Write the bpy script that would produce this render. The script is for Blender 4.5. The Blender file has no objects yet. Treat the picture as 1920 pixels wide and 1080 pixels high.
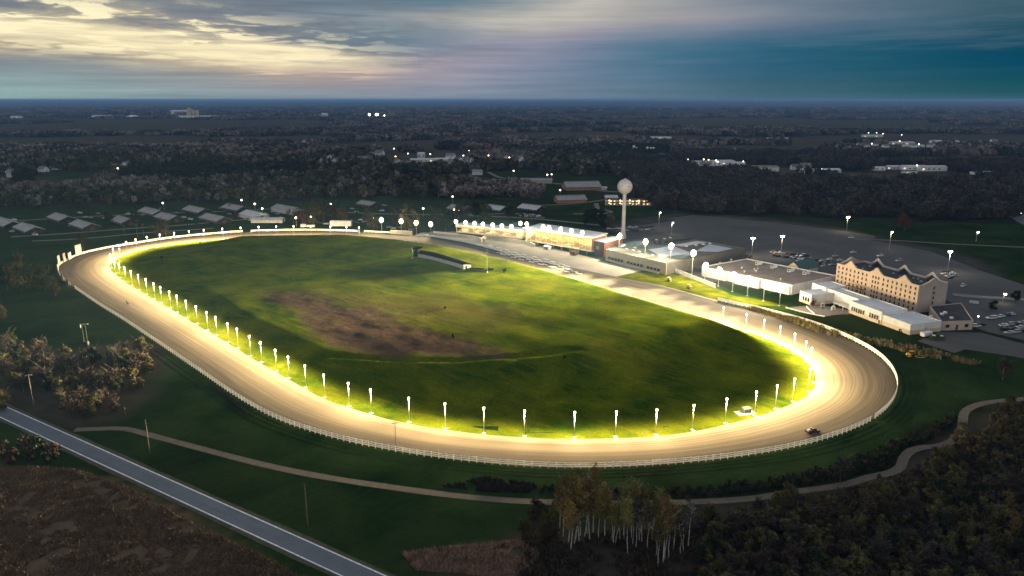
import bpy, math, random
import numpy as np
from mathutils import Vector, Matrix
R = math.radians
rng = np.random.default_rng(7)
random.seed(7)
S = bpy.context.scene
COL = S.collection
# ---------------------------------------------------------------- camera
H = 115.0
F = 1371.0
PIT = math.atan(353 / F)
CP, SP = math.cos(PIT), math.sin(PIT)
cam = bpy.data.cameras.new('camera')
cam.sensor_width = 36
cam.lens = 36 * F / 1920
cam.clip_start = 1
cam.clip_end = 200000
co = bpy.data.objects.new('camera', cam)
COL.objects.link(co)
co.location = (0, 0, H)
co.rotation_euler = (math.pi / 2 - PIT, 0, 0)
S.camera = co
S.view_settings.view_transform = 'Standard'
S.view_settings.look = 'None'
S.view_settings.exposure = 0
S.view_settings.gamma = 1
cy = S.cycles
cy.use_denoising = True
cy.use_light_tree = True
cy.sample_clamp_indirect = 1.5
cy.sample_clamp_direct = 0
cy.max_bounces = 4
cy.diffuse_bounces = 2
cy.glossy_bounces = 2
cy.transmission_bounces = 2
cy.volume_bounces = 0
cy.transparent_max_bounces = 6
cy.caustics_reflective = False
cy.caustics_refractive = False
cy.pixel_filter_type = 'BLACKMAN_HARRIS'
cy.filter_width = 1.6

def G(px, py, z=0.0):
    """where a sight line to this spot of the survey photo meets height z"""
    v = py - 540
    fw = F * CP - v * SP
    Y = (H - z) * fw / (F * SP + v * CP)
    return ((px - 960) / fw * Y, Y)

def GL(pts, z=0.0):
    return [G(a, b, z) for a, b in pts]

# ---------------------------------------------------------------- materials
def s2l(c):
    return tuple(((x / 255) / 12.92 if x / 255 <= .04045 else ((x / 255 + .055) / 1.055) ** 2.4) for x in c[:3])

class NT:
    def __init__(self, tree):
        self.t = tree
        self.n = tree.nodes
        self.l = tree.links
    def new(self, typ, **kw):
        n = self.n.new(typ)
        for k, v in kw.items():
            setattr(n, k, v)
        return n
    def put(self, sock, v):
        if isinstance(v, bpy.types.NodeSocket):
            self.l.new(v, sock)
        elif v is not None:
            sock.default_value = v
    def math(self, op, a, b=None, c=None, clamp=False):
        n = self.new('ShaderNodeMath', operation=op, use_clamp=clamp)
        self.put(n.inputs[0], a)
        if b is not None: self.put(n.inputs[1], b)
        if c is not None: self.put(n.inputs[2], c)
        return n.outputs[0]
    def mix(self, fac, a, b, blend='MIX'):
        n = self.new('ShaderNodeMix', data_type='RGBA', blend_type=blend)
        self.put(n.inputs[0], fac)
        self.put(n.inputs[6], a if isinstance(a, bpy.types.NodeSocket) else (*a, 1))
        self.put(n.inputs[7], b if isinstance(b, bpy.types.NodeSocket) else (*b, 1))
        return n.outputs[2]
    def rng(self, v, a, b, c=0.0, d=1.0, smooth=False):
        n = self.new('ShaderNodeMapRange', clamp=True)
        if smooth: n.interpolation_type = 'SMOOTHSTEP'
        self.put(n.inputs[0], v)
        for i, x in enumerate((a, b, c, d)):
            self.put(n.inputs[i + 1], x)
        return n.outputs[0]
    def noise(self, vec, scale, detail=3, rough=.55, dist=0.0, out=0):
        n = self.new('ShaderNodeTexNoise')
        if vec is not None: self.put(n.inputs['Vector'], vec)
        n.inputs['Scale'].default_value = scale
        n.inputs['Detail'].default_value = detail
        n.inputs['Roughness'].default_value = rough
        n.inputs['Distortion'].default_value = dist
        return n.outputs[out]
    def comb(self, x, y, z=0.0):
        n = self.new('ShaderNodeCombineXYZ')
        self.put(n.inputs[0], x); self.put(n.inputs[1], y); self.put(n.inputs[2], z)
        return n.outputs[0]
    def sep(self, v):
        n = self.new('ShaderNodeSeparateXYZ')
        self.put(n.inputs[0], v)
        return n.outputs
    def attr(self, name, out=2):
        n = self.new('ShaderNodeAttribute', attribute_name=name)
        return n.outputs[out]
    def scale(self, v, s):
        n = self.new('ShaderNodeVectorMath', operation='MULTIPLY')
        self.put(n.inputs[0], v)
        n.inputs[1].default_value = s
        return n.outputs[0]

def base_mat(name):
    m = bpy.data.materials.new(name)
    m.use_nodes = True
    t = NT(m.node_tree)
    b = m.node_tree.nodes['Principled BSDF']
    return m, t, b

MATS = {}
def mat(name, c, rough=.75, var=.25, scale=.5, c2=None, metal=0.0, bump=0.0, obj_var=0.0, spec=.3):
    if name in MATS: return MATS[name]
    m, t, b = base_mat(name)
    pos = t.new('ShaderNodeNewGeometry').outputs['Position']
    n1 = t.noise(pos, scale, 4, .6)
    if c2 is None: c2 = tuple(x * (1 - var) for x in c)
    fac = t.rng(n1, .35, .65)
    col = t.mix(fac, tuple(min(1, x * (1 + var * .5)) for x in c), c2)
    if obj_var:
        oi = t.new('ShaderNodeObjectInfo').outputs['Random']
        hv = t.new('ShaderNodeHueSaturation')
        t.put(hv.inputs['Color'], col)
        t.put(hv.inputs['Value'], t.rng(oi, 0, 1, 1 - obj_var, 1 + obj_var))
        t.put(hv.inputs['Hue'], t.rng(t.math('FRACT', t.math('MULTIPLY', oi, 7.31)), 0, 1, .5 - obj_var * .05, .5 + obj_var * .05))
        col = hv.outputs[0]
    t.put(b.inputs['Base Color'], col)
    b.inputs['Roughness'].default_value = rough
    b.inputs['Metallic'].default_value = metal
    b.inputs['Specular IOR Level'].default_value = spec
    if bump:
        bp = t.new('ShaderNodeBump')
        bp.inputs['Strength'].default_value = bump
        bp.inputs['Distance'].default_value = .3
        t.put(bp.inputs['Height'], t.noise(pos, scale * 4, 3))
        t.put(b.inputs['Normal'], bp.outputs[0])
    MATS[name] = m
    return m

def emit(name, c, strength, light=False):
    if name in MATS: return MATS[name]
    m, t, b = base_mat(name)
    b.inputs['Base Color'].default_value = (.8, .8, .8, 1)
    b.inputs['Emission Color'].default_value = (*c, 1)
    b.inputs['Emission Strength'].default_value = strength
    if not light: m.cycles.emission_sampling = 'NONE'
    MATS[name] = m
    return m

# ---------------------------------------------------------------- mesh building
class MB:
    def __init__(self):
        self.v = []; self.f = []; self.m = []; self.mats = []
    def mi(self, m):
        if m not in self.mats: self.mats.append(m)
        return self.mats.index(m)
    def add(self, vs, fs, m):
        o = len(self.v); k = self.mi(m)
        self.v += [tuple(p) for p in vs]
        for f in fs:
            self.f.append(tuple(i + o for i in f)); self.m.append(k)
    def box(self, x0, x1, y0, y1, z0, z1, m, bev=0.0):
        if bev <= 0:
            vs = [(x0, y0, z0), (x1, y0, z0), (x1, y1, z0), (x0, y1, z0), (x0, y0, z1), (x1, y0, z1), (x1, y1, z1), (x0, y1, z1)]
            self.add(vs, [(0, 3, 2, 1), (4, 5, 6, 7), (0, 1, 5, 4), (1, 2, 6, 5), (2, 3, 7, 6), (3, 0, 4, 7)], m)
        else:
            b = bev
            self.prism([(x0, y0), (x1, y0), (x1, y1), (x0, y1)], z0, z1 - b, m, top=False)
            vs = [(x0, y0, z1 - b), (x1, y0, z1 - b), (x1, y1, z1 - b), (x0, y1, z1 - b), (x0 + b, y0 + b, z1), (x1 - b, y0 + b, z1), (x1 - b, y1 - b, z1), (x0 + b, y1 - b, z1)]
            self.add(vs, [(4, 5, 6, 7), (0, 1, 5, 4), (1, 2, 6, 5), (2, 3, 7, 6), (3, 0, 4, 7)], m)
    def prism(self, poly, z0, z1, m, top=True, mtop=None):
        n = len(poly)
        vs = [(x, y, z0) for x, y in poly] + [(x, y, z1) for x, y in poly]
        self.add(vs, [(i, (i + 1) % n, n + (i + 1) % n, n + i) for i in range(n)], m)
        self.add([(x, y, z0) for x, y in poly], [tuple(range(n - 1, -1, -1))], m)
        if top: self.add([(x, y, z1) for x, y in poly], [tuple(range(n))], mtop or m)
    def sideprism(self, prof, y0, y1, m):
        """profile in x,z pushed along y"""
        n = len(prof)
        vs = [(x, y0, z) for x, z in prof] + [(x, y1, z) for x, z in prof]
        self.add(vs, [(i, (i + 1) % n, n + (i + 1) % n, n + i) for i in range(n)] + [tuple(range(n - 1, -1, -1)), tuple(range(n, 2 * n))], m)
    def tube(self, p0, p1, r0, r1, m, n=6, caps=True):
        p0, p1 = Vector(p0), Vector(p1)
        d = (p1 - p0).normalized()
        a = d.orthogonal().normalized(); b = d.cross(a)
        vs = []
        for p, r in ((p0, r0), (p1, r1)):
            for i in range(n):
                t = 2 * math.pi * i / n
                vs.append(p + (a * math.cos(t) + b * math.sin(t)) * r)
        fs = [(i, (i + 1) % n, n + (i + 1) % n, n + i) for i in range(n)]
        if caps: fs += [tuple(range(n - 1, -1, -1)), tuple(range(n, 2 * n))]
        self.add(vs, fs, m)
    def lathe(self, prof, m, n=16, c=(0, 0)):
        vs = []; fs = []
        for r, z in prof:
            for i in range(n):
                t = 2 * math.pi * i / n
                vs.append((c[0] + r * math.cos(t), c[1] + r * math.sin(t), z))
        for k in range(len(prof) - 1):
            for i in range(n):
                fs.append((k * n + i, k * n + (i + 1) % n, (k + 1) * n + (i + 1) % n, (k + 1) * n + i))
        fs += [tuple(range(n - 1, -1, -1)), tuple((len(prof) - 1) * n + i for i in range(n))]
        self.add(vs, fs, m)
    def mesh(self, name, smooth=False):
        me = bpy.data.meshes.new(name)
        me.from_pydata(self.v, [], self.f)
        for m in self.mats: me.materials.append(m)
        me.polygons.foreach_set('material_index', np.array(self.m, dtype=np.int32))
        if smooth: me.polygons.foreach_set('use_smooth', np.ones(len(self.f), dtype=bool))
        me.update()
        return me
    def build(self, name, parent=None, smooth=False, label=None, loc=None):
        o = bpy.data.objects.new(name, self.mesh(name, smooth))
        COL.objects.link(o)
        if parent: o.parent = parent
        if label: o['label'] = label
        if loc: o.location = loc
        return o

def link(name, me, parent=None):
    o = bpy.data.objects.new(name, me)
    COL.objects.link(o)
    if parent: o.parent = parent
    return o

def tag(o, label=None, cat=None, group=None, kind=None):
    if label: o['label'] = label
    if cat: o['category'] = cat
    if group: o['group'] = group
    if kind: o['kind'] = kind
    return o

def thing(name, label, cat, loc=(0, 0, 0), rz=0.0, group=None):
    o = bpy.data.objects.new(name, None)
    o.empty_display_size = .5
    COL.objects.link(o)
    o.location = loc
    o.rotation_euler = (0, 0, rz)
    return tag(o, label, cat, group)

def dup(root, loc, rz=0.0, label=None, sc=None, group=None):
    r = root.copy(); COL.objects.link(r)
    r.location = loc; r.rotation_euler = (0, 0, rz)
    if sc: r.scale = (sc, sc, sc) if not isinstance(sc, tuple) else sc
    if label: r['label'] = label
    if group: r['group'] = group
    for ch in list(root.children):
        c = ch.copy(); COL.objects.link(c); c.parent = r
        for g in list(ch.children):
            d = g.copy(); COL.objects.link(d); d.parent = c
    return r

ORD = ['first', 'second', 'third', 'fourth', 'fifth', 'sixth', 'seventh', 'eighth', 'ninth', 'tenth', 'eleventh', 'twelfth', 'thirteenth', 'fourteenth', 'fifteenth', 'sixteenth', 'seventeenth', 'eighteenth', 'nineteenth', 'twentieth']
TENS = {2: 'twenty', 3: 'thirty', 4: 'forty', 5: 'fifty'}
def nth(i):
    return ORD[i] if i < 20 else TENS[(i + 1) // 10] + '-' + ORD[(i + 1) % 10 - 1] if (i + 1) % 10 else {3: 'thirtieth', 4: 'fortieth', 5: 'fiftieth'}[(i + 1) // 10]

def frame_of(a, b):
    """origin at a, local x towards b: (loc, rz, length)"""
    return ((a[0], a[1], 0), math.atan2(b[1] - a[1], b[0] - a[0]), math.hypot(b[0] - a[0], b[1] - a[1]))

def inpoly(x, y, poly):
    x = np.asarray(x); y = np.asarray(y)
    r = np.zeros(x.shape, bool)
    n = len(poly)
    for i in range(n):
        x1, y1 = poly[i]; x2, y2 = poly[(i + 1) % n]
        if y1 == y2: continue
        c = ((y1 > y) != (y2 > y)) & (x < (x2 - x1) * (y - y1) / (y2 - y1) + x1)
        r ^= c
    return r

def dist_poly(x, y, poly, closed=True):
    x = np.asarray(x, float); y = np.asarray(y, float)
    d = np.full(x.shape, 1e9)
    n = len(poly)
    for i in range(n if closed else n - 1):
        x1, y1 = poly[i]; x2, y2 = poly[(i + 1) % n]
        dx, dy = x2 - x1, y2 - y1
        L = dx * dx + dy * dy + 1e-9
        t = np.clip(((x - x1) * dx + (y - y1) * dy) / L, 0, 1)
        d = np.minimum(d, np.hypot(x - x1 - t * dx, y - y1 - t * dy))
    return d

def sdist(x, y, poly):
    d = dist_poly(x, y, poly)
    return np.where(inpoly(x, y, poly), -d, d)

def sstep(v, a, b):
    t = np.clip((v - a) / (b - a), 0, 1)
    return t * t * (3 - 2 * t)

_perm = np.random.default_rng(3).random((64, 64))
def vnoise(x, y, s):
    x = np.asarray(x) / s; y = np.asarray(y) / s
    xi = np.floor(x).astype(int); yi = np.floor(y).astype(int)
    fx = x - xi; fy = y - yi
    fx = fx * fx * (3 - 2 * fx); fy = fy * fy * (3 - 2 * fy)
    g = lambda a, b: _perm[a % 64, b % 64]
    return (g(xi, yi) * (1 - fx) + g(xi + 1, yi) * fx) * (1 - fy) + (g(xi, yi + 1) * (1 - fx) + g(xi + 1, yi + 1) * fx) * fy

def crom(pts, closed=True, step=3.0):
    P = np.array(pts, float); n = len(P); out = []
    rngi = range(n) if closed else range(n - 1)
    for i in rngi:
        if closed: p0, p1, p2, p3 = P[(i - 1) % n], P[i], P[(i + 1) % n], P[(i + 2) % n]
        else: p0, p1, p2, p3 = P[max(i - 1, 0)], P[i], P[i + 1], P[min(i + 2, n - 1)]
        m = max(2, int(np.hypot(*(p2 - p1)) / step))
        for k in range(m):
            t = k / m
            out.append(.5 * ((2 * p1) + (-p0 + p2) * t + (2 * p0 - 5 * p1 + 4 * p2 - p3) * t * t + (-p0 + 3 * p1 - 3 * p2 + p3) * t ** 3))
    if not closed: out.append(P[-1])
    return np.array(out)

def resample(P, n=None, step=None, closed=True):
    Q = np.vstack([P, P[:1]]) if closed else P
    s = np.concatenate([[0], np.cumsum(np.hypot(*np.diff(Q, axis=0).T))])
    if n is None: n = max(2, int(s[-1] / step))
    t = np.linspace(0, s[-1], n, endpoint=not closed)
    return np.stack([np.interp(t, s, Q[:, 0]), np.interp(t, s, Q[:, 1])], 1)

def smooth_closed(P, k):
    for _ in range(k): P = (np.roll(P, 1, 0) + 2 * P + np.roll(P, -1, 0)) / 4
    return P

def np_mesh(name, V, Fq, mats, attrs=None, smooth=True, uv=None):
    me = bpy.data.meshes.new(name)
    me.from_pydata(V.tolist() if hasattr(V, 'tolist') else V, [], Fq.tolist() if hasattr(Fq, 'tolist') else Fq)
    for m in mats: me.materials.append(m)
    if smooth: me.polygons.foreach_set('use_smooth', np.ones(len(me.polygons), dtype=bool))
    for k, a in (attrs or {}).items():
        at = me.attributes.new(k, 'FLOAT', 'POINT')
        at.data.foreach_set('value', np.asarray(a, dtype=np.float32))
    if uv is not None:
        at = me.attributes.new('lane', 'FLOAT_VECTOR', 'POINT')
        z = np.zeros((len(uv), 3), dtype=np.float32); z[:, :2] = uv
        at.data.foreach_set('vector', z.ravel())
    me.update()
    return me

def ribbon(name, path, w, z, m, kind='structure', ws=None, closed=False):
    P = crom(path, closed, 4.0)
    d = np.gradient(P, axis=0); d /= np.hypot(d[:, 0], d[:, 1])[:, None] + 1e-9
    nrm = np.stack([-d[:, 1], d[:, 0]], 1)
    wj = w / 2 * (1 + .12 * (vnoise(P[:, 0], P[:, 1], 9) - .5)) if ws is None else ws
    if np.ndim(wj): wj = wj[:, None]
    A, B = P + nrm * wj, P - nrm * wj
    n = len(P)
    V = np.zeros((2 * n, 3)); V[:n, :2] = A; V[n:, :2] = B; V[:, 2] = z
    Fq = [(n + i, n + i + 1, i + 1, i) for i in range(n - 1)]
    s = np.concatenate([[0], np.cumsum(np.hypot(*np.diff(P, axis=0).T))])
    uv = np.concatenate([np.stack([np.zeros(n), s], 1), np.stack([np.ones(n), s], 1)])
    o = link(name, np_mesh(name, V, np.array(Fq), [m], uv=uv))
    return tag(o, kind=kind) if kind else o

def flat(name, poly, z, m, kind='structure'):
    b = MB(); b.add([(x, y, z) for x, y in poly], [tuple(range(len(poly)))], m)
    o = b.build(name)
    me = o.data
    if me.polygons and me.polygons[0].normal.z < 0: me.flip_normals()
    return tag(o, kind=kind) if kind else o
HAZE = 0.000055
# ================================================================ sky, sun
ROWS = [-60, 0, 22, 40, 60, 80, 95, 110, 125, 140, 160, 175, 189]
XS = [0, 120, 240, 360, 480, 600, 720, 850, 960, 1080, 1200, 1400, 1600, 1800, 1920]
SKY = [
 [(110,125,140),(112,128,142),(112,126,140),(108,124,138),(102,120,135),(95,115,132),(88,112,128),(85,110,126),(95,115,128),(150,155,155),(140,148,150),(105,128,138),(80,112,124),(62,98,106),(55,90,98)],
 [(104,128,142),(118,134,142),(132,138,142),(122,132,140),(112,128,142),(102,124,140),(92,122,138),(82,118,136),(88,118,138),(196,192,184),(166,166,162),(120,138,146),(92,120,130),(70,105,115),(60,94,100)],
 [(172,166,148),(205,190,152),(190,178,150),(150,148,146),(122,134,146),(122,136,146),(124,138,148),(134,146,152),(186,184,176),(196,190,182),(162,162,162),(134,146,150),(92,118,132),(64,101,112),(50,90,100)],
 [(226,212,162),(178,168,148),(180,170,150),(160,155,148),(136,142,148),(132,142,150),(140,150,158),(186,182,174),(203,196,184),(188,184,176),(164,160,164),(146,152,154),(90,115,130),(55,95,110),(40,86,98)],
 [(210,198,158),(212,198,158),(206,192,156),(184,172,150),(152,150,148),(126,138,148),(112,134,146),(140,150,158),(176,172,172),(160,156,166),(128,140,156),(86,116,136),(52,100,118),(36,84,102),(24,78,92)],
 [(192,176,150),(240,226,176),(250,236,184),(226,206,166),(176,164,152),(130,138,148),(96,126,142),(126,140,156),(152,150,164),(132,140,160),(92,124,144),(54,104,124),(34,94,114),(24,80,100),(12,74,94)],
 [(150,148,146),(204,190,156),(246,228,178),(250,232,184),(236,214,174),(182,168,156),(124,138,148),(136,142,156),(146,146,164),(126,136,158),(86,122,144),(44,100,120),(28,90,108),(14,78,98),(4,72,92)],
 [(138,146,150),(150,152,150),(184,172,150),(230,210,166),(236,212,168),(196,176,158),(160,156,160),(158,152,166),(142,144,164),(116,132,154),(80,118,142),(44,98,118),(26,90,106),(10,76,96),(0,72,92)],
 [(136,150,154),(140,150,154),(146,150,152),(158,156,152),(172,162,154),(182,168,156),(168,160,160),(158,152,166),(138,144,164),(112,130,152),(82,118,142),(46,98,118),(30,90,106),(12,78,96),(2,74,92)],
 [(134,156,160),(138,154,158),(140,152,156),(150,154,156),(176,164,154),(190,170,156),(166,156,160),(152,148,162),(132,142,162),(110,130,152),(84,120,144),(50,98,116),(36,92,106),(16,80,94),(8,76,90)],
 [(140,166,166),(142,164,166),(142,160,162),(146,156,160),(152,154,156),(158,152,156),(152,150,160),(142,146,162),(128,140,160),(110,130,150),(90,120,140),(58,100,114),(46,94,104),(24,84,92),(16,80,88)],
 [(146,174,170),(146,172,170),(145,168,168),(143,162,166),(140,156,162),(138,150,160),(138,148,160),(134,144,160),(124,138,158),(110,130,148),(94,120,136),(64,104,112),(54,98,104),(34,88,92),(26,84,88)],
 [(152,178,176),(152,176,176),(150,172,174),(146,166,170),(142,158,166),(138,152,164),(138,150,162),(134,146,160),(126,140,158),(114,132,148),(98,122,136),(72,110,114),(62,104,108),(44,96,98),(34,90,92)],
]
SKYL = np.array([[s2l(c if XS[j] < 1350 else (c[0] + 3, c[1] * .98, c[2] * 1.02 + 1)) for j, c in enumerate(r)] for r in SKY])
def sky_at(px, py):
    px = min(max(px, 0), 1920); py = min(max(py, ROWS[0]), ROWS[-1])
    i = min(max(int(np.searchsorted(ROWS, py)) - 1, 0), len(ROWS) - 2)
    j = min(max(int(np.searchsorted(XS, px)) - 1, 0), len(XS) - 2)
    a = (py - ROWS[i]) / (ROWS[i + 1] - ROWS[i]); b = (px - XS[j]) / (XS[j + 1] - XS[j])
    return (SKYL[i, j] * (1 - a) * (1 - b) + SKYL[i + 1, j] * a * (1 - b) + SKYL[i, j + 1] * (1 - a) * b + SKYL[i + 1, j + 1] * a * b)
def px_of(az, el):
    x, y, z = math.sin(az) * math.cos(el), math.cos(az) * math.cos(el), math.sin(el)
    dep = y * CP - z * SP; up = z * CP + y * SP
    return 960 + F * x / dep, 540 - F * up / dep

w = bpy.data.worlds.new('World')
S.world = w
w.use_nodes = True
t = NT(w.node_tree)
w.node_tree.nodes.clear()
dirv = t.new('ShaderNodeTexCoord').outputs['Generated']
sx, sy, sz = t.sep(dirv)
az = t.math('ARCTAN2', sx, sy)
el = t.math('ARCSINE', sz)
azd = t.math('MULTIPLY', az, 57.2958)
eld = t.math('MULTIPLY', el, 57.2958)
# drifting cloud texture shifts the sky's colour zones
wv = t.comb(t.math('MULTIPLY', azd, .09), t.math('MULTIPLY', eld, .55), 0.0)
wn = t.new('ShaderNodeTexNoise'); t.put(wn.inputs['Vector'], wv); wn.inputs['Scale'].default_value = 1.4; wn.inputs['Detail'].default_value = 6; wn.inputs['Roughness'].default_value = .62
wc = t.sep(wn.outputs['Color'])
lowf = t.math('MULTIPLY', t.rng(eld, .5, 2.2, .12, 1.0), t.rng(azd, -12, -3, 1.0, .4))
eld2 = t.math('ADD', eld, t.math('MULTIPLY', t.math('MULTIPLY', t.math('SUBTRACT', wc[0], .5), 1.7), lowf))
azd2 = t.math('ADD', azd, t.math('MULTIPLY', t.math('SUBTRACT', wc[1], .5), 5.0))
azf = t.rng(azd2, -35, 35)
ELS = [0.0, .6, 1.2, 1.9, 2.6, 3.3, 4.0, 4.8, 5.7, 6.8, 8.4]
AZ = np.linspace(-35, 35, 22)
prev = None
for k, e in enumerate(ELS):
    rp = t.new('ShaderNodeValToRGB')
    cr = rp.color_ramp
    while len(cr.elements) < len(AZ): cr.elements.new(.5)
    for i, a in enumerate(AZ):
        cr.elements[i].position = (a + 35) / 70
    for i, a in enumerate(AZ):
        cr.elements[i].color = (*sky_at(*px_of(R(a), R(e))), 1)
    t.put(rp.inputs[0], azf)
    prev = rp.outputs[0] if prev is None else t.mix(t.rng(eld2, ELS[k - 1], e), prev, rp.outputs[0])
# broken altocumulus sheet, seen in perspective on a cloud plane
zz = t.math('MAXIMUM', t.math('ADD', sz, .03), .02)
cp = t.comb(t.math('DIVIDE', sx, zz), t.math('MULTIPLY', t.math('DIVIDE', sy, zz), .8), 0.0)
cn = t.noise(cp, 1.5, 7, .6, .5)
cn2 = t.noise(cp, .55, 4, .55)
cm = t.rng(t.math('ADD', cn, t.math('MULTIPLY', t.math('SUBTRACT', cn2, .5), .5)), .43, .62)
reg = t.math('MULTIPLY', t.math('MULTIPLY', t.rng(azd, 2, -14), t.rng(eld, 2.0, 3.4)), t.rng(eld, 9.5, 6.5))
dark = t.mix(t.math('MULTIPLY', t.math('MULTIPLY', cm, reg), .78), prev, s2l((112, 122, 134)))
gap = t.math('MULTIPLY', t.math('MULTIPLY', t.rng(cm, .35, 0.0), reg), t.rng(azd, -4, -22))
band = t.math('MULTIPLY', gap, t.rng(t.math('ABSOLUTE', t.math('SUBTRACT', eld, t.math('SUBTRACT', 1.6, t.math('MULTIPLY', azd, .11)))), 2.6, .6))
lit = t.mix(t.math('MULTIPLY', band, .97), dark, (1.08, .97, .62))
elc = t.math('ADD', 1.85, t.math('MULTIPLY', t.math('ABSOLUTE', azd2), .078))
bz = t.math('MULTIPLY', t.rng(t.math('ABSOLUTE', t.math('SUBTRACT', eld2, elc)), 1.15, .25, 0, 1, True), t.rng(azd, -7, -16))
bz = t.math('MULTIPLY', bz, t.rng(t.noise(t.comb(t.math('MULTIPLY', azd, .12), t.math('MULTIPLY', eld, 1.9), 5.0), 1.0, 5, .6), .28, .52, .25, 1))
lit = t.mix(t.math('MULTIPLY', bz, .85), lit, (1.02, .88, .56))
pk_ = t.math('MULTIPLY', t.rng(t.math('ABSOLUTE', t.math('SUBTRACT', eld, 1.85)), .55, .15), t.rng(t.math('ABSOLUTE', t.math('ADD', azd, 14.5)), 6, 2.5))
pk_ = t.math('MULTIPLY', pk_, t.rng(t.noise(t.comb(t.math('MULTIPLY', azd, .16), t.math('MULTIPLY', eld, 4.2), 1.0), 1.0, 4, .6), .5, .6))
lit = t.mix(t.math('MULTIPLY', pk_, .8), lit, (.92, .66, .45))
# thin horizontal streaks low down and soft wisps on the dark side
sn = t.noise(t.comb(t.math('MULTIPLY', azd, .10), t.math('MULTIPLY', eld, 2.6), 3.0), 1.0, 5, .6)
sa = t.rng(azd, -2, 14, .20, .07)
st = t.math('ADD', 1.0, t.math('MULTIPLY', t.rng(sn, .25, .75, -1, 1), sa))
svar = t.new('ShaderNodeVectorMath', operation='SCALE'); t.put(svar.inputs[0], lit); t.put(svar.inputs['Scale'], st)
wsp = t.noise(t.comb(t.math('ADD', t.math('MULTIPLY', azd, .05), t.math('MULTIPLY', eld, -.12)), t.math('MULTIPLY', eld, .7), 9.0), 1.5, 6, .6, .3)
wm = t.math('MULTIPLY', t.rng(wsp, .52, .72), t.math('MULTIPLY', t.rng(azd, 4, 12), t.rng(eld, 1.4, 3.6)))
front = t.mix(t.math('MULTIPLY', wm, .24), svar.outputs[0], s2l((126, 146, 154)))
# the rest of the sky (never in view): clear twilight behind broken overcast
nish = t.new('ShaderNodeTexSky', sky_type='NISHITA')
nish.sun_disc = False
nish.sun_elevation = R(4); nish.sun_rotation = R(-52); nish.altitude = 150
nb = t.new('ShaderNodeVectorMath', operation='SCALE'); t.put(nb.inputs[0], nish.outputs[0]); nb.inputs['Scale'].default_value = .06
over = t.mix(t.rng(cn2, .3, .7, .45, .85), nb.outputs[0], (.63, .66, .70))
top = t.rng(eld, 7.6, 16, 0, 1, True)
side = t.rng(t.math('ABSOLUTE', azd), 38, 62, 0, 1, True)
fin = t.mix(t.math('MAXIMUM', top, side), front, over)
bg = t.new('ShaderNodeBackground')
t.put(bg.inputs[0], fin)
bg.inputs[1].default_value = 1.0
ow = t.new('ShaderNodeOutputWorld')
t.l.new(bg.outputs[0], ow.inputs[0])
w.cycles.sampling_method = 'MANUAL'
w.cycles.sample_map_resolution = 512

sl = bpy.data.lights.new('sun', 'SUN')
sl.energy = .35
sl.angle = R(15)
sl.color = (1, .82, .6)
so = bpy.data.objects.new('sun', sl)
COL.objects.link(so)
# light travels from the bright western sky (ahead and left) towards the camera
sd = Vector((math.sin(R(-52)) * math.cos(R(4)), math.cos(R(-52)) * math.cos(R(4)), math.sin(R(4))))
so.rotation_euler = sd.to_track_quat('Z', 'Y').to_euler()
so.location = (0, 0, 300)
# ================================================================ track outline
INNER_PX = [(205,500),(213,489),(226,481),(245,474),(275,466),(310,460),(370,453),(450,447),(520,444.5),(600,444),(680,447),(740,452),(800,460),(880,475),(960,494),(1060,520),(1160,550),(1240,575),(1300,592),(1360,610),(1427,631),(1467,649),(1497,665),(1516,680),(1528,697),(1532,712),(1530,727),(1518,741),(1500,751),(1457,770),(1413,783),(1360,797),(1280,813.5),(1227,819),(1150,822.5),(1070,823.5),(987,821),(905,815),(833,806),(765,795),(702,780),(652,764),(604,748),(575,731),(546,714),(520,700),(495,685),(462,666),(430,645),(390,622),(353,600),(320,580),(290,563),(262,546),(238,532),(222,520),(210,510)]
OUTER_PX = [(110,501),(113,513),(125,528),(143,541),(185,570),(232,599),(274,627),(333,667),(383,701),(433,736),(493,772),(550,798),(600,813),(640,825),(743,846),(840,860),(933,870),(1040,876.7),(1093,877.5),(1173,875),(1280,867.5),(1377,857),(1467,843),(1530,828),(1590,808),(1633,788),(1663,763),(1678,737),(1680,717),(1670,693),(1647,668),(1613,647),(1563,624),(1513,606),(1447,588),(1390,575),(1340,564),(1245,537.5),(1151,518),(1064,500),(989,485),(951,476.5),(914,469),(876,458),(820,446),(774,442),(732,438.5),(685,436),(583,433),(473,435),(400,440),(327,447),(275,455),(223,463),(158,476),(133,487),(115,496)]
INN = smooth_closed(resample(crom(GL(INNER_PX)), 420), 14)
OUT = smooth_closed(resample(crom(GL(OUTER_PX)), 500), 6)
CEN = INN.mean(0)
def orient(P):
    a = np.sum(P[:, 0] * np.roll(P[:, 1], -1) - np.roll(P[:, 0], -1) * P[:, 1])
    return P if a > 0 else P[::-1]
INN = orient(INN); OUT = orient(OUT)
def normals(P, k=6):
    d = np.roll(P, -1, 0) - np.roll(P, 1, 0)
    n = np.stack([d[:, 1], -d[:, 0]], 1)
    for _ in range(k * 8): n = (np.roll(n, 1, 0) + 2 * n + np.roll(n, -1, 0)) / 4
    return n / np.hypot(n[:, 0], n[:, 1])[:, None]
INN_N = normals(INN)
OUT_N = normals(OUT, 2)
def ray_poly(p, d, poly):
    a = poly; b = np.roll(poly, -1, 0); e = b - a
    den = d[0] * e[:, 1] - d[1] * e[:, 0]
    q = a - p
    with np.errstate(divide='ignore', invalid='ignore'):
        tt = (q[:, 0] * e[:, 1] - q[:, 1] * e[:, 0]) / den
        uu = (q[:, 0] * d[1] - q[:, 1] * d[0]) / den
    ok = (uu >= 0) & (uu <= 1) & (tt > 0)
    return tt[ok].min() if ok.any() else 25.0
TW = np.array([ray_poly(INN[i], INN_N[i], OUT) for i in range(len(INN))])
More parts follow.
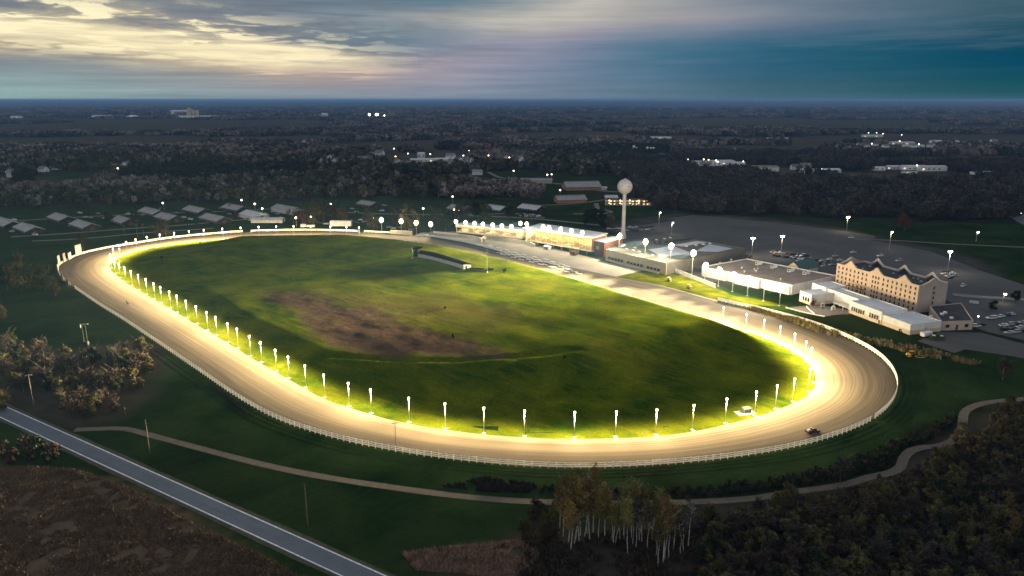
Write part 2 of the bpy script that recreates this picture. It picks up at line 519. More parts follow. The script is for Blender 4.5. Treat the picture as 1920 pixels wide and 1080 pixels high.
for _ in range(6): TW = (np.roll(TW, 1) + 2 * TW + np.roll(TW, -1)) / 4
OUTR = INN + INN_N * TW[:, None]
def nearest_inner(x, y):
    i = int(np.argmin(np.hypot(INN[:, 0] - x, INN[:, 1] - y)))
    return INN[i], INN_N[i]

# track surface: harrowed stone dust
m_track, t, b = base_mat('stone_dust_track')
lane = t.sep(t.attr('lane', 1))
u, v = lane[0], lane[1]
pos = t.new('ShaderNodeNewGeometry').outputs['Position']
s1 = t.noise(t.comb(t.math('MULTIPLY', u, 26), t.math('MULTIPLY', v, .006), 0), 1.0, 6, .65, .15)
s2 = t.noise(t.comb(t.math('MULTIPLY', u, 90), t.math('MULTIPLY', v, .02), 4), 1.0, 4, .6)
s3 = t.noise(t.comb(t.math('MULTIPLY', u, 7), t.math('MULTIPLY', v, .016), 8), 1.0, 5, .6)
gr = t.noise(pos, 1.6, 5, .7)
col = t.mix(t.rng(s1, .40, .60), (.205, .165, .122), (.125, .102, .08))
col = t.mix(t.math('MULTIPLY', t.rng(s2, .45, .7), .45), col, (.09, .075, .063))
# the outer lanes: grooved, damp in patches, and darkened in colour for the lamps' falloff
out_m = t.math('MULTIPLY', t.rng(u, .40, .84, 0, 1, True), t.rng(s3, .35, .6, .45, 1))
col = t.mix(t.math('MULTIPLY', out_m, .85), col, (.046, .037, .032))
lin = t.math('MULTIPLY', t.rng(t.noise(t.comb(t.math('MULTIPLY', u, 55), t.math('MULTIPLY', v, .003), 2), 1.0, 2), .60, .68), t.rng(u, .6, .8))
col = t.mix(t.math('MULTIPLY', lin, .5), col, (.21, .18, .15))
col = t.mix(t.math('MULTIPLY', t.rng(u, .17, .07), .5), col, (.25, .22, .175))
col = t.mix(t.math('MULTIPLY', t.rng(gr, .4, .75), .3), col, (.07, .06, .05))
t.put(b.inputs['Base Color'], col)
b.inputs['Roughness'].default_value = .9
b.inputs['Specular IOR Level'].default_value = .15
bp = t.new('ShaderNodeBump'); bp.inputs['Strength'].default_value = .35; bp.inputs['Distance'].default_value = .15
t.put(bp.inputs['Height'], s2); t.put(b.inputs['Normal'], bp.outputs[0])

n = len(INN); K = 14
V = []; UVt = []
arc = np.concatenate([[0], np.cumsum(np.hypot(*np.diff(INN, axis=0).T))])
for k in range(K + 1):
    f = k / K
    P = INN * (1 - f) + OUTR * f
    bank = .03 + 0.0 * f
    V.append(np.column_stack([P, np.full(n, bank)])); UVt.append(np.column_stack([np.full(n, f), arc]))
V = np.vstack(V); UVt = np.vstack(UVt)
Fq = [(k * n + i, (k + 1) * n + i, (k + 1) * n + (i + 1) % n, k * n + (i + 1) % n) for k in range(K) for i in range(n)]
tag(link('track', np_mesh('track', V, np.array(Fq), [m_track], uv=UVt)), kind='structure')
TRACK_OUT = [tuple(p) for p in OUTR[::4]]
TRACK_IN = [tuple(p) for p in INN[::4]]

# ================================================================ infield
PLATEAU = GL([(330,498),(350,540),(450,600),(540,650),(640,690),(800,704),(940,700),(1080,683),(1220,644),(1340,622),(1400,622),(1330,606),(1240,582),(1000,512),(800,470),(640,452),(460,456)])
DIRT = GL([(488,568),(520,560),(560,561),(600,572),(650,590),(700,598),(760,620),(820,640),(880,655),(945,678),(950,690),(860,694),(780,697),(700,684),(655,670),(610,650),(560,620),(525,596)])
DIRT2 = GL([(600,562),(660,575),(740,590),(800,600),(760,606),(690,590),(640,585)])
DITCHL = GL([(620,688),(700,694),(780,700),(860,699),(940,692),(1010,684),(1080,676)])
DITCHL2 = GL([(610,692),(700,699),(790,705),(870,704),(950,697)])
def inf_h(x, y):
    sd_ = sdist(x, y, PLATEAU)
    ed = dist_poly(x, y, TRACK_IN)
    h = 5.6 * (1 - sstep(sd_, -4, 38))
    h = h + .5 * (vnoise(x, y, 34) - .5) + .35 * (vnoise(x + 90, y, 13) - .5)
    dd = sdist(x, y, DIRT)
    h = h + (1 - sstep(dd, -6, 5)) * (.22 * vnoise(x, y, 7) + .12 * vnoise(x, y, 3) - .2)
    h = h - .9 * (1 - sstep(dist_poly(x, y, DITCHL, False), .6, 3.2)) + .4 * (1 - sstep(dist_poly(x, y, DITCHL2, False), .8, 3))
    return h * sstep(ed, 1.5, 14) + .02
M_ = 64; N_ = 320
ring = resample(INN, N_)
cpos = np.array(G(830, 590))
V = [[cpos[0], cpos[1]]]
fr = (np.arange(1, M_ + 1) / M_) ** .9
for f in fr: V += (cpos + (ring - cpos) * f).tolist()
V = np.array(V)
hz = inf_h(V[:, 0], V[:, 1])
hz[1 + (M_ - 1) * N_:] = .012
Fq = [(0, 1 + i, 1 + (i + 1) % N_) for i in range(N_)]
for k in range(M_ - 1):
    a = 1 + k * N_; c = a + N_
    Fq += [(a + i, c + i, c + (i + 1) % N_, a + (i + 1) % N_) for i in range(N_)]
wob = 5 * (vnoise(V[:, 0], V[:, 1], 7) - .5) + 8 * (vnoise(V[:, 0], V[:, 1], 19) - .5)
dirt = np.maximum(1 - sstep(sdist(V[:, 0], V[:, 1], DIRT) + 1.6 * wob, -9, 8), .55 * (1 - sstep(sdist(V[:, 0], V[:, 1], DIRT2) + wob, -5, 6)))
dry = np.clip(1 - sstep(sdist(V[:, 0], V[:, 1], GL([(560,556),(700,560),(850,570),(960,600),(900,660),(760,615),(640,580)])) + 2 * wob, -12, 14), 0, 1)
m_inf, t, b = base_mat('infield_turf')
pos = t.new('ShaderNodeNewGeometry').outputs['Position']
rot = t.new('ShaderNodeVectorRotate', rotation_type='Z_AXIS'); t.put(rot.inputs['Vector'], pos); rot.inputs['Angle'].default_value = R(38)
mow = t.scale(rot.outputs[0], (.11, .75, .5))
n1 = t.noise(mow, .5, 6, .65, .4)
n2 = t.noise(pos, .05, 5, .6, .3)
n3 = t.noise(pos, .9, 5, .7)
n4 = t.noise(pos, .018, 4, .55)
col = t.mix(t.rng(n2, .35, .65), (.022, .054, .004), (.098, .118, .005))
col = t.mix(t.math('MULTIPLY', t.rng(n1, .48, .68), .42), col, (.160, .142, .014))
col = t.mix(t.math('MULTIPLY', t.rng(n4, .52, .7), .4), col, (.100, .082, .016))
col = t.mix(t.math('MULTIPLY', t.rng(n3, .45, .75), .65), col, (.009, .022, .002))
dn = t.noise(pos, .35, 6, .7, 1.2)
dry_a = t.attr('dry')
col = t.mix(t.math('MULTIPLY', dry_a, t.rng(dn, .35, .7, .2, .8)), col, (.085, .064, .026))
di = t.math('MULTIPLY', t.attr('dirt'), t.rng(t.noise(pos, .14, 6, .7, .8), .28, .50, .5, 1))
dirtc = t.mix(t.rng(t.noise(pos, .22, 6, .7, 1.6), .35, .65), (.095, .060, .044), (.042, .028, .024))
dirtc = t.mix(t.rng(t.noise(pos, .6, 4, .7, 2.2), .6, .72), dirtc, (.17, .115, .072))
col = t.mix(di, col, dirtc)
t.put(b.inputs['Base Color'], col)
b.inputs['Roughness'].default_value = .95
b.inputs['Specular IOR Level'].default_value = 0
bp = t.new('ShaderNodeBump'); bp.inputs['Strength'].default_value = .4; bp.inputs['Distance'].default_value = .3
t.put(bp.inputs['Height'], t.math('ADD', n3, t.math('MULTIPLY', n1, 1.5))); t.put(b.inputs['Normal'], bp.outputs[0])
inf = link('infield_ground', np_mesh('infield_ground', np.column_stack([V, hz]), Fq, [m_inf], {'dirt': dirt, 'dry': dry}))
tag(inf, kind='structure')
def ih(x, y):
    return float(inf_h(np.array([x]), np.array([y]))[0])
def onf(px, py):
    """spot on the raised infield seen at this survey pixel"""
    z = 0.0
    for _ in range(6):
        x, y = G(px, py, z); z = ih(x, y)
    return x, y, z

# ================================================================ the countryside sheet
REED = GL([(-60,872),(60,876),(130,880),(180,893),(230,912),(290,940),(330,965),(400,1000),(450,1022),(510,1052),(560,1085),(600,1120),(300,1180),(-200,1180)])
REED2 = GL([(755,1040),(820,1030),(900,1022),(1000,1015),(1010,1050),(960,1085),(780,1070)])
DITCH = GL([(1010,918),(1150,926),(1300,920),(1450,905),(1560,880),(1640,850),(1720,815),(1800,775),(1830,765),(1780,800),(1720,838),(1690,862),(1640,888),(1560,908),(1420,930),(1250,938),(1080,936)])
WOODS = {
 'bare thicket': GL([(-80,640),(60,650),(150,655),(225,640),(290,655),(300,690),(255,740),(205,790),(150,795),(60,755),(-80,740)]),
 'lower wood': GL([(1010,990),(1100,1000),(1300,965),(1440,940),(1560,925),(1690,895),(1720,850),(1800,800),(1900,770),(2100,760),(2300,1000),(2300,1250),(900,1250),(960,1060)]),
}
OPEN = [
 GL([(-300,470),(-300,398),(0,392),(560,376),(620,372),(900,372),(1010,373),(1030,366),(1100,330),(1150,325),(1180,345),(1190,372),(1230,390),(1290,402),(1400,404),(1600,408),(1780,416),(1880,414),(1960,405),(2500,412),(2600,900),(1960,900),(1000,1500),(-900,1500),(-900,470)]),
 GL([(20,352),(30,326),(90,321),(180,322),(190,342),(120,354)]),
 GL([(640,342),(780,330),(900,322),(1000,318),(1110,332),(1170,345),(1170,372),(1020,372),(1010,352),(880,344)]),
 GL([(0,306),(0,297),(100,298),(160,303),(80,308)]),
 GL([(330,260),(420,256),(640,254),(640,266),(440,272),(340,268)]),
 GL([(1050,255),(1260,252),(1440,258),(1560,262),(1560,270),(1300,268),(1060,262)]),
 GL([(1270,306),(1400,308),(1600,322),(1760,330),(1880,345),(1750,350),(1560,334),(1390,327),(1270,318)]),
 GL([(690,291),(850,285),(890,300),(870,312),(740,312)]),
 GL([(1165,283),(1260,283),(1290,296),(1170,298)]),
 GL([(480,328),(520,326),(640,332),(640,338),(560,337)]),
 GL([(-20,338),(60,332),(110,345),(60,352),(-20,350)]),
 GL([(1600,272),(1760,272),(1760,292),(1620,290)]),
 GL([(1460,268),(1590,270),(1580,282),(1470,280)]),
 GL([(-80,259),(160,256),(330,254),(420,258),(400,275),(240,279),(-80,277)]), GL([(560,272),(700,266),(840,262),(850,280),(640,288)]), GL([(900,250),(1040,247),(1180,246),(1200,261),(1060,265),(940,266)]),
 GL([(1330,272),(1450,274),(1560,276),(1560,295),(1340,291)]), GL([(1620,297),(1760,293),(1900,292),(1990,310),(1640,313)]), GL([(200,236),(420,233),(640,234),(600,244),(240,246)]), GL([(1240,232),(1500,236),(1800,234),(1700,244),(1300,243)]),
]
ROADSTRIP = [GL([(868,318),(892,318),(884,292),(876,262),(868,240),(856,240),(856,262),(858,292)])]
VILLAGE = [GL([(160,345),(160,322),(320,312),(540,308),(660,318),(650,335),(430,332),(300,340)]), GL([(0,352),(0,330),(70,332),(110,348)])]

def axis(lo, hi, step, far, grow):
    a = list(np.arange(lo, hi + .1, step))
    s = step
    up = [a[-1]]
    while up[-1] < far: s *= grow; up.append(up[-1] + s)
    s = step; dn = [a[0]]
    while dn[-1] > -far: s *= grow; dn.append(dn[-1] - s)
    return np.array(dn[:0:-1] + a + up[1:])
gx = axis(-460, 460, 5.0, 60000, 1.13)
gy = axis(60, 760, 5.0, 60000, 1.10)
gy = gy[gy > -3000]
X, Y = np.meshgrid(gx, gy)
x, y = X.ravel(), Y.ravel()
wob = 14 * (vnoise(x, y, 30) - .5) + 7 * (vnoise(x, y, 11) - .5)
near = (np.abs(x) < 600) & (y < 900)
def mask(poly, a, b):
    r = np.zeros(len(x))
    r[near] = 1 - sstep(sdist(x[near], y[near], poly) + wob[near] * .5, a, b)
    return r
dry = np.maximum(mask(REED, -3, 3), mask(REED2, -3, 4))
dark = mask(DITCH, -3, 4)
wood = np.maximum(mask(WOODS['bare thicket'], -4, 10), mask(WOODS['lower wood'], -4, 8))
openm = np.zeros(len(x), bool)
for P in OPEN: openm |= inpoly(x, y, P)
LOTQ = GL([(1150,422),(1230,410),(1290,399),(1430,411),(1560,429),(1640,446),(1760,468),(1860,506),(1900,540),(1880,612),(1790,566),(1560,520),(1300,540),(1140,446)])
lotm = np.zeros(len(x)); lotm[near] = 1 - sstep(sdist(x[near], y[near], LOTQ) + 1.6 * wob[near], -12, 16)
farw = (~openm) & (y > 650)
wood = np.maximum(wood, farw.astype(float))
tan = np.zeros(len(x))
for P in OPEN[3:]: tan = np.maximum(tan, inpoly(x, y, P).astype(float))
tan = np.maximum(tan, ((vnoise(x * .5, y * 1.3, 700) > .65) & (y > 1700)) * .8)
# distant ridges on the horizon
rid = 40 + 60 * vnoise(x, y * .3, 9000) + 35 * vnoise(x, y * .3, 3100)
rid = .62 * rid * sstep(y, 14000, 26000) * (.75 + .5 * sstep(x, -9000, 9000))
zz_ = rid + (y > 900) * sstep(y, 900, 3000) * 9 * (vnoise(x, y, 900) - .5)
hole = inpoly(x, y, [tuple(p) for p in INN]) & (dist_poly(x, y, TRACK_IN) > 8)
zz_ = np.where(hole, -3.0, zz_)
nx, ny = len(gx), len(gy)
idx = np.arange(nx * ny).reshape(ny, nx)
Fq = np.stack([idx[:-1, :-1].ravel(), idx[:-1, 1:].ravel(), idx[1:, 1:].ravel(), idx[1:, :-1].ravel()], 1)
m_gr, t, b = base_mat('grassland')
pos = t.new('ShaderNodeNewGeometry').outputs['Position']
n1 = t.noise(pos, .035, 6, .62, .3)
n2 = t.noise(pos, .6, 5, .7)
n3 = t.noise(pos, .006, 4, .55)
rot = t.new('ShaderNodeVectorRotate', rotation_type='Z_AXIS'); t.put(rot.inputs['Vector'], pos); rot.inputs['Angle'].default_value = R(-52)
mw = t.noise(t.scale(rot.outputs[0], (.03, .55, 1)), 1.0, 3, .6)
col = t.mix(t.rng(n1, .35, .65), (.006, .018, .006), (.022, .043, .014))
col = t.mix(t.math('MULTIPLY', t.rng(n3, .5, .66), .65), col, (.034, .030, .016))
col = t.mix(t.math('MULTIPLY', t.rng(n2, .45, .75), .55), col, (.007, .014, .006))
col = t.mix(t.math('MULTIPLY', t.rng(mw, .5, .7), .35), col, (.03, .038, .017))
dryc = t.mix(t.rng(t.noise(pos, .18, 5, .7), .35, .65), (.125, .092, .064), (.070, .050, .036))
col = t.mix(t.attr('dry'), col, dryc)
wc_ = t.mix(t.rng(t.noise(pos, .05, 5, .65), .35, .65), (.060, .050, .042), (.026, .024, .021))
# far off, wood and field alternate in long strips
sp_ = t.sep(pos)
vor = t.noise(t.scale(pos, (.0016, .0045, 1)), 1.0, 4, .6)
wc_ = t.mix(t.math('MULTIPLY', t.rng(vor, .56, .62), t.rng(sp_[1], 2600, 4200)), wc_, (.13, .105, .075))
wc_ = t.mix(t.math('MULTIPLY', t.rng(t.noise(t.scale(pos, (.003, .02, 1)), 1.0, 5, .65), .45, .62), t.rng(sp_[1], 3000, 5000, 0, .8)), wc_, (.016, .018, .018))
col = t.mix(t.attr('wood'), col, wc_)
col = t.mix(t.attr('tan'), col, t.mix(t.rng(n1, .4, .6), (.080, .064, .046), (.040, .040, .026)))
col = t.mix(t.attr('lot'), col, t.mix(t.rng(n1, .35, .65), (.07, .068, .064), (.035, .036, .032)))
col = t.mix(t.math('MULTIPLY', t.attr('dark'), .85), col, (.006, .008, .005))
t.put(b.inputs['Base Color'], col)
b.inputs['Roughness'].default_value = .95
b.inputs['Specular IOR Level'].default_value = 0
bp = t.new('ShaderNodeBump'); bp.inputs['Strength'].default_value = .7; bp.inputs['Distance'].default_value = .4
t.put(bp.inputs['Height'], n2); t.put(b.inputs['Normal'], bp.outputs[0])
gnd = link('ground', np_mesh('ground', np.column_stack([x, y, zz_]), Fq, [m_gr], {'dry': dry, 'wood': wood, 'dark': dark, 'tan': tan, 'lot': lotm}))
tag(gnd, kind='structure')

# ================================================================ roads, lots, paths
def tarmac(name, c, c2, sc=.08, streak=None):
    m, t, b = base_mat(name)
    pos = t.new('ShaderNodeNewGeometry').outputs['Position']
    f = t.rng(t.noise(pos, sc, 6, .65, .5), .33, .67)
    col = t.mix(f, c, c2)
    col = t.mix(t.math('MULTIPLY', t.rng(t.noise(pos, 1.3, 4, .7), .5, .75), .4), col, tuple(q * .6 for q in c2))
    if streak:
        ln = t.sep(t.attr('lane', 1))
        s = t.noise(t.comb(t.math('MULTIPLY', ln[0], 9), t.math('MULTIPLY', ln[1], .01), 0), 1, 5, .6)
        col = t.mix(t.math('MULTIPLY', t.rng(s, .4, .65), streak), col, tuple(q * 1.5 for q in c))
    t.put(b.inputs['Base Color'], col)
    b.inputs['Roughness'].default_value = .85
    b.inputs['Specular IOR Level'].default_value = .25
    return m
m_road = tarmac('worn_asphalt', (.095, .118, .152), (.07, .088, .118), .12, .3)
m_lot = tarmac('lot_asphalt', (.078, .078, .081), (.048, .050, .054), .022)
m_lot2 = tarmac('gravel_lot', (.085, .08, .076), (.055, .055, .05), .03)
m_grav = tarmac('gravel', (.17, .15, .125), (.11, .10, .085), .3)
m_shoul = tarmac('shoulder_gravel', (.06, .055, .045), (.022, .026, .016), .5)
m_conc = tarmac('apron_concrete', (.27, .25, .215), (.20, .185, .165), .06)
m_paint = mat('road_paint', (.72, .73, .75), .6, .3, .8)
road_c = [(( a[0] + b_[0]) / 2, (a[1] + b_[1]) / 2) for a, b_ in (((13,762),(-3,779)), ((140,822),(125,837)), ((333,907),(267,907)), ((640,1042),(500,1017)))]
A = GL([(13,762),(140,822),(333,907),(480,972),(640,1042),(760,1096)]); B_ = GL([(0,780),(70,812),(125,837),(267,907),(500,1017),(623,1080)])
# one straight country road fitted through both edge lines
pa = np.array(A); pb = np.array(B_)
allp = np.vstack([pa, pb]); dv = np.linalg.svd(pa - pa.mean(0))[2][0]; dv = dv if dv[1] < 0 else -dv
nv = np.array([-dv[1], dv[0]])
wa = (pa @ nv).mean(); wb = (pb @ nv).mean()
mid = pa.mean(0); mid = mid + nv * ((wa + wb) / 2 - mid @ nv)
RW = abs(wa - wb)
ROAD = [tuple(mid + dv * s) for s in (-900, -400, -200, -120, -60, 0, 60, 120, 200)]
ribbon('road', ROAD, RW + .9, .05, m_road, ws=np.float64((RW + .9) / 2))
ribbon('road_shoulder', ROAD, RW + 3.2, .03, m_shoul)
for sgn in (-1, 1):
    P = [tuple(np.array(p) + nv * sgn * (RW / 2 - .02)) for p in ROAD]
    ribbon('road_edge_marking', P, .3, .058, m_paint, ws=np.float64(.17))
PATH = GL([(140,806),(190,804),(235,804),(290,818),(350,834),(480,868),(600,893),(740,914.5),(860,930),(960,938.5),(1020,941),(1140,944),(1253,942.5),(1360,938.5),(1427,932.5),(1490,922),(1545,915),(1591,907),(1629,895),(1668,887),(1688,876),(1694,860),(1708,845),(1735,838),(1770,834),(1800,815),(1805,790),(1812,769),(1849,755),(1918,748),(1990,742)])
ribbon('gravel_path', PATH, 3.0, .04, tarmac('path_gravel', (.115, .098, .08), (.062, .055, .044), .35, .5))
# broad lot behind the clubhouse and round the hotel
LOTP = GL([(1150,424),(1230,412),(1290,400),(1430,412),(1560,430),(1640,448),(1760,470),(1860,508),(1960,540),(2150,560),(2200,660),(1980,640),(1880,612),(1790,566),(1730,560),(1560,520),(1480,500),(1380,512),(1300,540),(1240,480),(1200,455),(1140,445)])
lc = np.mean(LOTP, 0)
flat('parking_lot', [tuple(lc + (np.array(p) - lc) * .93) for p in LOTP], .02, m_lot)
flat('gravel_yard', GL([(1250,410),(1300,403),(1440,416),(1560,430),(1640,442),(1640,450),(1560,440),(1420,424),(1290,413)]), .03, m_lot2)
#, GL([(1230,408),(1290,398),(1440,411),(1570,425),(1680,436),(1920,456),(1990,463),(1990,470),(1900,465),(1700,452),(1640,452),(1560,436),(1420,420),(1290,410)]), .03, m_lot2)
flat('hotel_drive', GL([(1720,640),(1760,622),(1840,624),(1900,640),(2000,664),(2000,690),(1900,668),(1810,655),(1790,662)]), .035, m_lot)
flat('parking_lot', GL([(1790,568),(1850,580),(1960,584),(2050,600),(2050,660),(1930,640),(1850,622),(1790,600)]), .04, m_lot)
APR = GL([(1345,566),(1245,539),(1151,519.5),(1064,501.5),(989,486.5),(914,470),(876,459.5),(820,447.5),(775,443),(790,436),(850,434),(985,452),(1112,484),(1140,492),(1210,500),(1270,520),(1330,545),(1345,560)])
flat('track_apron', APR, .025, m_conc)
m_lawn = mat('verge_turf', (.085, .085, .006), .95, .5, .12, c2=(.03, .052, .004), spec=0, bump=.4)
flat('lawn', GL([(1155,519),(1215,505),(1300,521),(1345,541),(1380,556),(1420,560),(1480,575),(1385,571.5),(1340,562),(1245,536.5)]), .06, m_lawn)
for nm, P, wd in (('lane', [(0,416),(130,408),(250,402),(420,396),(540,390)], 5), ('lane', [(20,444),(120,438),(250,428),(330,423),(430,414),(520,408)], 5), ('lane', [(640,398),(760,402),(880,402),(960,400)], 5),
                 ('lane', [(980,386),(1060,383),(1110,378),(1160,370)], 5), ('lane', [(780,335),(900,336),(1000,340),(1090,350),(1130,358),(1180,360),(1240,362)], 9), ('lane', [(915,322),(935,332),(960,336),(1000,340)], 6),
                 ('lane', [(1118,381),(1121,390),(1135,394),(1146,397),(1130,400),(1075,401)], 5), ('lane', [(60,452),(160,447),(280,436),(400,428)], 4), ('lane', [(880,404),(1000,410),(1140,424)], 6)):
    ribbon(nm, GL(P), wd, .03, m_grav)
ribbon('country_road', GL([(879,311),(870,290),(866,268),(863,250),(861,238)]), 9, .3, m_road)
ribbon('highway', GL([(1960,338),(1920,352),(1903,365),(1897,382),(1903,400),(1925,418),(1980,440)]), 14, .3, m_road)
ribbon('dirt_track', GL([(1600,448),(1680,451),(1760,456),(1840,460),(1930,464),(2000,467)]), 3.5, .03, m_grav)
# ================================================================ fences round the track
m_white = mat('white_paint', (.84, .83, .81), .55, .12, .6)
m_wood = mat('weathered_timber', (.13, .115, .10), .85, .3, 1.5)
m_steel = mat('galvanised_steel', (.38, .38, .39), .5, .2, 1.0, metal=.3)
m_pole = mat('white_pole_paint', (.50, .49, .47), .5, .15, .7)
m_concd = mat('pad_concrete', (.42, .40, .36), .85, .2, 1.2)
OFS = smooth_closed(OUTR + INN_N * .6, 2)
def arc_between(P, a, b, fwd=True):
    ia = int(np.argmin(np.hypot(P[:, 0] - a[0], P[:, 1] - a[1]))); ib = int(np.argmin(np.hypot(P[:, 0] - b[0], P[:, 1] - b[1])))
    n = len(P)
    A1 = [P[(ia + k) % n] for k in range((ib - ia) % n + 1)]
    A2 = [P[(ia - k) % n] for k in range((ia - ib) % n + 1)]
    return np.array(A1 if len(A1) < len(A2) else A2)
def fence(label, pxs, h, rails, gap, pw=.14, solid=False, lean=0):
    # follow the outer line through the given waypoints
    seg = []
    for a, b in zip(pxs[:-1], pxs[1:]):
        s = arc_between(OFS, G(*a), G(*b)); seg.append(s if not seg else s[1:])
    P = resample(np.vstack(seg), step=gap, closed=False)
    n = len(P)
    root = thing('fence', label, 'fence', (P[n // 2][0], P[n // 2][1], 0))
    P = P - P[n // 2]
    d = np.gradient(P, axis=0); d /= np.hypot(d[:, 0], d[:, 1])[:, None]
    nr = np.stack([-d[:, 1], d[:, 0]], 1)
    for zr, hr in rails:
        V = []; Fq = []
        for i in range(n):
            for s, z in ((-.05, zr), (.05, zr), (.05, zr + hr), (-.05, zr + hr)):
                q = P[i] + nr[i] * s; V.append((q[0], q[1], z))
        for i in range(n - 1):
            for k in range(4): Fq.append((4 * i + k, 4 * i + 4 + k, 4 * i + 4 + (k + 1) % 4, 4 * i + (k + 1) % 4))
        me = bpy.data.meshes.new('rail'); me.from_pydata(V, [], Fq); me.materials.append(m_white)
        link('rail', me, root)
    dist = np.hypot(*(P + np.array(root.location)[:2]).T)
    order = np.argsort(dist)
    keep = set(order[:100].tolist())
    pm = MB(); pm.box(-pw / 2, pw / 2, -.09, .09, 0, h, m_white); pme = pm.mesh('post')
    rest = MB()
    for i in range(n):
        rz = math.atan2(d[i][1], d[i][0])
        if i in keep:
            o = link('post', pme, root); o.location = (P[i][0], P[i][1], 0); o.rotation_euler = (0, 0, rz)
        else:
            c, s = math.cos(rz), math.sin(rz)
            q = [(P[i][0] + a * c - b * s, P[i][1] + a * s + b * c) for a, b in ((-pw / 2, -.09), (pw / 2, -.09), (pw / 2, .09), (-pw / 2, .09))]
            rest.prism(q, 0, h, m_white)
    if rest.v: tag(rest.build('post', root), kind='stuff')
    return root
R4 = [(.6, .2), (1.22, .2), (1.86, .2)]
fence('long white rail fence along the near side and backstretch of the track', [(143,541),(433,736),(840,860),(1280,867.5),(1633,788)], 2.2, R4, 2.6, .2)
fence('tall bright white rail fence round the outside of the turn below the hotel', [(1640,782),(1680,717),(1563,624),(1342,564)], 2.3, [(.5, .38), (1.0, .38), (1.5, .38), (2.0, .24)], 2.6, .2)
fence('white rail fence behind the billboards on the farthest turn', [(133,534),(110,501),(158,476),(327,447),(455,436)], 2.1, [(.5, .35), (.98, .35), (1.46, .45)], 3.2, .2)
fence('low white fence along the far turn in front of the white trailer', [(474,435),(583,433),(672,435.5)], 2.0, [(.45, .4), (.95, .4), (1.45, .4)], 3.2, .2)
fence('short white fence between the far gap and the blank roadside signs', [(685,436),(732,438.5)], 2.0, [(.45, .4), (.95, .4), (1.45, .4)], 3.2, .2)

# ================================================================ infield lamp posts
LAMPC = (1.0, .76, .36)
m_lamp = emit('lamp_glow', (1.0, .86, .58), 16)
m_flood = emit('flood_glow', (1.0, .90, .66), 22)
m_halo = emit('halo_glow', (1.0, .66, .22), .55)  # added glow standing in for the warm halo round the floodlights
m_small = emit('yard_lamp_glow', (1.0, .80, .50), 9)
m_cool = emit('cool_lamp_glow', (.95, 1.0, .95), 9)
def lamp_light(name, power, size_deg, blend, tilt, parent, z, col=LAMPC, x=0.0, soft=.5):
    l = bpy.data.lights.new(name, 'SPOT')
    l.energy = power; l.color = col; l.spot_size = R(size_deg); l.spot_blend = blend; l.shadow_soft_size = soft
    o = bpy.data.objects.new(name, l); COL.objects.link(o); o.parent = parent
    o.location = (x, 0, z)
    # a spot shines along local -Z; tilt swings it towards local +X
    o.rotation_euler = (0, -R(tilt), 0)
    return o
def point_light(name, power, parent, z, x=0.0, col=LAMPC, soft=.25):
    l = bpy.data.lights.get(name) or bpy.data.lights.new(name, 'POINT')
    l.energy = power; l.color = col; l.shadow_soft_size = soft
    o = bpy.data.objects.new(name, l); COL.objects.link(o); o.parent = parent; o.location = (x, 0, z)
    return o
INF_PX = [(228,520),(240,528),(252,536),(265,544),(278,551),(292,560),(306,568),(321,577),(337,586),(354,596),(371,606),(389,618),(409,628),(429,640.5),(453,653),(486,664),(495,679),(520,694),(546,709),(575,726),(604.5,744),(652,760),(702,776),(764,790.5),(832,802),(907,811),(988,817.5),(1070,820),(1149.5,819),(1227,815.5),(1302,806.5),(1361,794.5),(1414,781),(1455,767),(1486,751),(1505,734),(1516,716),(1517,692),(1507,680),(1487,664),(1464,649),(1433,635),(1402,623),(1360,610),
          (217,512.5),(211,503),(216,491),(227,483),(240,477),(257,471),(277,466),(301,462),(328,457.5),(355,454),(386,451),(418,448.5),(451,447.5),(485.5,446),(517,445.5),(553,445),(585,445),(617,445.5),(647,446.5),(675,447.5)]
PL = 9.4
def lamp_post():
    root = thing('lamp_post', 'x', 'lamp post', (0, 0, 0))
    b = MB(); b.box(-.5, 1.6, -.6, .6, 0, .16, m_concd, .04); b.build('base', root)
    b = MB(); b.tube((0, 0, .16), (0, 0, PL - .9), .085, .06, m_pole, 8); b.build('pole', root, True)
    b = MB(); b.lathe([(.09, PL - .9), (.14, PL - .6), (.27, PL - .2), (.36, PL + .1), (.33, PL + .36), (.18, PL + .52)], m_lamp, 12); b.build('lamp_head', root, True)  # tapering foot glows to stand in for glare down the pole
    b = MB(); b.lathe([(.22, PL + .56), (.26, PL + .62), (.1, PL + .72)], m_steel, 10); b.build('cap', root, True)
    lamp_light('lamp_light', 29000, 176, .6, 22, root, PL - .5, x=.8, soft=.3)
    return root
lp = lamp_post()
near_i = 0
runs = [('backstretch', 0, 21, 'beside the backstretch, {} from the left'), ('near', 21, 35, 'along the near turn, {} from the left'), ('hotel', 35, 44, 'on the turn facing the hotel, {} from the front'), ('far', 44, 64, 'on the far turn, {} from the left')]
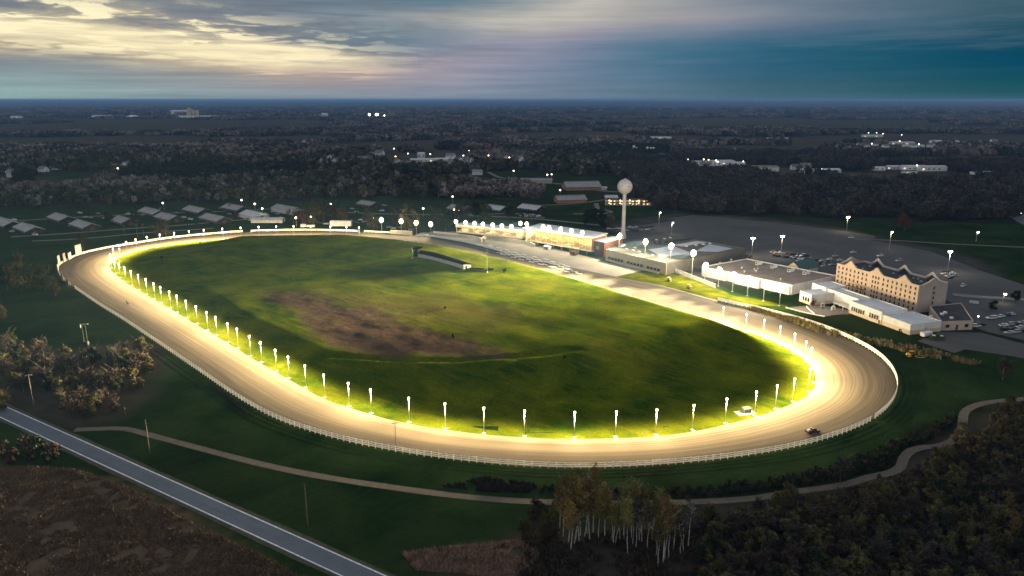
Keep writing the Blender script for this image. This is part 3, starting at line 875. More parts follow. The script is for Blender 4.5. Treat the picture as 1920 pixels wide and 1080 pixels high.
for nm, a, c, txt in runs:
    for k, (px, py) in enumerate(INF_PX[a:c]):
        q, nn = nearest_inner(*G(px, py))
        p = q - nn * 1.1
        o = lp if near_i == 0 else dup(lp, (0, 0, 0))
        o.location = (p[0], p[1], .03); o.rotation_euler = (0, 0, math.atan2(nn[1], nn[0]))
        vk = near_i * 37 % 5
        if vk != 2:
            nm_ = f'lamp_light_{vk}'
            ld = bpy.data.lights.get(nm_)
            if not ld:
                ld = o.children[-1].data.copy() if o.children[-1].type == 'LIGHT' else [c for c in o.children if c.type == 'LIGHT'][0].data.copy()
                ld.name = nm_; ld.energy = 29000 * (.72, .9, 1, 1.12, 1.25)[vk]
            if near_i: [c for c in o.children if c.type == 'LIGHT'][0].data = ld
        if nm in ('hotel', 'far'):
            ld = bpy.data.lights.get('lamp_light_turn')
            if not ld: ld = bpy.data.lights['lamp_light'].copy(); ld.name = 'lamp_light_turn'; ld.energy = 46000
            [c for c in o.children if c.type == 'LIGHT'][0].data = ld
        o['label'] = 'slim lit infield lamp post ' + txt.format(nth(k)); o['group'] = 'infield lamp posts round the track'
        near_i += 1

# small white lane pylons along the inner edge of the homestretch
def pylon():
    root = thing('track_pylon', 'x', 'pylon', (0, 0, 0))
    b = MB(); b.lathe([(.3, 0), (.3, .1), (.1, .16)], m_white, 10); b.build('foot', root, True)
    b = MB(); b.lathe([(.12, .16), (.16, 1.1), (.2, 1.35), (.1, 1.5)], m_white, 10); b.build('marker', root, True)
    return root
py_ = pylon()
for k, (px, py) in enumerate([(756,454),(778,458),(820,465),(852,472),(953,493),(996,505),(1037,515),(1083,532),(1130,544),(1177,555),(1218,565),(1275,579),(1325,592)]):
    o = py_ if k == 0 else dup(py_, (0, 0, 0))
    q, nn = nearest_inner(*G(px, py)); p = q + nn * 1.2
    o.location = (p[0], p[1], .035)
    o['label'] = f'small white marker pylon on the inner edge of the homestretch, {nth(k)} from the far end'; o['group'] = 'marker pylons on the homestretch'

# ================================================================ flood light masts
HEX = [(0, 0)] + [(math.cos(q * math.pi / 3), math.sin(q * math.pi / 3)) for q in range(6)]
def flood_bank(b_root, z, r, m):
    """a round cluster of seven lamps; one child for each lamp"""
    for hy, hz_ in HEX:
        y, zz = hy * r * 2.02, z + r * 2.9 + hz_ * r * 2.02
        b = MB()
        b.tube((-.25, y, zz), (.25, y, zz - .1), r * .55, r, m_steel, 12, True)
        b.lathe([(r * .97, .0), (r * .9, .2), (r * .55, .42), (.05, .5)], m, 12)
        k0 = len(b.v) - 48
        for i in range(k0, len(b.v)):
            p = b.v[i]; b.v[i] = (.255 + p[2], y + p[0], zz - .1 + p[1])
        b.build('floodlight', b_root, False)
def flood_mast(h, wide=2.7, rows=3, cols=3, r=.62, power=20000, tilt=58, size=120, mg=None, spill=0):
    root = thing('floodlight_mast', 'x', 'floodlight', (0, 0, 0))
    b = MB(); b.box(-.5, .5, -.5, .5, 0, .3, m_concd, .05); b.build('base', root)
    b = MB(); b.tube((0, 0, .3), (0, 0, h + 2.6), .2, .12, m_pole, 8); b.build('pole', root, True)
    b = MB()
    for i in range(3): b.box(-.4, -.28, -r * 2.6, r * 2.6, h + r * (1.15 + 1.75 * i) - .06, h + r * (1.15 + 1.75 * i) + .06, m_steel)
    b.build('crossarm', root)
    flood_bank(root, h, r, mg or m_flood)
    b = MB(); b.tube((-.6, 0, h + r * 2.9), (-.45, 0, h + r * 2.9), r * 3.35, r * 3.5, m_halo, 20); b.build('halo_disc', root)  # glowing disc added behind the bank to draw its warm halo
    lamp_light('floodlight_beam', power, size, 1.0, tilt, root, h + 1.6, (1, .80, .42), x=1.1, soft=.8)
    if spill:
        l = bpy.data.lights.new('floodlight_spill', 'POINT'); l.energy = spill; l.color = (1, .80, .50); l.shadow_soft_size = .8
        o = bpy.data.objects.new('floodlight_spill', l); COL.objects.link(o); o.parent = root; o.location = (.9, 0, h + 4.3)
    return root
SHORT = [(716,433.5,415),(753,436,418),(781,439,420),(808,442,423)]
TALL = [(1160,483,450),(1208.5,495,457),(1256,504,466),(1297,519,476)]
MED = [(1321,527,503),(1346.5,537,517),(1373,547,524),(1401,555,530),(1431,565,539),(1461,574,549)]
AIM = np.array(onf(900, 560)[:2])
mids = {}
for grp, lst, h, txt in (('short', SHORT, 8.2, 'short floodlight mast by the blank signs past the grandstand, {} from the left'), ('tall', TALL, 14.2, 'tall floodlight mast before the clubhouse wall, {} from the grandstand'), ('med', MED, 8.4, 'floodlight mast on the lawn before the white casino wall, {} from the clubhouse')):
    first = None
    for k, (px, py, hy) in enumerate(lst):
        q, nn = nearest_inner(*G(px, py)); p = np.array(G(px, py))
        rz = math.atan2(-nn[1], -nn[0])
        if first is None:
            first = o = flood_mast(h, power={'short': 350000, 'tall': 15000000, 'med': 4200000}[grp], tilt=90, size={'short': 40, 'tall': 36, 'med': 34}[grp], spill={'short': 6000, 'tall': 46000, 'med': 40000}[grp])
            lamp_light('track_beam', {'short': 60000, 'tall': 150000, 'med': 75000}[grp], 76, .9, 62, o, h + 3.6, (1, .82, .52), x=1.3, soft=.8)
        else: o = dup(first, (0, 0, 0))
        o.location = (p[0], p[1], .03); o.rotation_euler = (0, 0, rz)
        o['label'] = txt.format(nth(k)); o['group'] = 'floodlight masts along the homestretch'
# lot lights
def lot_light(h, m, power, heads=2, col=(1, .80, .5)):
    root = thing('parking_lot_light', 'x', 'street lamp', (0, 0, 0))
    b = MB(); b.lathe([(.35, 0), (.35, .7), (.2, .75)], m_concd, 10); b.build('base', root, True)
    b = MB(); b.tube((0, 0, .75), (0, 0, h), .17, .11, m_pole, 8); b.build('pole', root, True)
    b = MB(); b.box(-1.3, 1.3, -.06, .06, h - .1, h, m_steel); b.build('bracket', root)
    for s in ((-1, 1) if heads == 2 else (1,)):
        hd = MB(); hd.box(s * .85 - .7, s * .85 + .7, -.6, .6, h + .0, h + .3, m_steel, .1); q = hd.build('lamp_head', root)
        b = MB(); b.lathe([(.25, h - 1.25), (.62, h - 1.05), (.84, h - .6), (.78, h - .2), (.55, h - .012)], m, 14, (s * .85, 0)); b.build('lens', q, True)
    if power:
        lamp_light('lot_lamp_light', power, 150, .6, 0, root, h - 1.5, col, soft=.6)
    return root
LOT = [((1409,481),14.5,2,m_flood,9000,'white lot light with warm twin heads behind the roof vents of the casino'), ((1464,478),15,2,m_flood,9000,'bright twin headed lot light beside the dark parked cars'), ((1587,435),14,2,m_flood,6000,'lone lit lamp mast at the gravel edge near the tree line'), ((1667,468),14.5,1,m_cool,2500,'single headed cool white lamp mast in the empty lot'), ((1776,512),15.5,2,m_flood,9000,'glowing lamp mast rising behind the hotel end wall'),
       ((1235,428),15,1,m_small,3000,'slim lamp mast on the lot edge right of the water tower'), ((1259,440),11,1,m_small,3000,'shorter lamp mast beside the clubhouse roof corner'), ((1830,452),8,1,m_cool,900,'low lamp on the grass far beyond the hotel'), ((1880,569),6,1,m_small,900,'small warm lamp behind the round dark tree by the hotel lot')]
for p, h, hd, m, pw, lab in LOT:
    o = lot_light(h, m, pw, hd); x, y = G(*p); o.location = (x, y, .02); o.rotation_euler = (0, 0, R(25)); o['label'] = lab; o['group'] = 'lamp masts in the parking lots'
# unlit masts / utility poles
def util_pole(h, arms=1, r=.16, m=None):
    root = thing('utility_pole', 'x', 'utility pole', (0, 0, 0))
    m = m or m_wood
    b = MB(); b.tube((0, 0, -.3), (0, 0, h), r, r * .65, m, 7); b.build('pole', root, True)
    for k in range(arms):
        b = MB(); b.box(-1.2, 1.2, -.07, .07, h - .8 - k * 1.3, h - .62 - k * 1.3, m)
        for q in (-1.1, -.5, .5, 1.1): b.tube((q, 0, h - .62 - k * 1.3), (q, 0, h - .4 - k * 1.3), .06, .04, m_steel, 6)
        b.build('crossarm', root)
    return root
UP = [((281,851),12.5,0,'bare grey utility pole standing beside the bend of the gravel path'), ((577,987),13,0,'bare pole on the grass between the road and the gravel path'), ((64,765),14,1,'roadside utility pole with crossarm at the bare thicket'), ((743,846),11,1,'thin pole just outside the fence on the near straight'), ((1562,414),14.5,1,'unlit mast standing on the grass before the dark tree line'), ((1265.5,405),13,0,'thin unlit mast on the far side of the lot'),
      ((179,437),11,1,'utility pole between the barns and the lane'), ((234,443),10,1,'thin pole in the field below the barns'), ((258,445),12,2,'left pole of the double crossarm pair below the barns'), ((270,445),12,2,'right pole of the double crossarm pair below the barns'), ((235,778),3.2,0,'short stake in the grass above the gravel path')]
for p, h, a, lab in UP:
    o = util_pole(h, a); x, y = G(*p); o.location = (x, y, 0); o.rotation_euler = (0, 0, R(15)); o['label'] = lab
# the two flag poles by the tote building
for p, h, lab in (((913.5,510.5),15,'tall white flagpole right of the tote building'), ((773.5,484),8,'short white flagpole at the left end of the tote building')):
    x, y, z = onf(*p)
    root = thing('flagpole', lab, 'flagpole', (x, y, z))
    b = MB(); b.lathe([(.45, -.1), (.45, .35), (.2, .4)], m_white, 10); b.build('base', root, True)
    b = MB(); b.tube((0, 0, .4), (0, 0, h), .09, .05, m_pole, 8); b.build('pole', root, True)
    b = MB(); b.lathe([(.03, h), (.13, h + .12), (.03, h + .26)], m_steel, 10); b.build('finial', root, True)
# double post stand on the left grass
x, y = G(163, 656)
root = thing('twin_post_stand', 'dark twin post stand with pale top bar on the left grass', 'post stand', (x, y, 0), R(8))
m_dkgreen = mat('dark_green_paint', (.022, .032, .024), .8, .3, 1)
m_pale = mat('pale_metal', (.4, .42, .4), .6, .2, 1)
for s in (-.75, .75):
    b = MB(); b.tube((s, 0, -.2), (s, 0, 12.6), .22, .17, m_dkgreen, 8); b.build('post', root, True)
b = MB()
for z in (3, 5.5, 8, 10.3): b.box(-.75, .75, -.06, .06, z, z + .16, m_dkgreen)
b.build('brace', root)
b = MB(); b.box(-1.5, 2.2, -.14, .14, 12.61, 12.9, m_pale); b.box(-1.5, -1.25, -.12, .12, 11.0, 12.6, m_pale); b.build('top_bar', root)
b = MB(); b.box(-1.1, 1.1, -.9, .9, -.1, 4.2, m_dkgreen, .2); b.build('cabinet', root)
# ================================================================ buildings
m_glass = mat('dark_glass', (.02, .022, .026), .12, .3, .3, spec=.6)
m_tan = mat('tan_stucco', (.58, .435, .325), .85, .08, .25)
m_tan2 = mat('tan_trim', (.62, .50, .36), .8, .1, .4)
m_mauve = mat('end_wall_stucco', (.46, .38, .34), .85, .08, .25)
m_roofd = mat('dark_roof_membrane', (.030, .034, .042), .8, .5, .15)
m_rooft = mat('white_roof_membrane', (.52, .55, .60), .6, .15, .2)
m_roofg = mat('grey_green_roof', (.10, .105, .095), .85, .35, .12)
m_roofb = mat('brown_gravel_roof', (.20, .175, .16), .9, .25, .15)
m_wwall = mat('white_wall', (.66, .66, .67), .7, .12, .3)
m_creamw = mat('cream_wall', (.55, .46, .34), .8, .12, .3)
m_blue = mat('pale_blue_roof', (.38, .42, .50), .5, .15, .2)
m_red = mat('red_brick', (.15, .06, .042), .85, .3, .5)
m_green = mat('green_metal_roof', (.02, .075, .075), .5, .2, .4)
m_brown = mat('dark_brown_boards', (.075, .05, .04), .85, .3, .5)
m_seat = mat('seating_concrete', (.56, .45, .28), .85, .25, .6)
m_orange = mat('orange_seats', (.56, .33, .13), .7, .3, .8)
m_trim = mat('cream_trim', (.68, .60, .44), .7, .12, .5)
m_litwin = emit('lit_window', (1.0, .72, .38), 1.6)
m_litroom = emit('lit_interior', (1.0, .76, .42), .9)

def place(name, label, cat, a, b, group=None):
    loc, rz, L = frame_of(a, b)
    return thing(name, label, cat, loc, rz, group), L

# ---- hotel: long axis from the near corner to the far corner
hn, hf = (224.6, 390.5), (204.0, 447.5)
hotel, HL = place('hotel', 'five storey tan hotel with curved gables and a dark flat roof', 'hotel', hn, hf)
HT = 15.6
def gable_profile(L, base, peaks, rise=3.1, hw=5.2):
    """roofline from 0 to L with stepped, swept gables"""
    pts = [(0, base)]
    for c in peaks:
        pts += [(c - hw, base), (c - hw * .8, base + .55), (c - hw * .36, base + rise * .66), (c - hw * .30, base + rise * .84), (c, base + rise + .7),
                (c + hw * .30, base + rise * .84), (c + hw * .36, base + rise * .66), (c + hw * .8, base + .55), (c + hw, base)]
    pts.append((L, base))
    return pts
PK = [HL * .17, HL * .49, HL * .82]
# facade toward the track lies on local +y side here (track is to the left of near->far)
HD = 21.0
def wall_from_profile(name, prof, yc, thick, m, root, cap=None):
    b = MB()
    pr = [(prof[0][0], 0)] + prof + [(prof[-1][0], 0)]
    b.sideprism(pr, yc - thick / 2, yc + thick / 2, m)
    o = b.build(name, root)
    if cap:
        c = MB()
        for (x0, z0), (x1, z1) in zip(prof[:-1], prof[1:]):
            if abs(x1 - x0) < .02: continue
            c.add([(x0, yc - thick / 2 - .12, z0 + .004), (x1, yc - thick / 2 - .12, z1 + .004), (x1, yc + thick / 2 + .12, z1 + .004), (x0, yc + thick / 2 + .12, z0 + .004),
                   (x0, yc - thick / 2 - .12, z0 + .26), (x1, yc - thick / 2 - .12, z1 + .26), (x1, yc + thick / 2 + .12, z1 + .26), (x0, yc + thick / 2 + .12, z0 + .26)],
                  [(0, 3, 2, 1), (4, 5, 6, 7), (0, 1, 5, 4), (2, 3, 7, 6), (1, 2, 6, 5), (3, 0, 4, 7)], cap)
        c.build('coping', o)
    return o
prof = gable_profile(HL, HT, PK)
wall_from_profile('facade', prof, 0, .6, m_tan, hotel, m_tan2)
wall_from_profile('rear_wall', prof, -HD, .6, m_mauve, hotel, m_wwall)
# end walls with one broad gable
def end_wall(xc, name):
    b = MB()
    pr = gable_profile(HD - .6, HT, [HD / 2 - .3], 2.6, 8.2)
    V0 = [(-.3 - 0, 0)] + [(-.3 - u, z) for u, z in pr] + [(-.3 - (HD - .6), 0)]
    n = len(V0)
    vs = [(xc - .3, y, z) for y, z in V0] + [(xc + .3, y, z) for y, z in V0]
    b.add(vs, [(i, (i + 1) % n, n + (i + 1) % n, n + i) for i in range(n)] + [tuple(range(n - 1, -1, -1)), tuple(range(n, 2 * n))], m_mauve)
    o = b.build(name, hotel)
    c = MB()
    P = [(-.3 - u, z) for u, z in pr]
    for (y0, z0), (y1, z1) in zip(P[:-1], P[1:]):
        if abs(y1 - y0) < .02: continue
        c.add([(xc - .42, y0, z0 + .004), (xc + .42, y0, z0 + .004), (xc + .42, y1, z1 + .004), (xc - .42, y1, z1 + .004), (xc - .42, y0, z0 + .22), (xc + .42, y0, z0 + .22), (xc + .42, y1, z1 + .22), (xc - .42, y1, z1 + .22)],
              [(0, 3, 2, 1), (4, 5, 6, 7), (0, 1, 5, 4), (2, 3, 7, 6), (1, 2, 6, 5), (3, 0, 4, 7)], m_tan2)
    c.build('coping', o)
    return o
ew = end_wall(.3, 'end_wall'); end_wall(HL - .3, 'end_wall')
b = MB(); b.box(.6, HL - .6, -HD + .3, -.3, HT - 1.3, HT - .9, m_roofd); rf = b.build('roof', hotel)
for c in PK:  # small dark cross roofs tying each pair of gables' backs
    b = MB()
    for y0, y1 in ((-4.6, -.32), (-HD + .32, -HD + 4.6)):
        yr, yf = (y0, y1) if y0 > -8 else (y1, y0)
        b.add([(c - 4.2, yf, HT - .895), (c + 4.2, yf, HT - .895), (c, yf, HT + 2.4), (c, yr, HT - .895)], [(0, 1, 2), (0, 2, 3), (2, 1, 3)], m_roofd)
    b.build('cross_roof', hotel)
rr = random.Random(4)
for k in range(9):
    b = MB(); x0, y0 = rr.uniform(5, HL - 6), rr.uniform(-HD + 5, -5); s = rr.uniform(.5, 1.1)
    b.box(x0, x0 + s, y0, y0 + s, HT - .895, HT - .3 + rr.uniform(0, .5), m_pale, .08); b.build('roof_vent', hotel)
# windows: each a recessed pane in a pale surround with a sill grille
wb_ = MB()
wb_.box(-.66, .66, .30, .36, -.12, 0, m_tan2); wb_.box(-.66, .66, .30, .36, 1.72, 1.84, m_tan2)
wb_.box(-.66, -.54, .30, .36, .0, 1.72, m_tan2); wb_.box(.54, .66, .30, .36, .0, 1.72, m_tan2)
wb_.box(-.54, .54, .295, .325, .5, 1.72, m_glass); wb_.box(-.54, .54, .295, .35, .06, .45, m_brown)
wme = wb_.mesh('window')
cols = [2.0 + 3.15 * i for i in range(8)] + [HL * .49 - 2.1, HL * .49, HL * .49 + 2.1] + [HL - 2.0 - 3.15 * i for i in range(8)]
FL = [1.3 + 2.85 * k for k in range(5)]
for c in cols:
    for z in FL:
        o = link('window', wme, hotel); o.location = (c, 0, z)
for z in FL:
    o = link('window', wme, hotel); o.location = (0, -HD * .53, z); o.rotation_euler = (0, 0, R(90))
# arched relief inside the middle gable, entrance canopies at its foot
b = MB(); b.box(HL * .49 - 3.6, HL * .49 + 3.6, .3, .42, HT - .9, HT - .6, m_tan2); b.build('cornice', hotel)
for i, c in enumerate((HL * .62, HL * .68, HL * .74, HL * .80)):
    b = MB(); b.box(c - .9, c + .9, .3, 2.2, 4.3, 4.5, m_brown, .05); b.tube((c - .8, 2.0, 0), (c - .8, 2.0, 4.3), .1, .1, m_brown, 6); b.tube((c + .8, 2.0, 0), (c + .8, 2.0, 4.3), .1, .1, m_brown, 6); b.build('balcony_porch', hotel)

# ---- generic flat roofed block from a ground polygon
def flat_block(name, label, cat, poly, h, mw, mr, par=.5, base=None, eq=0, z0=0):
    cx, cy_ = np.mean(poly, 0)
    root = thing(name, label, cat, (cx, cy_, z0))
    P = [(x - cx, y - cy_) for x, y in poly]
    if np.sum([P[i][0] * P[(i + 1) % len(P)][1] - P[(i + 1) % len(P)][0] * P[i][1] for i in range(len(P))]) < 0: P = P[::-1]
    b = MB(); n = len(P)
    def inset(P, d):
        out = []
        for i in range(n):
            p0, p1, p2 = np.array(P[i - 1]), np.array(P[i]), np.array(P[(i + 1) % n])
            a = (p1 - p0) / np.linalg.norm(p1 - p0); c = (p2 - p1) / np.linalg.norm(p2 - p1)
            n1 = np.array([-a[1], a[0]]); n2 = np.array([-c[1], c[0]])
            m = n1 + n2; m = m / max(.3, np.dot(m, n1))
            out.append(tuple(p1 + m * d))
        return out
    I = inset(P, .35)
    Zb = 0 if not base else base[0]
    vs = [(x, y, Zb) for x, y in P] + [(x, y, h) for x, y in P] + [(x, y, h) for x, y in I] + [(x, y, h - par) for x, y in I]
    fs = []
    for k in range(3):
        for i in range(n): fs.append((k * n + i, k * n + (i + 1) % n, (k + 1) * n + (i + 1) % n, (k + 1) * n + i))
    b.add(vs, fs, mw); b.build('wall', root)
    if base:
        b = MB(); Q = inset(P, -.05); b.prism(Q, 0, Zb, base[1]); b.build('base_course', root)
    b = MB(); b.prism(inset(P, .353), h - par - .3, h - par, mr); b.build('roof', root)
    return root, P, (cx, cy_)

# ---- white casino with the brown gravel roof
CR = [(128, 481), (170, 429.7), (208, 454.8), (166, 506)]
cas, CPp, CC = flat_block('casino_building', 'large white windowless casino building with brown gravel roof and vents', 'casino', CR, 6.2, m_wwall, m_roofb, .5)
def on_roof(px, py, z, c): 
    x, y = G(px, py, z); return x - c[0], y - c[1]
for px, py in ((1423, 494), (1451, 500), (1483, 507), (1512, 512)):
    x0, y0 = on_roof(px, py, 6.6, CC)
    b = MB(); b.box(-2.2, 2.2, -1.1, 1.1, .25, 1.9, m_wwall, .12); b.box(-2.0, -1.0, -.9, .9, 1.905, 2.15, m_roofd); b.box(-2.0, 2.0, -.9, .9, 0, .25, m_steel)
    b.box(-2.23, -2.2, -.9, .9, .5, 1.7, m_brown)
    o = b.build('rooftop_unit', cas); o.location = (x0, y0, 5.7); o.rotation_euler = (0, 0, R(30))
for px, py in ((1371, 488), (1391, 503), (1396, 510), (1415, 506), (1421, 505), (1418, 509), (1464, 524), (1350, 494)):
    x0, y0 = on_roof(px, py, 6.2, CC)
    b = MB(); b.lathe([(.45, 0), (.45, 1.0), (.7, 1.05), (.7, 1.35), (.2, 1.5)], m_pale, 10); o = b.build('roof_vent', cas, True); o.location = (x0, y0, 5.7)
# front wall steps forward in white bays
for k, (f0, f1, dep, hh) in enumerate(((.03, .30, 1.6, 5.2), (.42, .68, 2.6, 5.9), (.74, .985, 1.2, 5.2))):
    a, c = np.array(CR[0]), np.array(CR[1]); d = (c - a) / np.linalg.norm(c - a); nn = np.array([d[1], -d[0]])
    L = np.linalg.norm(c - a); p0 = a + d * L * f0 - CC; p1 = a + d * L * f1 - CC
    b = MB(); b.prism([tuple(p0), tuple(p0 + nn * dep), tuple(p1 + nn * dep), tuple(p1)], 0, hh, m_wwall); b.build('wall_bay', cas)
a, c = np.array(CR[0]), np.array(CR[1]); d = (c - a) / np.linalg.norm(c - a); nn = np.array([d[1], -d[0]]); L = np.linalg.norm(c - a)
b = MB(); p0 = a + d * L * .86 + nn * 1.25 - CC; p1 = a + d * L * .96 + nn * 1.25 - CC
b.prism([tuple(p0), tuple(p0 + nn * .12), tuple(p1 + nn * .12), tuple(p1)], 1.6, 4.3, m_pale); b.build('wall_sign', cas)
# cream porch with the green gable roof behind it
q0, q1 = G(1488, 503, 4), G(1522, 497, 4)
pr_, L = place('entrance_porch', 'cream entrance porch with dark green gable roof behind the casino', 'porch', q0, (q0[0] + 18, q0[1] + 12))
b = MB(); b.box(0, 20, -5, 5, 0, 4.2, m_creamw); b.build('wall', pr_)
b = MB(); b.sideprism([(-5.6, 4.21), (5.6, 4.21), (0, 8.2)], -.1, 0.3, m_creamw); o = b.build('gable', pr_); o.rotation_euler = (0, 0, R(90))
b = MB(); b.add([(-.6, -6, 4.1), (20.6, -6, 4.1), (20.6, 0, 8.5), (-.6, 0, 8.5), (-.6, 6, 4.1), (20.6, 6, 4.1), (-.6, -6, 3.85), (20.6, -6, 3.85), (20.6, 0, 8.25), (-.6, 0, 8.25), (-.6, 6, 3.85), (20.6, 6, 3.85)],
    [(0, 1, 2, 3), (3, 2, 5, 4), (7, 6, 9, 8), (8, 9, 10, 11), (0, 6, 7, 1), (4, 5, 11, 10), (0, 3, 9, 6), (3, 4, 10, 9), (1, 7, 8, 2), (2, 8, 11, 5)], m_green); b.build('roof', pr_)

# ---- clubhouse with skylit roof
CL = [(70, 531), (104.6, 483), (174, 533), (122, 600)]
club, CLp, CLc = flat_block('clubhouse', 'wide clubhouse with grey flat roof, pale roof panels and beige front wall', 'clubhouse', CL, 8.0, mat('slate_wall', (.10, .098, .095), .85, .2, .3), m_roofg, .5)
def roof_patch(px4, z, name, m, dz=.06):
    P = [np.array(G(px, py, z)) - CLc for px, py in px4]
    b = MB(); b.prism([tuple(p) for p in P][::-1], z, z + dz, m); return b.build(name, club)
ZR = 7.5
roof_patch([(1216,468),(1243,482.5),(1296,474),(1262,461)], ZR, 'roof_panel', m_blue)
roof_patch([(1305,470.5),(1345,472.5),(1374,466),(1330,457.5)], ZR, 'roof_panel', m_blue)
roof_patch([(1262,459.5),(1280,462),(1326,454.5),(1306,452)], ZR, 'roof_panel', m_rooft)
roof_patch([(1225,455.5),(1229,458),(1302,448.5),(1297,447)], ZR, 'roof_step', m_roofd, .5)
for px, py in ((1175,467),(1187,469.5),(1199,472.5),(1211,475.5),(1223,478.5),(1236,481),(1190,465),(1231,450),(1232,456),(1243,455),(1246,448),(1257,446),(1287,462),(1305,460),(1319,458.5),(1331,456.5)):
    p = np.array(G(px, py, ZR)) - CLc
    b = MB(); b.box(-1.1, 1.1, -.55, .55, ZR, ZR + .55, m_rooft, .1); o = b.build('roof_vent', club); o.location = (p[0], p[1], 0); o.rotation_euler = (0, 0, R(-50))
a, c = np.array(CL[0]), np.array(CL[1]); d = (c - a) / np.linalg.norm(c - a); L = np.linalg.norm(c - a)
b = MB(); b.box(-.1, L + .1, -.32, -.004, 0, 8.06, m_creamw); o = b.build('front_wall', club); o.location = tuple(a - CLc) + (0,); o.rotation_euler = (0, 0, math.atan2(d[1], d[0]))
# strip of dark windows with mullions along the front, set just proud of the wall
a, c = np.array(CL[0]), np.array(CL[1]); d = (c - a) / np.linalg.norm(c - a); nn = np.array([d[1], -d[0]]); L = np.linalg.norm(c - a)
rzc = math.atan2(d[1], d[0])
for k in range(16):
    if k in (5, 11): continue
    p = a + d * L * (.04 + .055 * k) + nn * .33 - CLc
    b = MB(); b.box(0, 2.5, -.10, -.01, 1.2, 3.0, m_glass); b.box(-.12, 0, -.16, -.01, 1.1, 3.1, m_trim); b.box(0, 2.5, -.16, -.01, 3.0, 3.12, m_trim); b.box(0, 2.5, -.2, -.01, 1.08, 1.2, m_trim)
    o = b.build('window', club); o.location = (p[0], p[1], 0); o.rotation_euler = (0, 0, rzc)
b = MB(); b.box(L * .02, L * .92, -2.6, -2.3, 0, 1.1, m_trim); o = b.build('terrace_rail', club); o.location = tuple(a - CLc) + (0,); o.rotation_euler = (0, 0, rzc)

# ---- grandstand
gs0, gs1 = (10.9, 590.0), (60.0, 543.6)
gs, GLn = place('grandstand', 'lit glass fronted grandstand with tiered orange seats and floodlit roof', 'grandstand', gs0, gs1)
# local x runs along the front, local +y is away from the track
Z0, ZT, DP = 4.2, 14.4, 19.0
b = MB(); b.box(0, GLn, 0, DP, Z0 - .9, Z0 - .3, m_trim); b.build('floor_slab', gs)
st_ = MB(); so_ = MB()
for k in range(9):
    y0 = 1.2 + k * 1.75
    st_.box(.7, GLn - .7, y0, y0 + 1.75 if k < 8 else DP - .4, Z0 - .295, Z0 + .1 + k * .62, m_seat)
    for j in range(6):
        if (j + k) % 5 == 4: continue
        x0 = 1.6 + j * (GLn - 2) / 6
        so_.box(x0, x0 + (GLn - 2) / 6 - 1.6, y0 + .5, y0 + 1.0, Z0 + .103 + k * .62, Z0 + .62 + k * .62, m_orange if j not in (0, 5) else m_seat)
st_.build('seating_tier', gs); so_.build('seat_row', gs)
b = MB(); b.box(0, GLn, DP - .35, DP, Z0 - .295, ZT - .9, m_trim); b.build('rear_wall', gs)
for xs in (0, GLn - .3):
    b = MB(); b.box(xs, xs + .3, .6, DP - .36, Z0 - .29, ZT - .9, m_trim if xs == 0 else m_red); b.build('side_wall', gs)
for k in range(13):
    x0 = k * (GLn - .4) / 12
    b = MB(); b.box(x0, x0 + .32, .0, .35, Z0 - .29, ZT - .9, m_trim); b.build('column', gs)
for zb, hb in ((Z0 + .2, .14), (Z0 + 4.6, .12)):
    b = MB(); b.box(.33, GLn - .4, .08, .2, zb, zb + hb, m_trim); b.build('front_rail', gs)
b = MB(); b.sideprism([(-1.6, ZT - .45), (-1.6, ZT - .85), (DP + .6, ZT + .35), (DP + .6, ZT + .75)], -.6, GLn + .6, m_rooft)
o = b.build('roof', gs); o.rotation_euler = (0, 0, R(90)); o.location = (GLn, 0, 0); o.rotation_euler = (0, 0, R(90))
b = MB(); b.box(-.5, GLn + .5, -1.75, -1.6, ZT - 1.0, ZT - .3, m_trim); b.build('fascia', gs)
b = MB()
for k in range(8): b.box(2 + k * 8.4, 2.8 + k * 8.4, 2.5, 3.4, 0, Z0 - .9, m_concd); b.box(2 + k * 8.4, 2.8 + k * 8.4, DP - 3, DP - 2, 0, Z0 - .9, m_concd)
b.build('undercroft_pier', gs)
b = MB(); b.box(0, GLn, DP - 1.6, DP - 1.2, 0, Z0 - .9, m_brown); b.build('undercroft_wall', gs)
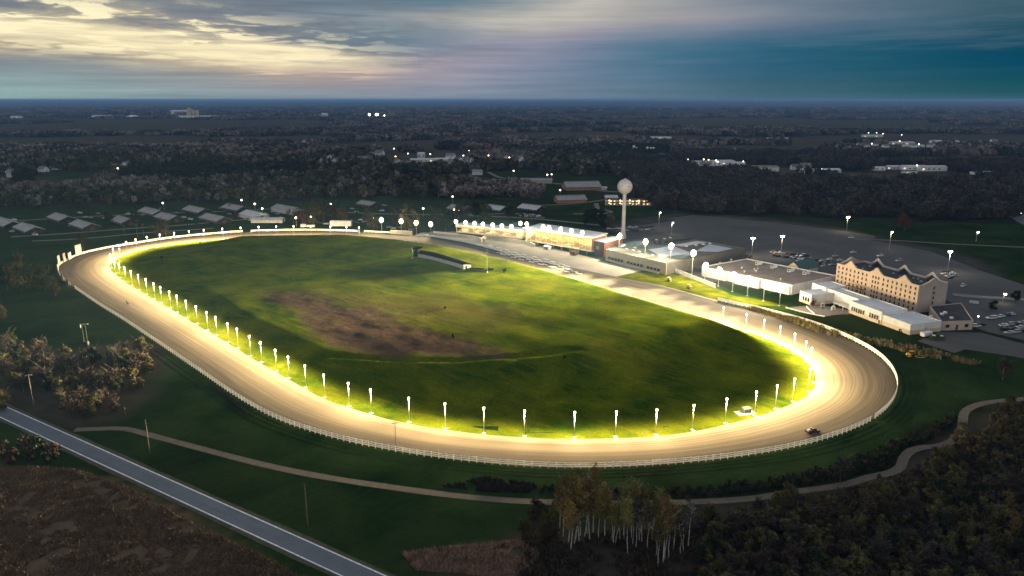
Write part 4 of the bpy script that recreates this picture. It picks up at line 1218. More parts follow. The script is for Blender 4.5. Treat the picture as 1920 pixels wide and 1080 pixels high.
# strip lamps under the roof that light the seats
for k in range(6):
    b = MB(); x0 = 4 + k * (GLn - 8) / 5; b.box(x0 - 1.6, x0 + 1.6, 6.9, 7.3, ZT - 1.25, ZT - 1.1, m_litroom); b.build('ceiling_lamp', gs)
    l = bpy.data.lights.new('stand_light', 'POINT'); l.energy = 7500; l.color = (1, .74, .34); l.shadow_soft_size = .8
    lo = bpy.data.objects.new('stand_light', l); COL.objects.link(lo); lo.parent = gs; lo.location = (x0, 6.0, ZT - 2.0)
def roof_floods(root, lst, L, z, power, wide, tilt=86):
    first = None
    for px, py in lst:
        # spread along the front edge of the roof
        x, y = G(px, py, z + 1.2)
        v_ = (Matrix.Rotation(-root.rotation_euler.z, 3, 'Z') @ (Vector((x, y, 0)) - Vector(root.location)))
        x0 = v_.x
        m = MB(); m.tube((0, 0, -1.3), (0, 0, .4), .09, .09, m_steel, 6); m.box(-wide / 2, wide / 2, -.08, .08, .3, .45, m_steel)
        h = m.build('roof_lamp_bracket', root); h.location = (x0, .4, z)
        c = MB(); c.tube((0, .55, 1.9), (0, .42, 1.9), 1.85, 1.95, m_halo, 18); c.build('halo_disc', h)  # added disc that glows as the halo of the roof lamps
        for hy, hz_ in HEX:
            c = MB(); q = hy * 1.12; zz = 1.9 + hz_ * 1.12
            c.tube((q, .28, zz), (q, -.2, zz - .1), .32, .55, m_steel, 10); c.tube((q, -.205, zz - .1), (q, -.46, zz - .13), .54, .36, m_flood, 10); c.build('floodlight', h)
        l = bpy.data.lights.new('roof_floodlight_beam', 'SPOT') if first is None else first
        if first is None: l.energy = power; l.color = (1, .80, .42); l.spot_size = R(42); l.spot_blend = 1.0; l.shadow_soft_size = .8; first = l
        lo = bpy.data.objects.new('roof_floodlight_beam', l); COL.objects.link(lo); lo.parent = root; lo.location = (x0, -1.6, z + 1.9)
        lo.rotation_euler = (-R(tilt), 0, 0)
        kn = 'roof_spill_' + root.name; k_ = bpy.data.lights.get(kn) or bpy.data.lights.new(kn, 'POINT'); k_.energy = 8000 if root is gs else 1300; k_.color = (1, .84, .56); k_.shadow_soft_size = .5
        ko = bpy.data.objects.new('roof_spill', k_); COL.objects.link(ko); ko.parent = root; ko.location = (x0, -2.6, z + 1.0)
roof_floods(gs, [(990,417.5),(1009,418),(1032,424),(1047,425),(1065.6,428.8),(1087,431.6),(1108.8,434.4)], GLn, ZT + .6, 2600000, 2.6, 90)
# right end: red brick service block under the white roof, with the stair ramp
a_ = np.array(gs1); dx = np.array([math.cos(gs.rotation_euler.z), math.sin(gs.rotation_euler.z)]); dy = np.array([-dx[1], dx[0]])
an, _ = place('grandstand_annex', 'red brick annex with white roof at the right end of the grandstand', 'annex', tuple(a_ + dy * 3.5 + dx * .4), tuple(a_ + dy * 3.5 + dx * 9))
b = MB(); b.box(0, 9, 0, 24, 0, 11.2, m_red); b.build('wall', an)
b = MB(); b.box(-.4, 9.6, -.4, 24.6, 11.205, 11.7, m_rooft); b.build('roof', an)
b = MB(); b.box(1.5, 4.5, -.06, -.005, 5.2, 7.6, m_orange); b.build('panel', an)
b = MB(); b.sideprism([(0, 0), (2.4, 0), (15, 8.6), (15, 9.4), (12.6, 9.4)], -3.2, -.6, m_rooft); o = b.build('stair_ramp', an); o.location = (9.1, 2, 0); o.rotation_euler = (0, 0, R(62))

# ---- lower stand on the left
ls0, ls1 = (-48.4, 628.0), (9.0, 596.5)
ls, LL = place('lower_grandstand', 'long low lit stand with cream roof left of the main grandstand', 'grandstand', ls0, ls1)
b = MB(); b.box(0, LL, 0, 12, 3.3, 3.9, m_trim); b.build('floor_slab', ls)
b = MB(); b.box(0, LL, 11.6, 12, 3.905, 9.9, m_trim); b.build('rear_wall', ls)
b = MB()
for k in range(5): b.box(.5, LL - .5, 1.5 + k * 1.9, 3.4 + k * 1.9, 3.905, 4.4 + k * .5, m_seat)
b.build('seating_tier', ls)
for k in range(12):
    x0 = k * (LL - .35) / 11
    b = MB(); b.box(x0, x0 + .35, 0, .35, 3.905, 9.4, m_trim); b.build('column', ls)
for k in range(11):
    x0 = k * (LL - .35) / 11
    b = MB(); b.box(x0 + .36, x0 + (LL - .35) / 11 - .01, .1, .2, 4.0, 4.6, m_trim); b.box(x0 + .36, x0 + (LL - .35) / 11 - .01, .1, .2, 5.9, 6.05, m_trim); b.build('front_panel', ls)
b = MB(); b.box(-.5, LL + .3, -.4, .35, 7.9, 10.6, m_trim); b.build('fascia', ls)
b = MB(); b.box(-.5, LL + .3, .36, 12.4, 9.95, 10.4, m_rooft); b.build('roof', ls)
b = MB(); b.box(0, LL, 2.5, 2.9, 0, 3.3, m_brown); b.build('undercroft_wall', ls)
for k in range(5):
    l = bpy.data.lights.get('low_stand_light') or bpy.data.lights.new('low_stand_light', 'POINT'); l.energy = 2200; l.color = (1, .74, .4); l.shadow_soft_size = .5
    lo = bpy.data.objects.new('low_stand_light', l); COL.objects.link(lo); lo.parent = ls; lo.location = (6 + k * (LL - 12) / 4, 4, 7.4)
roof_floods(ls, [(860,415.6),(877,417.5),(894,419),(911,420),(928,422),(944,424),(960,426)], LL, 10.8, 380000, 2.4, 90)

# ---- apron furniture: walls, benches
def wall_line(name, label, cat, pxs, h, th, m, z=0.03, mcap=None, base=None):
    P = crom(GL(pxs), False, 4); c = P[len(P) // 2].copy(); P = P - c
    root = thing(name, label, cat, (c[0], c[1], z))
    d = np.gradient(P, axis=0); d /= np.hypot(d[:, 0], d[:, 1])[:, None]; nr = np.stack([-d[:, 1], d[:, 0]], 1)
    def strip(nm, z0, z1, t_, mm):
        V = []; Fq = []; n = len(P)
        for i in range(n):
            for s, zq in ((-t_ / 2, z0), (t_ / 2, z0), (t_ / 2, z1), (-t_ / 2, z1)):
                q = P[i] + nr[i] * s; V.append((q[0], q[1], zq))
        for i in range(n - 1):
            for k in range(4): Fq.append((4 * i + k, 4 * i + 4 + k, 4 * i + 4 + (k + 1) % 4, 4 * i + (k + 1) % 4))
        Fq += [(3, 2, 1, 0), tuple(4 * (n - 1) + k for k in range(4))]
        me = bpy.data.meshes.new(nm); me.from_pydata(V, [], Fq); me.materials.append(mm); link(nm, me, root)
    if base: strip('base', 0, base[0], th + .06, base[1]); strip('wall', base[0], h, th, m)
    else: strip('wall', 0, h, th, m)
    if mcap: strip('coping', h, h + .18, th + .3, mcap)
    return root
wall_line('track_wall', 'long white wall with dark brown foot along the track edge', 'wall', [(808,446),(850,453),(880,459),(915,468),(940,474.5)], 2.5, .5, m_white, base=(1.1, m_brown))
wall_line('terrace_wall', 'pale upper terrace wall behind the brown footed track wall', 'wall', [(812,437),(860,442),(895,447.5),(910,452)], 1.6, .5, m_trim, mcap=m_white)
wall_line('curved_wall', 'curved cream wall below the lower stand on the apron', 'wall', [(902,455),(908,448.5),(920,448),(950,452),(985,458),(1003,464)], 2.6, .5, m_trim, mcap=m_white)
wall_line('sign_board', 'blank cream signboard beside the first short floodlight mast', 'sign', [(732,438.5),(752,439.6),(773,441)], 3.4, .4, m_trim, mcap=m_white)
wall_line('sign_board', 'small blank white board near the fourth short floodlight mast', 'sign', [(792,443),(806,444.5)], 2.0, .35, m_white)
wall_line('low_wall', 'low white wall running from the ramp to the clubhouse', 'wall', [(1127,479),(1150,484),(1180,491),(1210,498),(1230,503)], 1.2, .35, m_trim)
def bench():
    root = thing('bench', 'x', 'bench', (0, 0, 0))
    b = MB(); b.box(-2.6, 2.6, -.35, .35, .5, .62, m_white); b.build('seat', root)
    for s in (-2, 2): b = MB(); b.box(s - .1, s + .1, -.3, .3, 0, .5, m_concd); b.build('leg', root)
    return root
bq = None; kk = 0
ROWB = ['row nearest the stands', 'second row', 'third row', 'fourth row', 'row nearest the track']
for r_ in range(5):
    for j in range(9):
        px = 915 + j * 17.5 + r_ * 7; py = 461 + j * 4.3 + r_ * 4.4 + (px - 915) * .008
        x, y = G(px + rr.uniform(-3, 3), py + rr.uniform(-.8, .8))
        o = bench() if bq is None else dup(bq, (0, 0, 0))
        bq = bq or o
        o.location = (x, y, .03); o.rotation_euler = (0, 0, gs.rotation_euler.z + rr.uniform(-.15, .15))
        o['label'] = f'white slatless bench on the apron, {ROWB[r_]}, {nth(j)} from the left'; o['group'] = 'white benches on the apron'
# white colonnade fence beyond the apron
cf0, cf1 = G(1258, 508), G(1342, 541)
cf, CLn = place('picket_railing', 'tall white picket railing between the clubhouse and the casino lawn', 'railing', cf0, cf1)
for k in range(int(CLn / 1.0)):
    b = MB(); b.box(k, k + .22, -.08, .08, 0, 3.0 + (.3 if k % 6 == 0 else 0), m_white); b.build('picket', cf)
for z in (.5, 2.7): b = MB(); b.box(0, CLn, -.05, .05, z, z + .22, m_white); b.build('rail', cf)
kx = G(1247, 503)
ki = thing('kiosk', 'small white hipped roof kiosk at the corner of the clubhouse', 'kiosk', (kx[0], kx[1], .03), R(-48))
b = MB(); b.box(-4, 4, -2.5, 2.5, 0, 2.8, m_wwall); b.build('wall', ki)
b = MB(); b.add([(-4.6, -3.1, 2.81), (4.6, -3.1, 2.81), (4.6, 3.1, 2.81), (-4.6, 3.1, 2.81), (-2, 0, 4.3), (2, 0, 4.3)], [(0, 1, 5, 4), (1, 2, 5), (2, 3, 4, 5), (3, 0, 4), (3, 2, 1, 0)], m_rooft); b.build('roof', ki)
b = MB(); b.box(-2.2, 2.2, -2.56, -2.5, 1.0, 2.3, m_glass); b.build('window', ki)
# small structures on the apron
def hut(px, py, lab, L, W, Hh, m, cat='hut', name='ticket_hut'):
    x, y = G(px, py)
    r_ = thing(name, lab, cat, (x, y, .03), gs.rotation_euler.z)
    b = MB(); b.box(-L / 2, L / 2, -W / 2, W / 2, 0, Hh, m); b.build('wall', r_)
    b = MB(); b.add([(-L / 2 - .3, -W / 2 - .3, Hh + .003), (L / 2 + .3, -W / 2 - .3, Hh + .003), (L / 2 + .3, W / 2 + .3, Hh + .003), (-L / 2 - .3, W / 2 + .3, Hh + .003), (-L / 2 + .5, 0, Hh + .8), (L / 2 - .5, 0, Hh + .8)], [(0, 1, 5, 4), (1, 2, 5), (2, 3, 4, 5), (3, 0, 4), (3, 2, 1, 0)], m); b.build('roof', r_)
    b = MB(); b.box(-L * .3, -L * .05, -W / 2 - .04, -W / 2 - .003, .9, 1.9, m_glass); b.build('window', r_)
    b = MB(); b.box(L * .08, L * .3, -W / 2 - .04, -W / 2 - .003, 0, 2.0, m_glass); b.build('door', r_)
    return r_
hut(1026, 467.5, 'white tent like hut in front of the grandstand undercroft', 5.5, 3.5, 2.6, m_wwall)
hut(1076, 478, 'small orange brick hut below the right half of the grandstand', 5, 3.2, 2.8, m_red)

# ---- water tower
wx, wy = G(1168, 447)
wt = thing('water_tower', 'white spherical water tower on a slim pedestal beside the clubhouse', 'water tower', (wx, wy, 0))
m_tank = mat('tank_paint', (.52, .50, .52), .5, .12, .25)
m_tankb = mat('faded_blue_paint', (.30, .36, .48), .5, .2, .3)
b = MB(); b.lathe([(3.2, 0), (2.7, 2), (1.9, 6), (1.55, 10), (1.5, 36.5), (1.7, 38), (2.3, 39.2)], m_tank, 20); b.build('pedestal', wt, True)
Rr = 6.3; zc = 44.2
b = MB(); b.lathe([(Rr * math.sin(q), zc - Rr * math.cos(q)) for q in np.linspace(R(20), R(177), 22)], m_tank, 28); tk = b.build('tank', wt, True)
# faded lettering band: a curved patch of paint on the sphere
b = MB(); vs = []; fs = []
for i in range(9):
    for j in range(3):
        q = R(-90 + 8 + i * 4.2); e = R(4 + j * 4.0); rr_ = Rr + .02
        vs.append((rr_ * math.cos(e) * math.cos(q), rr_ * math.cos(e) * math.sin(q), zc + rr_ * math.sin(e)))
for i in range(8):
    for j in range(2): fs.append((i * 3 + j, i * 3 + 3 + j, i * 3 + 4 + j, i * 3 + 1 + j))
b.add(vs, fs, m_tankb); b.build('faded_emblem', tk, True)
b = MB(); b.lathe([(.9, zc + Rr - .12), (.9, zc + Rr + .5), (.3, zc + Rr + .7)], m_tank, 12); b.build('vent', wt, True)

# ---- white restaurant wing in front of the hotel
fa, fb = np.array((200.6, 351.7)), np.array((189.0, 388.5))
dd_ = (fb - fa) / np.linalg.norm(fb - fa); dn_ = np.array([-dd_[1], dd_[0]]) * -1
def quad(s0, s1, d0, d1): return [tuple(fa + dd_ * s + dn_ * d) for s, d in ((s0, d0), (s0, d1), (s1, d1), (s1, d0))]
def band_windows(root, c, s0, s1, n, z0, z1, nm='window'):
    for k in range(n):
        s = s0 + (s1 - s0) * k / n; w_ = (s1 - s0) / n * .62
        p = fa + dd_ * s - np.array(c)
        b = MB(); b.box(0, w_, -.01, .09, z0, z1, m_glass); b.box(-.14, 0, -.01, .16, z0 - .1, z1 + .1, m_tan2); b.box(0, w_, -.01, .3, z1, z1 + .25, m_tan2); b.box(0, w_, -.01, .2, z0 - .12, z0, m_tan2)
        o = b.build(nm, root); o.location = (p[0], p[1], 0); o.rotation_euler = (0, 0, math.atan2(dd_[1], dd_[0]))
w1, P1, c1 = flat_block('banquet_wing', 'low white flat roofed wing with cream foot nearest the gravel hedge', 'building', quad(0, 18.4, 0, 20), 5.6, m_wwall, m_rooft, .3, base=(2.2, m_creamw))
b = MB(); p = fa + dn_ * 9 - np.array(c1); b.box(0, 1.9, -.09, -.01, .3, 3.0, m_blue); b.box(-.15, 0, -.14, -.01, .25, 3.1, m_wwall); b.box(1.9, 2.05, -.14, -.01, .25, 3.1, m_wwall); o = b.build('door', w1); o.location = (p[0], p[1], 0); o.rotation_euler = (0, 0, math.atan2(dn_[1], dn_[0]))
w2, P2, c2 = flat_block('restaurant_wing', 'taller white wing with cream foot and two groups of brown windows', 'building', quad(18.41, 41.5, -.4, 16.5), 7.0, m_wwall, m_rooft, .3, base=(2.2, m_creamw))
fa0 = fa.copy(); fa = fa - dn_ * .45
band_windows(w2, c2, 20.5, 27.5, 4, 1.9, 4.2); band_windows(w2, c2, 30.5, 40.5, 6, 1.9, 4.2)
fa = fa0
b = MB(); p = fa + dd_ * 19.2 - dn_ * .45 - np.array(c2); b.box(0, .9, 0, .08, 0, 2.1, m_brown); o = b.build('door', w2); o.location = (p[0], p[1], 0); o.rotation_euler = (0, 0, math.atan2(dd_[1], dd_[0]))
w3, P3, c3 = flat_block('link_wing', 'white link wing with roof terrace between the hotel foot and the patio', 'building', quad(41.52, 66, 5, 14), 7.6, m_wwall, m_rooft, .6)
w4, P4, c4 = flat_block('lounge_wing', 'white boxy lounge at the far end of the patio with three windows', 'building', quad(60.5, 70.5, -10.5, 4.9), 6.4, m_wwall, m_rooft, .4, base=(1.6, m_creamw))
fa = fa0 - dn_ * 10.55
band_windows(w4, c4, 62, 68.5, 3, 1.7, 3.9)
fa = fa0
b = MB()
for s in range(12): p = fa + dd_ * (43 + s * 2) + dn_ * 5.2 - np.array(c3); b.tube((p[0], p[1], 7.6), (p[0], p[1], 8.7), .06, .06, m_steel, 5)
pA = fa + dd_ * 43 + dn_ * 5.2 - np.array(c3); pB = fa + dd_ * 65 + dn_ * 5.2 - np.array(c3); b.tube((pA[0], pA[1], 8.68), (pB[0], pB[1], 8.68), .06, .06, m_steel, 5)
b.build('terrace_rail', w3)
w5, P5, c5 = flat_block('hotel_porch', 'white high roofed canopy block at the far foot of the hotel', 'building', quad(66.02, 78, 4, 18), 8.2, m_wwall, m_rooft, .3)
# annex with the dark roof at the near end of the hotel
an_p = [G(1822.5, 618), G(1763, 620), (hn[0] + 6, hn[1] - 2.2), (hn[0] + 27, hn[1] + 4)]
w6, P6, c6 = flat_block('service_annex', 'low beige service annex with dark roof at the near end of the hotel', 'building', an_p, 4.9, m_mauve, m_roofd, .35)
a, c = np.array(an_p[1]), np.array(an_p[0]); d = (c - a) / np.linalg.norm(c - a); L = np.linalg.norm(c - a)
for f0, w_, z0, z1, nm in ((.14, 2.2, 1.5, 3.2, 'window'), (.46, 1.5, 0, 2.9, 'door'), (.74, 2.2, 1.5, 3.2, 'window')):
    p = a + d * L * f0 - np.array(c6); b = MB(); b.box(0, w_, -.08, .02, z0, z1, m_glass if nm == 'window' else m_brown); b.box(-.14, 0, -.12, .02, z0 - .1 if z0 else 0, z1 + .12, m_tan2); b.box(w_, w_ + .14, -.12, .02, z0 - .1 if z0 else 0, z1 + .12, m_tan2); b.box(0, w_, -.12, .02, z1, z1 + .12, m_tan2)
    o = b.build(nm, w6); o.location = (p[0], p[1], 0); o.rotation_euler = (0, 0, math.atan2(d[1], d[0]))
b = MB()
for k in range(26): p = a + d * (L * (k + .3) / 26) - np.array(c6); b.box(p[0] - .18, p[0] + .18, p[1] - .10, p[1] + .02, 3.75, 4.1, m_tan2)
b.build('dentil_course', w6)
for px, py in ((1745, 594), (1766, 590), (1772, 587), (1784, 597)):
    x, y = G(px, py, 4.7); b = MB(); b.box(-.7, .7, -.6, .6, 0, 1.0, m_wwall, .1); o = b.build('rooftop_unit', w6); o.location = (x - c6[0], y - c6[1], 4.55)
# patio with terraces, a pergola and white parasols
pt = GL([(1474,577),(1516,573),(1540,572),(1598,583),(1601,589),(1568,590),(1545,594),(1500,586)])
flat('patio', pt, .07, mat('patio_pavers', (.20, .175, .155), .85, .5, .6, c2=(.10, .085, .075)))
wall_line('terrace_kerb', 'white kerb along the lawn side of the patio', 'kerb', [(1473,577.5),(1498,584),(1524,590),(1546,594)], .55, .4, m_white, z=.02)
wall_line('terrace_kerb', 'short white kerb crossing the middle of the patio', 'kerb', [(1512,575),(1518,582),(1527,589)], .6, .35, m_white, z=.02)
pg = thing('pergola', 'white timber pergola on the hotel patio', 'pergola', (*G(1577, 579), .07), math.atan2(dd_[1], dd_[0]))
for s in (-3.5, 3.5):
    for q in (-2, 2): b = MB(); b.box(s - .12, s + .12, q - .12, q + .12, 0, 2.7, m_white); b.build('post', pg)
b = MB()
for q in (-2, 2): b.box(-4.2, 4.2, q - .1, q + .1, 2.705, 2.9, m_white)
for k in range(11): b.box(-3.9 + k * .78, -3.75 + k * .78, -2.6, 2.6, 2.905, 3.05, m_white)
b.build('top_beam', pg)
for k, (px, py) in enumerate(((1542, 576), (1562, 582))):
    r_ = thing('arch_trellis', ['white arched trellis at the left of the patio', 'white arched trellis in front of the pergola'][k], 'trellis', (*G(px, py), .07), R(20))
    b = MB(); pts = [(1.1 * math.cos(q), 1.5 + 1.1 * math.sin(q)) for q in np.linspace(0, math.pi, 9)]; pts = [(1.1, 0)] + pts + [(-1.1, 0)]
    for s in (-.35, .35):
        for (x0, z0), (x1, z1) in zip(pts[:-1], pts[1:]): b.tube((x0, s, z0), (x1, s, z1), .09, .09, m_white, 5)
    b.build('arch', r_)
    b = MB()
    for x0, z0 in pts[1:-1]: b.tube((x0, -.35, z0), (x0, .35, z0), .05, .05, m_white, 5)
    b.build('rung', r_)

# ---- tote building in the infield: curved, black sloping roof, pale back
tb_p = [(784,482),(805,486),(826,491.5),(848,498),(869.5,504.5)]
tb3 = [onf(*q) for q in tb_p]
Pt = crom([q[:2] for q in tb3], False, 2.5); ct = Pt[len(Pt) // 2].copy()
zt = min(q[2] for q in tb3)
tote = thing('tote_building', 'long curved infield building with black sloping roof and white back wall', 'building', (ct[0], ct[1], zt - .3))
m_black = mat('black_roof_felt', (.008, .007, .008), .95, .3, .3, spec=0)
m_pinkw = mat('pale_render', (.60, .52, .50), .8, .15, .5)
d = np.gradient(Pt, axis=0); d /= np.hypot(d[:, 0], d[:, 1])[:, None]; nr = np.stack([-d[:, 1], d[:, 0]], 1)
if np.dot(nr[0], np.array([0, 1.])) < 0: nr = -nr
Q = Pt - ct
V = []; n = len(Q)
for i in range(n):
    for s, z in ((0, 0), (6, 0), (6, 2.4), (0, 3.2)): q = Q[i] + nr[i] * s; V.append((q[0], q[1], z))
Fq = [(4 * i + k, 4 * i + 4 + k, 4 * i + 4 + (k + 1) % 4, 4 * i + (k + 1) % 4) for i in range(n - 1) for k in (0, 1, 3)] + [(3, 2, 1, 0), tuple(4 * (n - 1) + k for k in range(4))]
me = bpy.data.meshes.new('wall'); me.from_pydata(V, [], Fq); me.materials.append(m_pinkw); link('wall', me, tote)
V = []
for i in range(n):
    f = i / (n - 1)
    for s, z in ((-.3, 3.22), (6.5, 2.3), (6.5, 2.6), (2.6, 5.6 - 1.6 * abs(f - .25)), (-.3, 3.5)): q = Q[i] + nr[i] * s; V.append((q[0], q[1], z))
Fq = [(5 * i + k, 5 * i + 5 + k, 5 * i + 5 + (k + 1) % 5, 5 * i + (k + 1) % 5) for i in range(n - 1) for k in range(5)] + [(4, 3, 2, 1, 0), tuple(5 * (n - 1) + k for k in range(5))]
me = bpy.data.meshes.new('roof'); me.from_pydata(V, [], Fq); me.materials.append(m_black); link('roof', me, tote)
e = Q[-1]; b = MB(); b.box(-.6, .6, -.05, .05, 0, 2.2, m_black); o = b.build('door', tote); q = e + nr[-1] * 2.2; o.location = (q[0], q[1], 0); o.location += Vector((d[-1][0], d[-1][1], 0)) * .04; o.rotation_euler = (0, 0, math.atan2(nr[-1][1], nr[-1][0]))
x, y, z = onf(781, 480)
ts = thing('sign_canopy', 'black kite shaped canopy on a stout post beside the tote building', 'canopy', (x, y, z - .2), R(-30))
b = MB(); b.lathe([(2.2, 0), (2.0, 2.2), (1.1, 4.0), (.7, 5.2)], m_black, 10); b.build('post', ts)
b = MB(); b.add([(-3.4, -1, 5.2), (3.4, -2.2, 5.6), (4.4, 1.6, 6.6), (-1.8, 2.0, 6.0), (-3.4, -1, 5.8), (3.4, -2.2, 6.2), (4.4, 1.6, 7.3), (-1.8, 2.0, 6.6)], [(3, 2, 1, 0), (4, 5, 6, 7), (0, 1, 5, 4), (1, 2, 6, 5), (2, 3, 7, 6), (3, 0, 4, 7)], m_black); b.build('canopy_roof', ts)
m_barnr = mat('barn_metal_roof', (.25, .24, .25), .6, .25, .25, c2=(.18, .172, .176))
m_barnw = mat('pale_barn_roof', (.40, .42, .47), .5, .15, .25)
m_barnd = mat('dark_barn_boards', (.022, .022, .024), .9, .4, .5)
VH = [(6,318,0),(28,332,1),(82,322,0),(105,318,1),(219,318,0),(238,315,1),(252,319,0),(262,320,1),(277,315,0),(330,321,0),(405,317,1),(548,310,1),(571,269,0),(572,290,0),(608,308,1),(620,300,0),(632,308,1),(635,312,0),(645,296,0),(712,292,0),(714,302,1),(746,308,0),(845,297,0),(862,303,1),(872,300,0),(850,310,0),(882,304,1),(1490,318,0),(1509,318,0),(1300,318,1),(1322,316,0),(1612,274,1),(1625,276,0),(1640,274,1),(1660,277,0),(1714,277,1),(1863,268,0),(1745,277,1),(975,304,0),(950,302,1),(680,304,0),(698,296,1)]
FARB = [((795,303),52,18,5,R(5),m_rooft,'long low white village hall beside a lamp'),((835,302),40,14,5,R(0),m_rooft,'low white shop building right of the village hall'),((790,296),14,14,9,R(0),m_rooft,'taller white block behind the village hall'),((770,306),34,10,4,R(0),m_roofg,'low grey shed before the village hall'),
        ((1350,309),46,30,7,R(15),m_barnw,'bright white roofed warehouse under yard lamps'),((1381,311),26,18,6,R(0),m_barnw,'white roofed shed right of the bright warehouse'),((1303,309),30,16,6,R(0),m_barnw,'pale shed at the left of the works yard'),((1421,320),62,24,7,R(-4),m_roofb,'long beige warehouse beyond the right wood'),((1536,323),64,18,5,R(2),m_rooft,'long low white shed beyond the right wood'),((1647,319),18,12,5,R(0),m_rooft,'small white building in the right hand distance'),((1680,317),40,12,5,R(5),m_rooft,'low white row of sheds in the right hand distance'),((1710,318),40,14,6,R(0),m_rooft,'long white building with a lamp in the right hand distance'),((1705,326),20,14,5,R(0),m_roofg,'grey building before the long white one'),((1746,320),44,16,7,R(3),m_barnw,'pale flat roofed building at far right'),((1845,327),34,22,4,R(15),m_barnw,'pale sloping roof showing above the right wood'),
        ((1690,271),60,20,6,R(0),m_rooft,'long lit orange building far off on the right plain'),((1712,276),50,14,5,R(0),m_rooft,'low white sheds far off on the right plain'),((1635,257),60,20,6,R(0),m_rooft,'pale shed with lamps farther off on the right plain'),((1458,262),60,16,5,R(0),m_rooft,'thin pale shed line far off right of centre'),((1367,264),50,14,5,R(0),m_rooft,'faint pale shed in the dark middle right distance'),((1230,260),90,20,5,R(0),m_rooft,'faint long roof in the far centre right'),
        ((193,221),120,40,14,R(0),m_rooft,'low white works on the left horizon'),((340,214),150,60,26,R(0),m_rooft,'broad block left of the far grain tower'),((380,221),320,60,12,R(0),m_rooft,'long white works at the foot of the far tower'),((609,219),40,40,20,R(0),m_rooft,'lone white block on the far middle horizon'),((32,222),60,30,12,R(0),m_rooft,'tiny white shed on the far left horizon'),((1770,268),70,24,6,R(0),m_rooft,'dim pale building at the far right plain')]
YL = [((556,426),0,'warm lamp beside the white trailer'),((584,424),1,'cool lamp left of the long white trailer'),((700,426),0,'small lamp left of the first short floodlight'),((479,398),0,'warm lamp at the peak of the pale barn'),((493,407),1,'cool lamp at the blue shed'),((454,390),1,'white lamp at a back row barn'),((307,396),1,'white lamp beside a back row barn'),((621,398),1,'lamp among the rusty trees'),((794,407),0,'small amber lamp behind the orange trees'),((849,383),1,'white lamp in the dark field behind the stands'),
      ((963,331),0,'warm lamp in the middle field'),((1026,339),0,'left of the two lamps by the brown farm shed'),((1034,338),1,'right of the two lamps by the brown farm shed'),((1050,370),0,'orange lamp on the stable gable'),((852,410),0,'left of the two red orange lamps by the lower stand'),((860,410),0,'right of the two red orange lamps by the lower stand'),((742,302),0,'yellow lamp left of the village hall'),((916,300),0,'yellow lamp in the woods right of the country road'),((955,304),0,'warm lamp among the middle woods'),((765,296),1,'white lamp above the village hall'),((739,286),1,'white lamp high in the village trees'),((807,297),0,'lamp on the village hall roof line'),((869,300),1,'bright lamp at the foot of the country road'),((862,265),0,'amber lamp on the country road, upper'),((864,272),0,'amber lamp on the country road, middle'),((880,290),0,'red lamp on the country road, lower'),
      ((522,298),1,'greenish lamp among the village evergreens'),((14,332),1,'white lamp at the left edge of the village'),((55,372),1,'tiny white lamp at the edge of the thicket left'),((222,326),0,'lamp on a village house at left'),((1178,292),0,'bright lamp by the small works building'),((1276,306),0,'yard lamp at the left of the works'),((1289,308),0,'second yard lamp at the left of the works'),((1319,308),0,'third yard lamp of the works'),((1328,309),0,'bright yard lamp beside the warehouse'),((1342,310),0,'yard lamp at the corner of the warehouse'),((1345,313),1,'low yard lamp below the warehouse'),((1393,312),1,'lone lamp beyond the right wood'),((1392,292),1,'faint lamp above the works yard'),((1401,246),1,'faint lamp far off at centre right'),((1540,328),1,'lamp on the low white shed at right'),((1622,319),1,'tiny lamp right of the low white shed'),((1718,320),1,'lamp on the long white building at right'),((1628,254),0,'left lamp of the far farm at right'),((1643,254),0,'middle lamp of the far farm at right'),((1655,256),0,'right lamp of the far farm at right'),((1690,258),1,'lone lamp right of the far farm'),((1634,276),1,'lamp below the far farm at right'),((1686,271),0,'orange lamp on the far lit building'),((1722,277),1,'white lamp on the far low sheds'),((1280,478),1,'small white lamp among the cars behind the clubhouse'),((1349,478),1,'white lamp at the car park edge behind the casino'),((1832,608),1,'small white lamp at the corner of the dark roofed annex'),((1231,496),0,'amber lamp at the end of the clubhouse wall'),((1166,486),0,'amber lamp on the clubhouse wall at left')]
CLEAR = [(*G(a, c), 11) for a, c, _ in VH] + [(*G(*q[0]), q[1] / 2 + 6) for q in FARB] + [(*G(*q[0]), 7) for q in YL] + [(*G(1209, 290.5), 34), (*G(359, 221), 60), (*G(250, 222), 60), (*G(707, 224), 70)]
# ================================================================ trees
def leafmat(name, c, c2, var=.22):
    m, t, b = base_mat(name)
    pos = t.new('ShaderNodeNewGeometry').outputs['Position']
    oi = t.new('ShaderNodeObjectInfo').outputs['Random']
    n1 = t.noise(pos, .35, 3, .6)
    col = t.mix(t.rng(n1, .35, .65), c, c2)
    hv = t.new('ShaderNodeHueSaturation')
    t.put(hv.inputs['Color'], col)
    t.put(hv.inputs['Value'], t.rng(oi, 0, 1, 1 - var * 1.6, 1 + var * 1.6))
    t.put(hv.inputs['Hue'], t.rng(t.math('FRACT', t.math('MULTIPLY', oi, 5.7)), 0, 1, .5 - var * .09, .5 + var * .09))
    t.put(b.inputs['Base Color'], hv.outputs[0])
    b.inputs['Roughness'].default_value = .85
    b.inputs['Specular IOR Level'].default_value = .05
    MATS[name] = m
    return m
L_olive = leafmat('olive_leaf', (.086, .080, .031), (.038, .039, .016))
L_yellow = leafmat('yellowing_leaf', (.125, .10, .030), (.066, .055, .018))
L_brown = leafmat('brown_leaf', (.056, .041, .029), (.028, .022, .017))
L_rust = leafmat('rust_leaf', (.080, .042, .024), (.045, .026, .018))
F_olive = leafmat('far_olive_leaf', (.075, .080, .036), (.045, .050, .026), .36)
F_gold = leafmat('far_gold_leaf', (.120, .095, .045), (.075, .062, .035), .36)
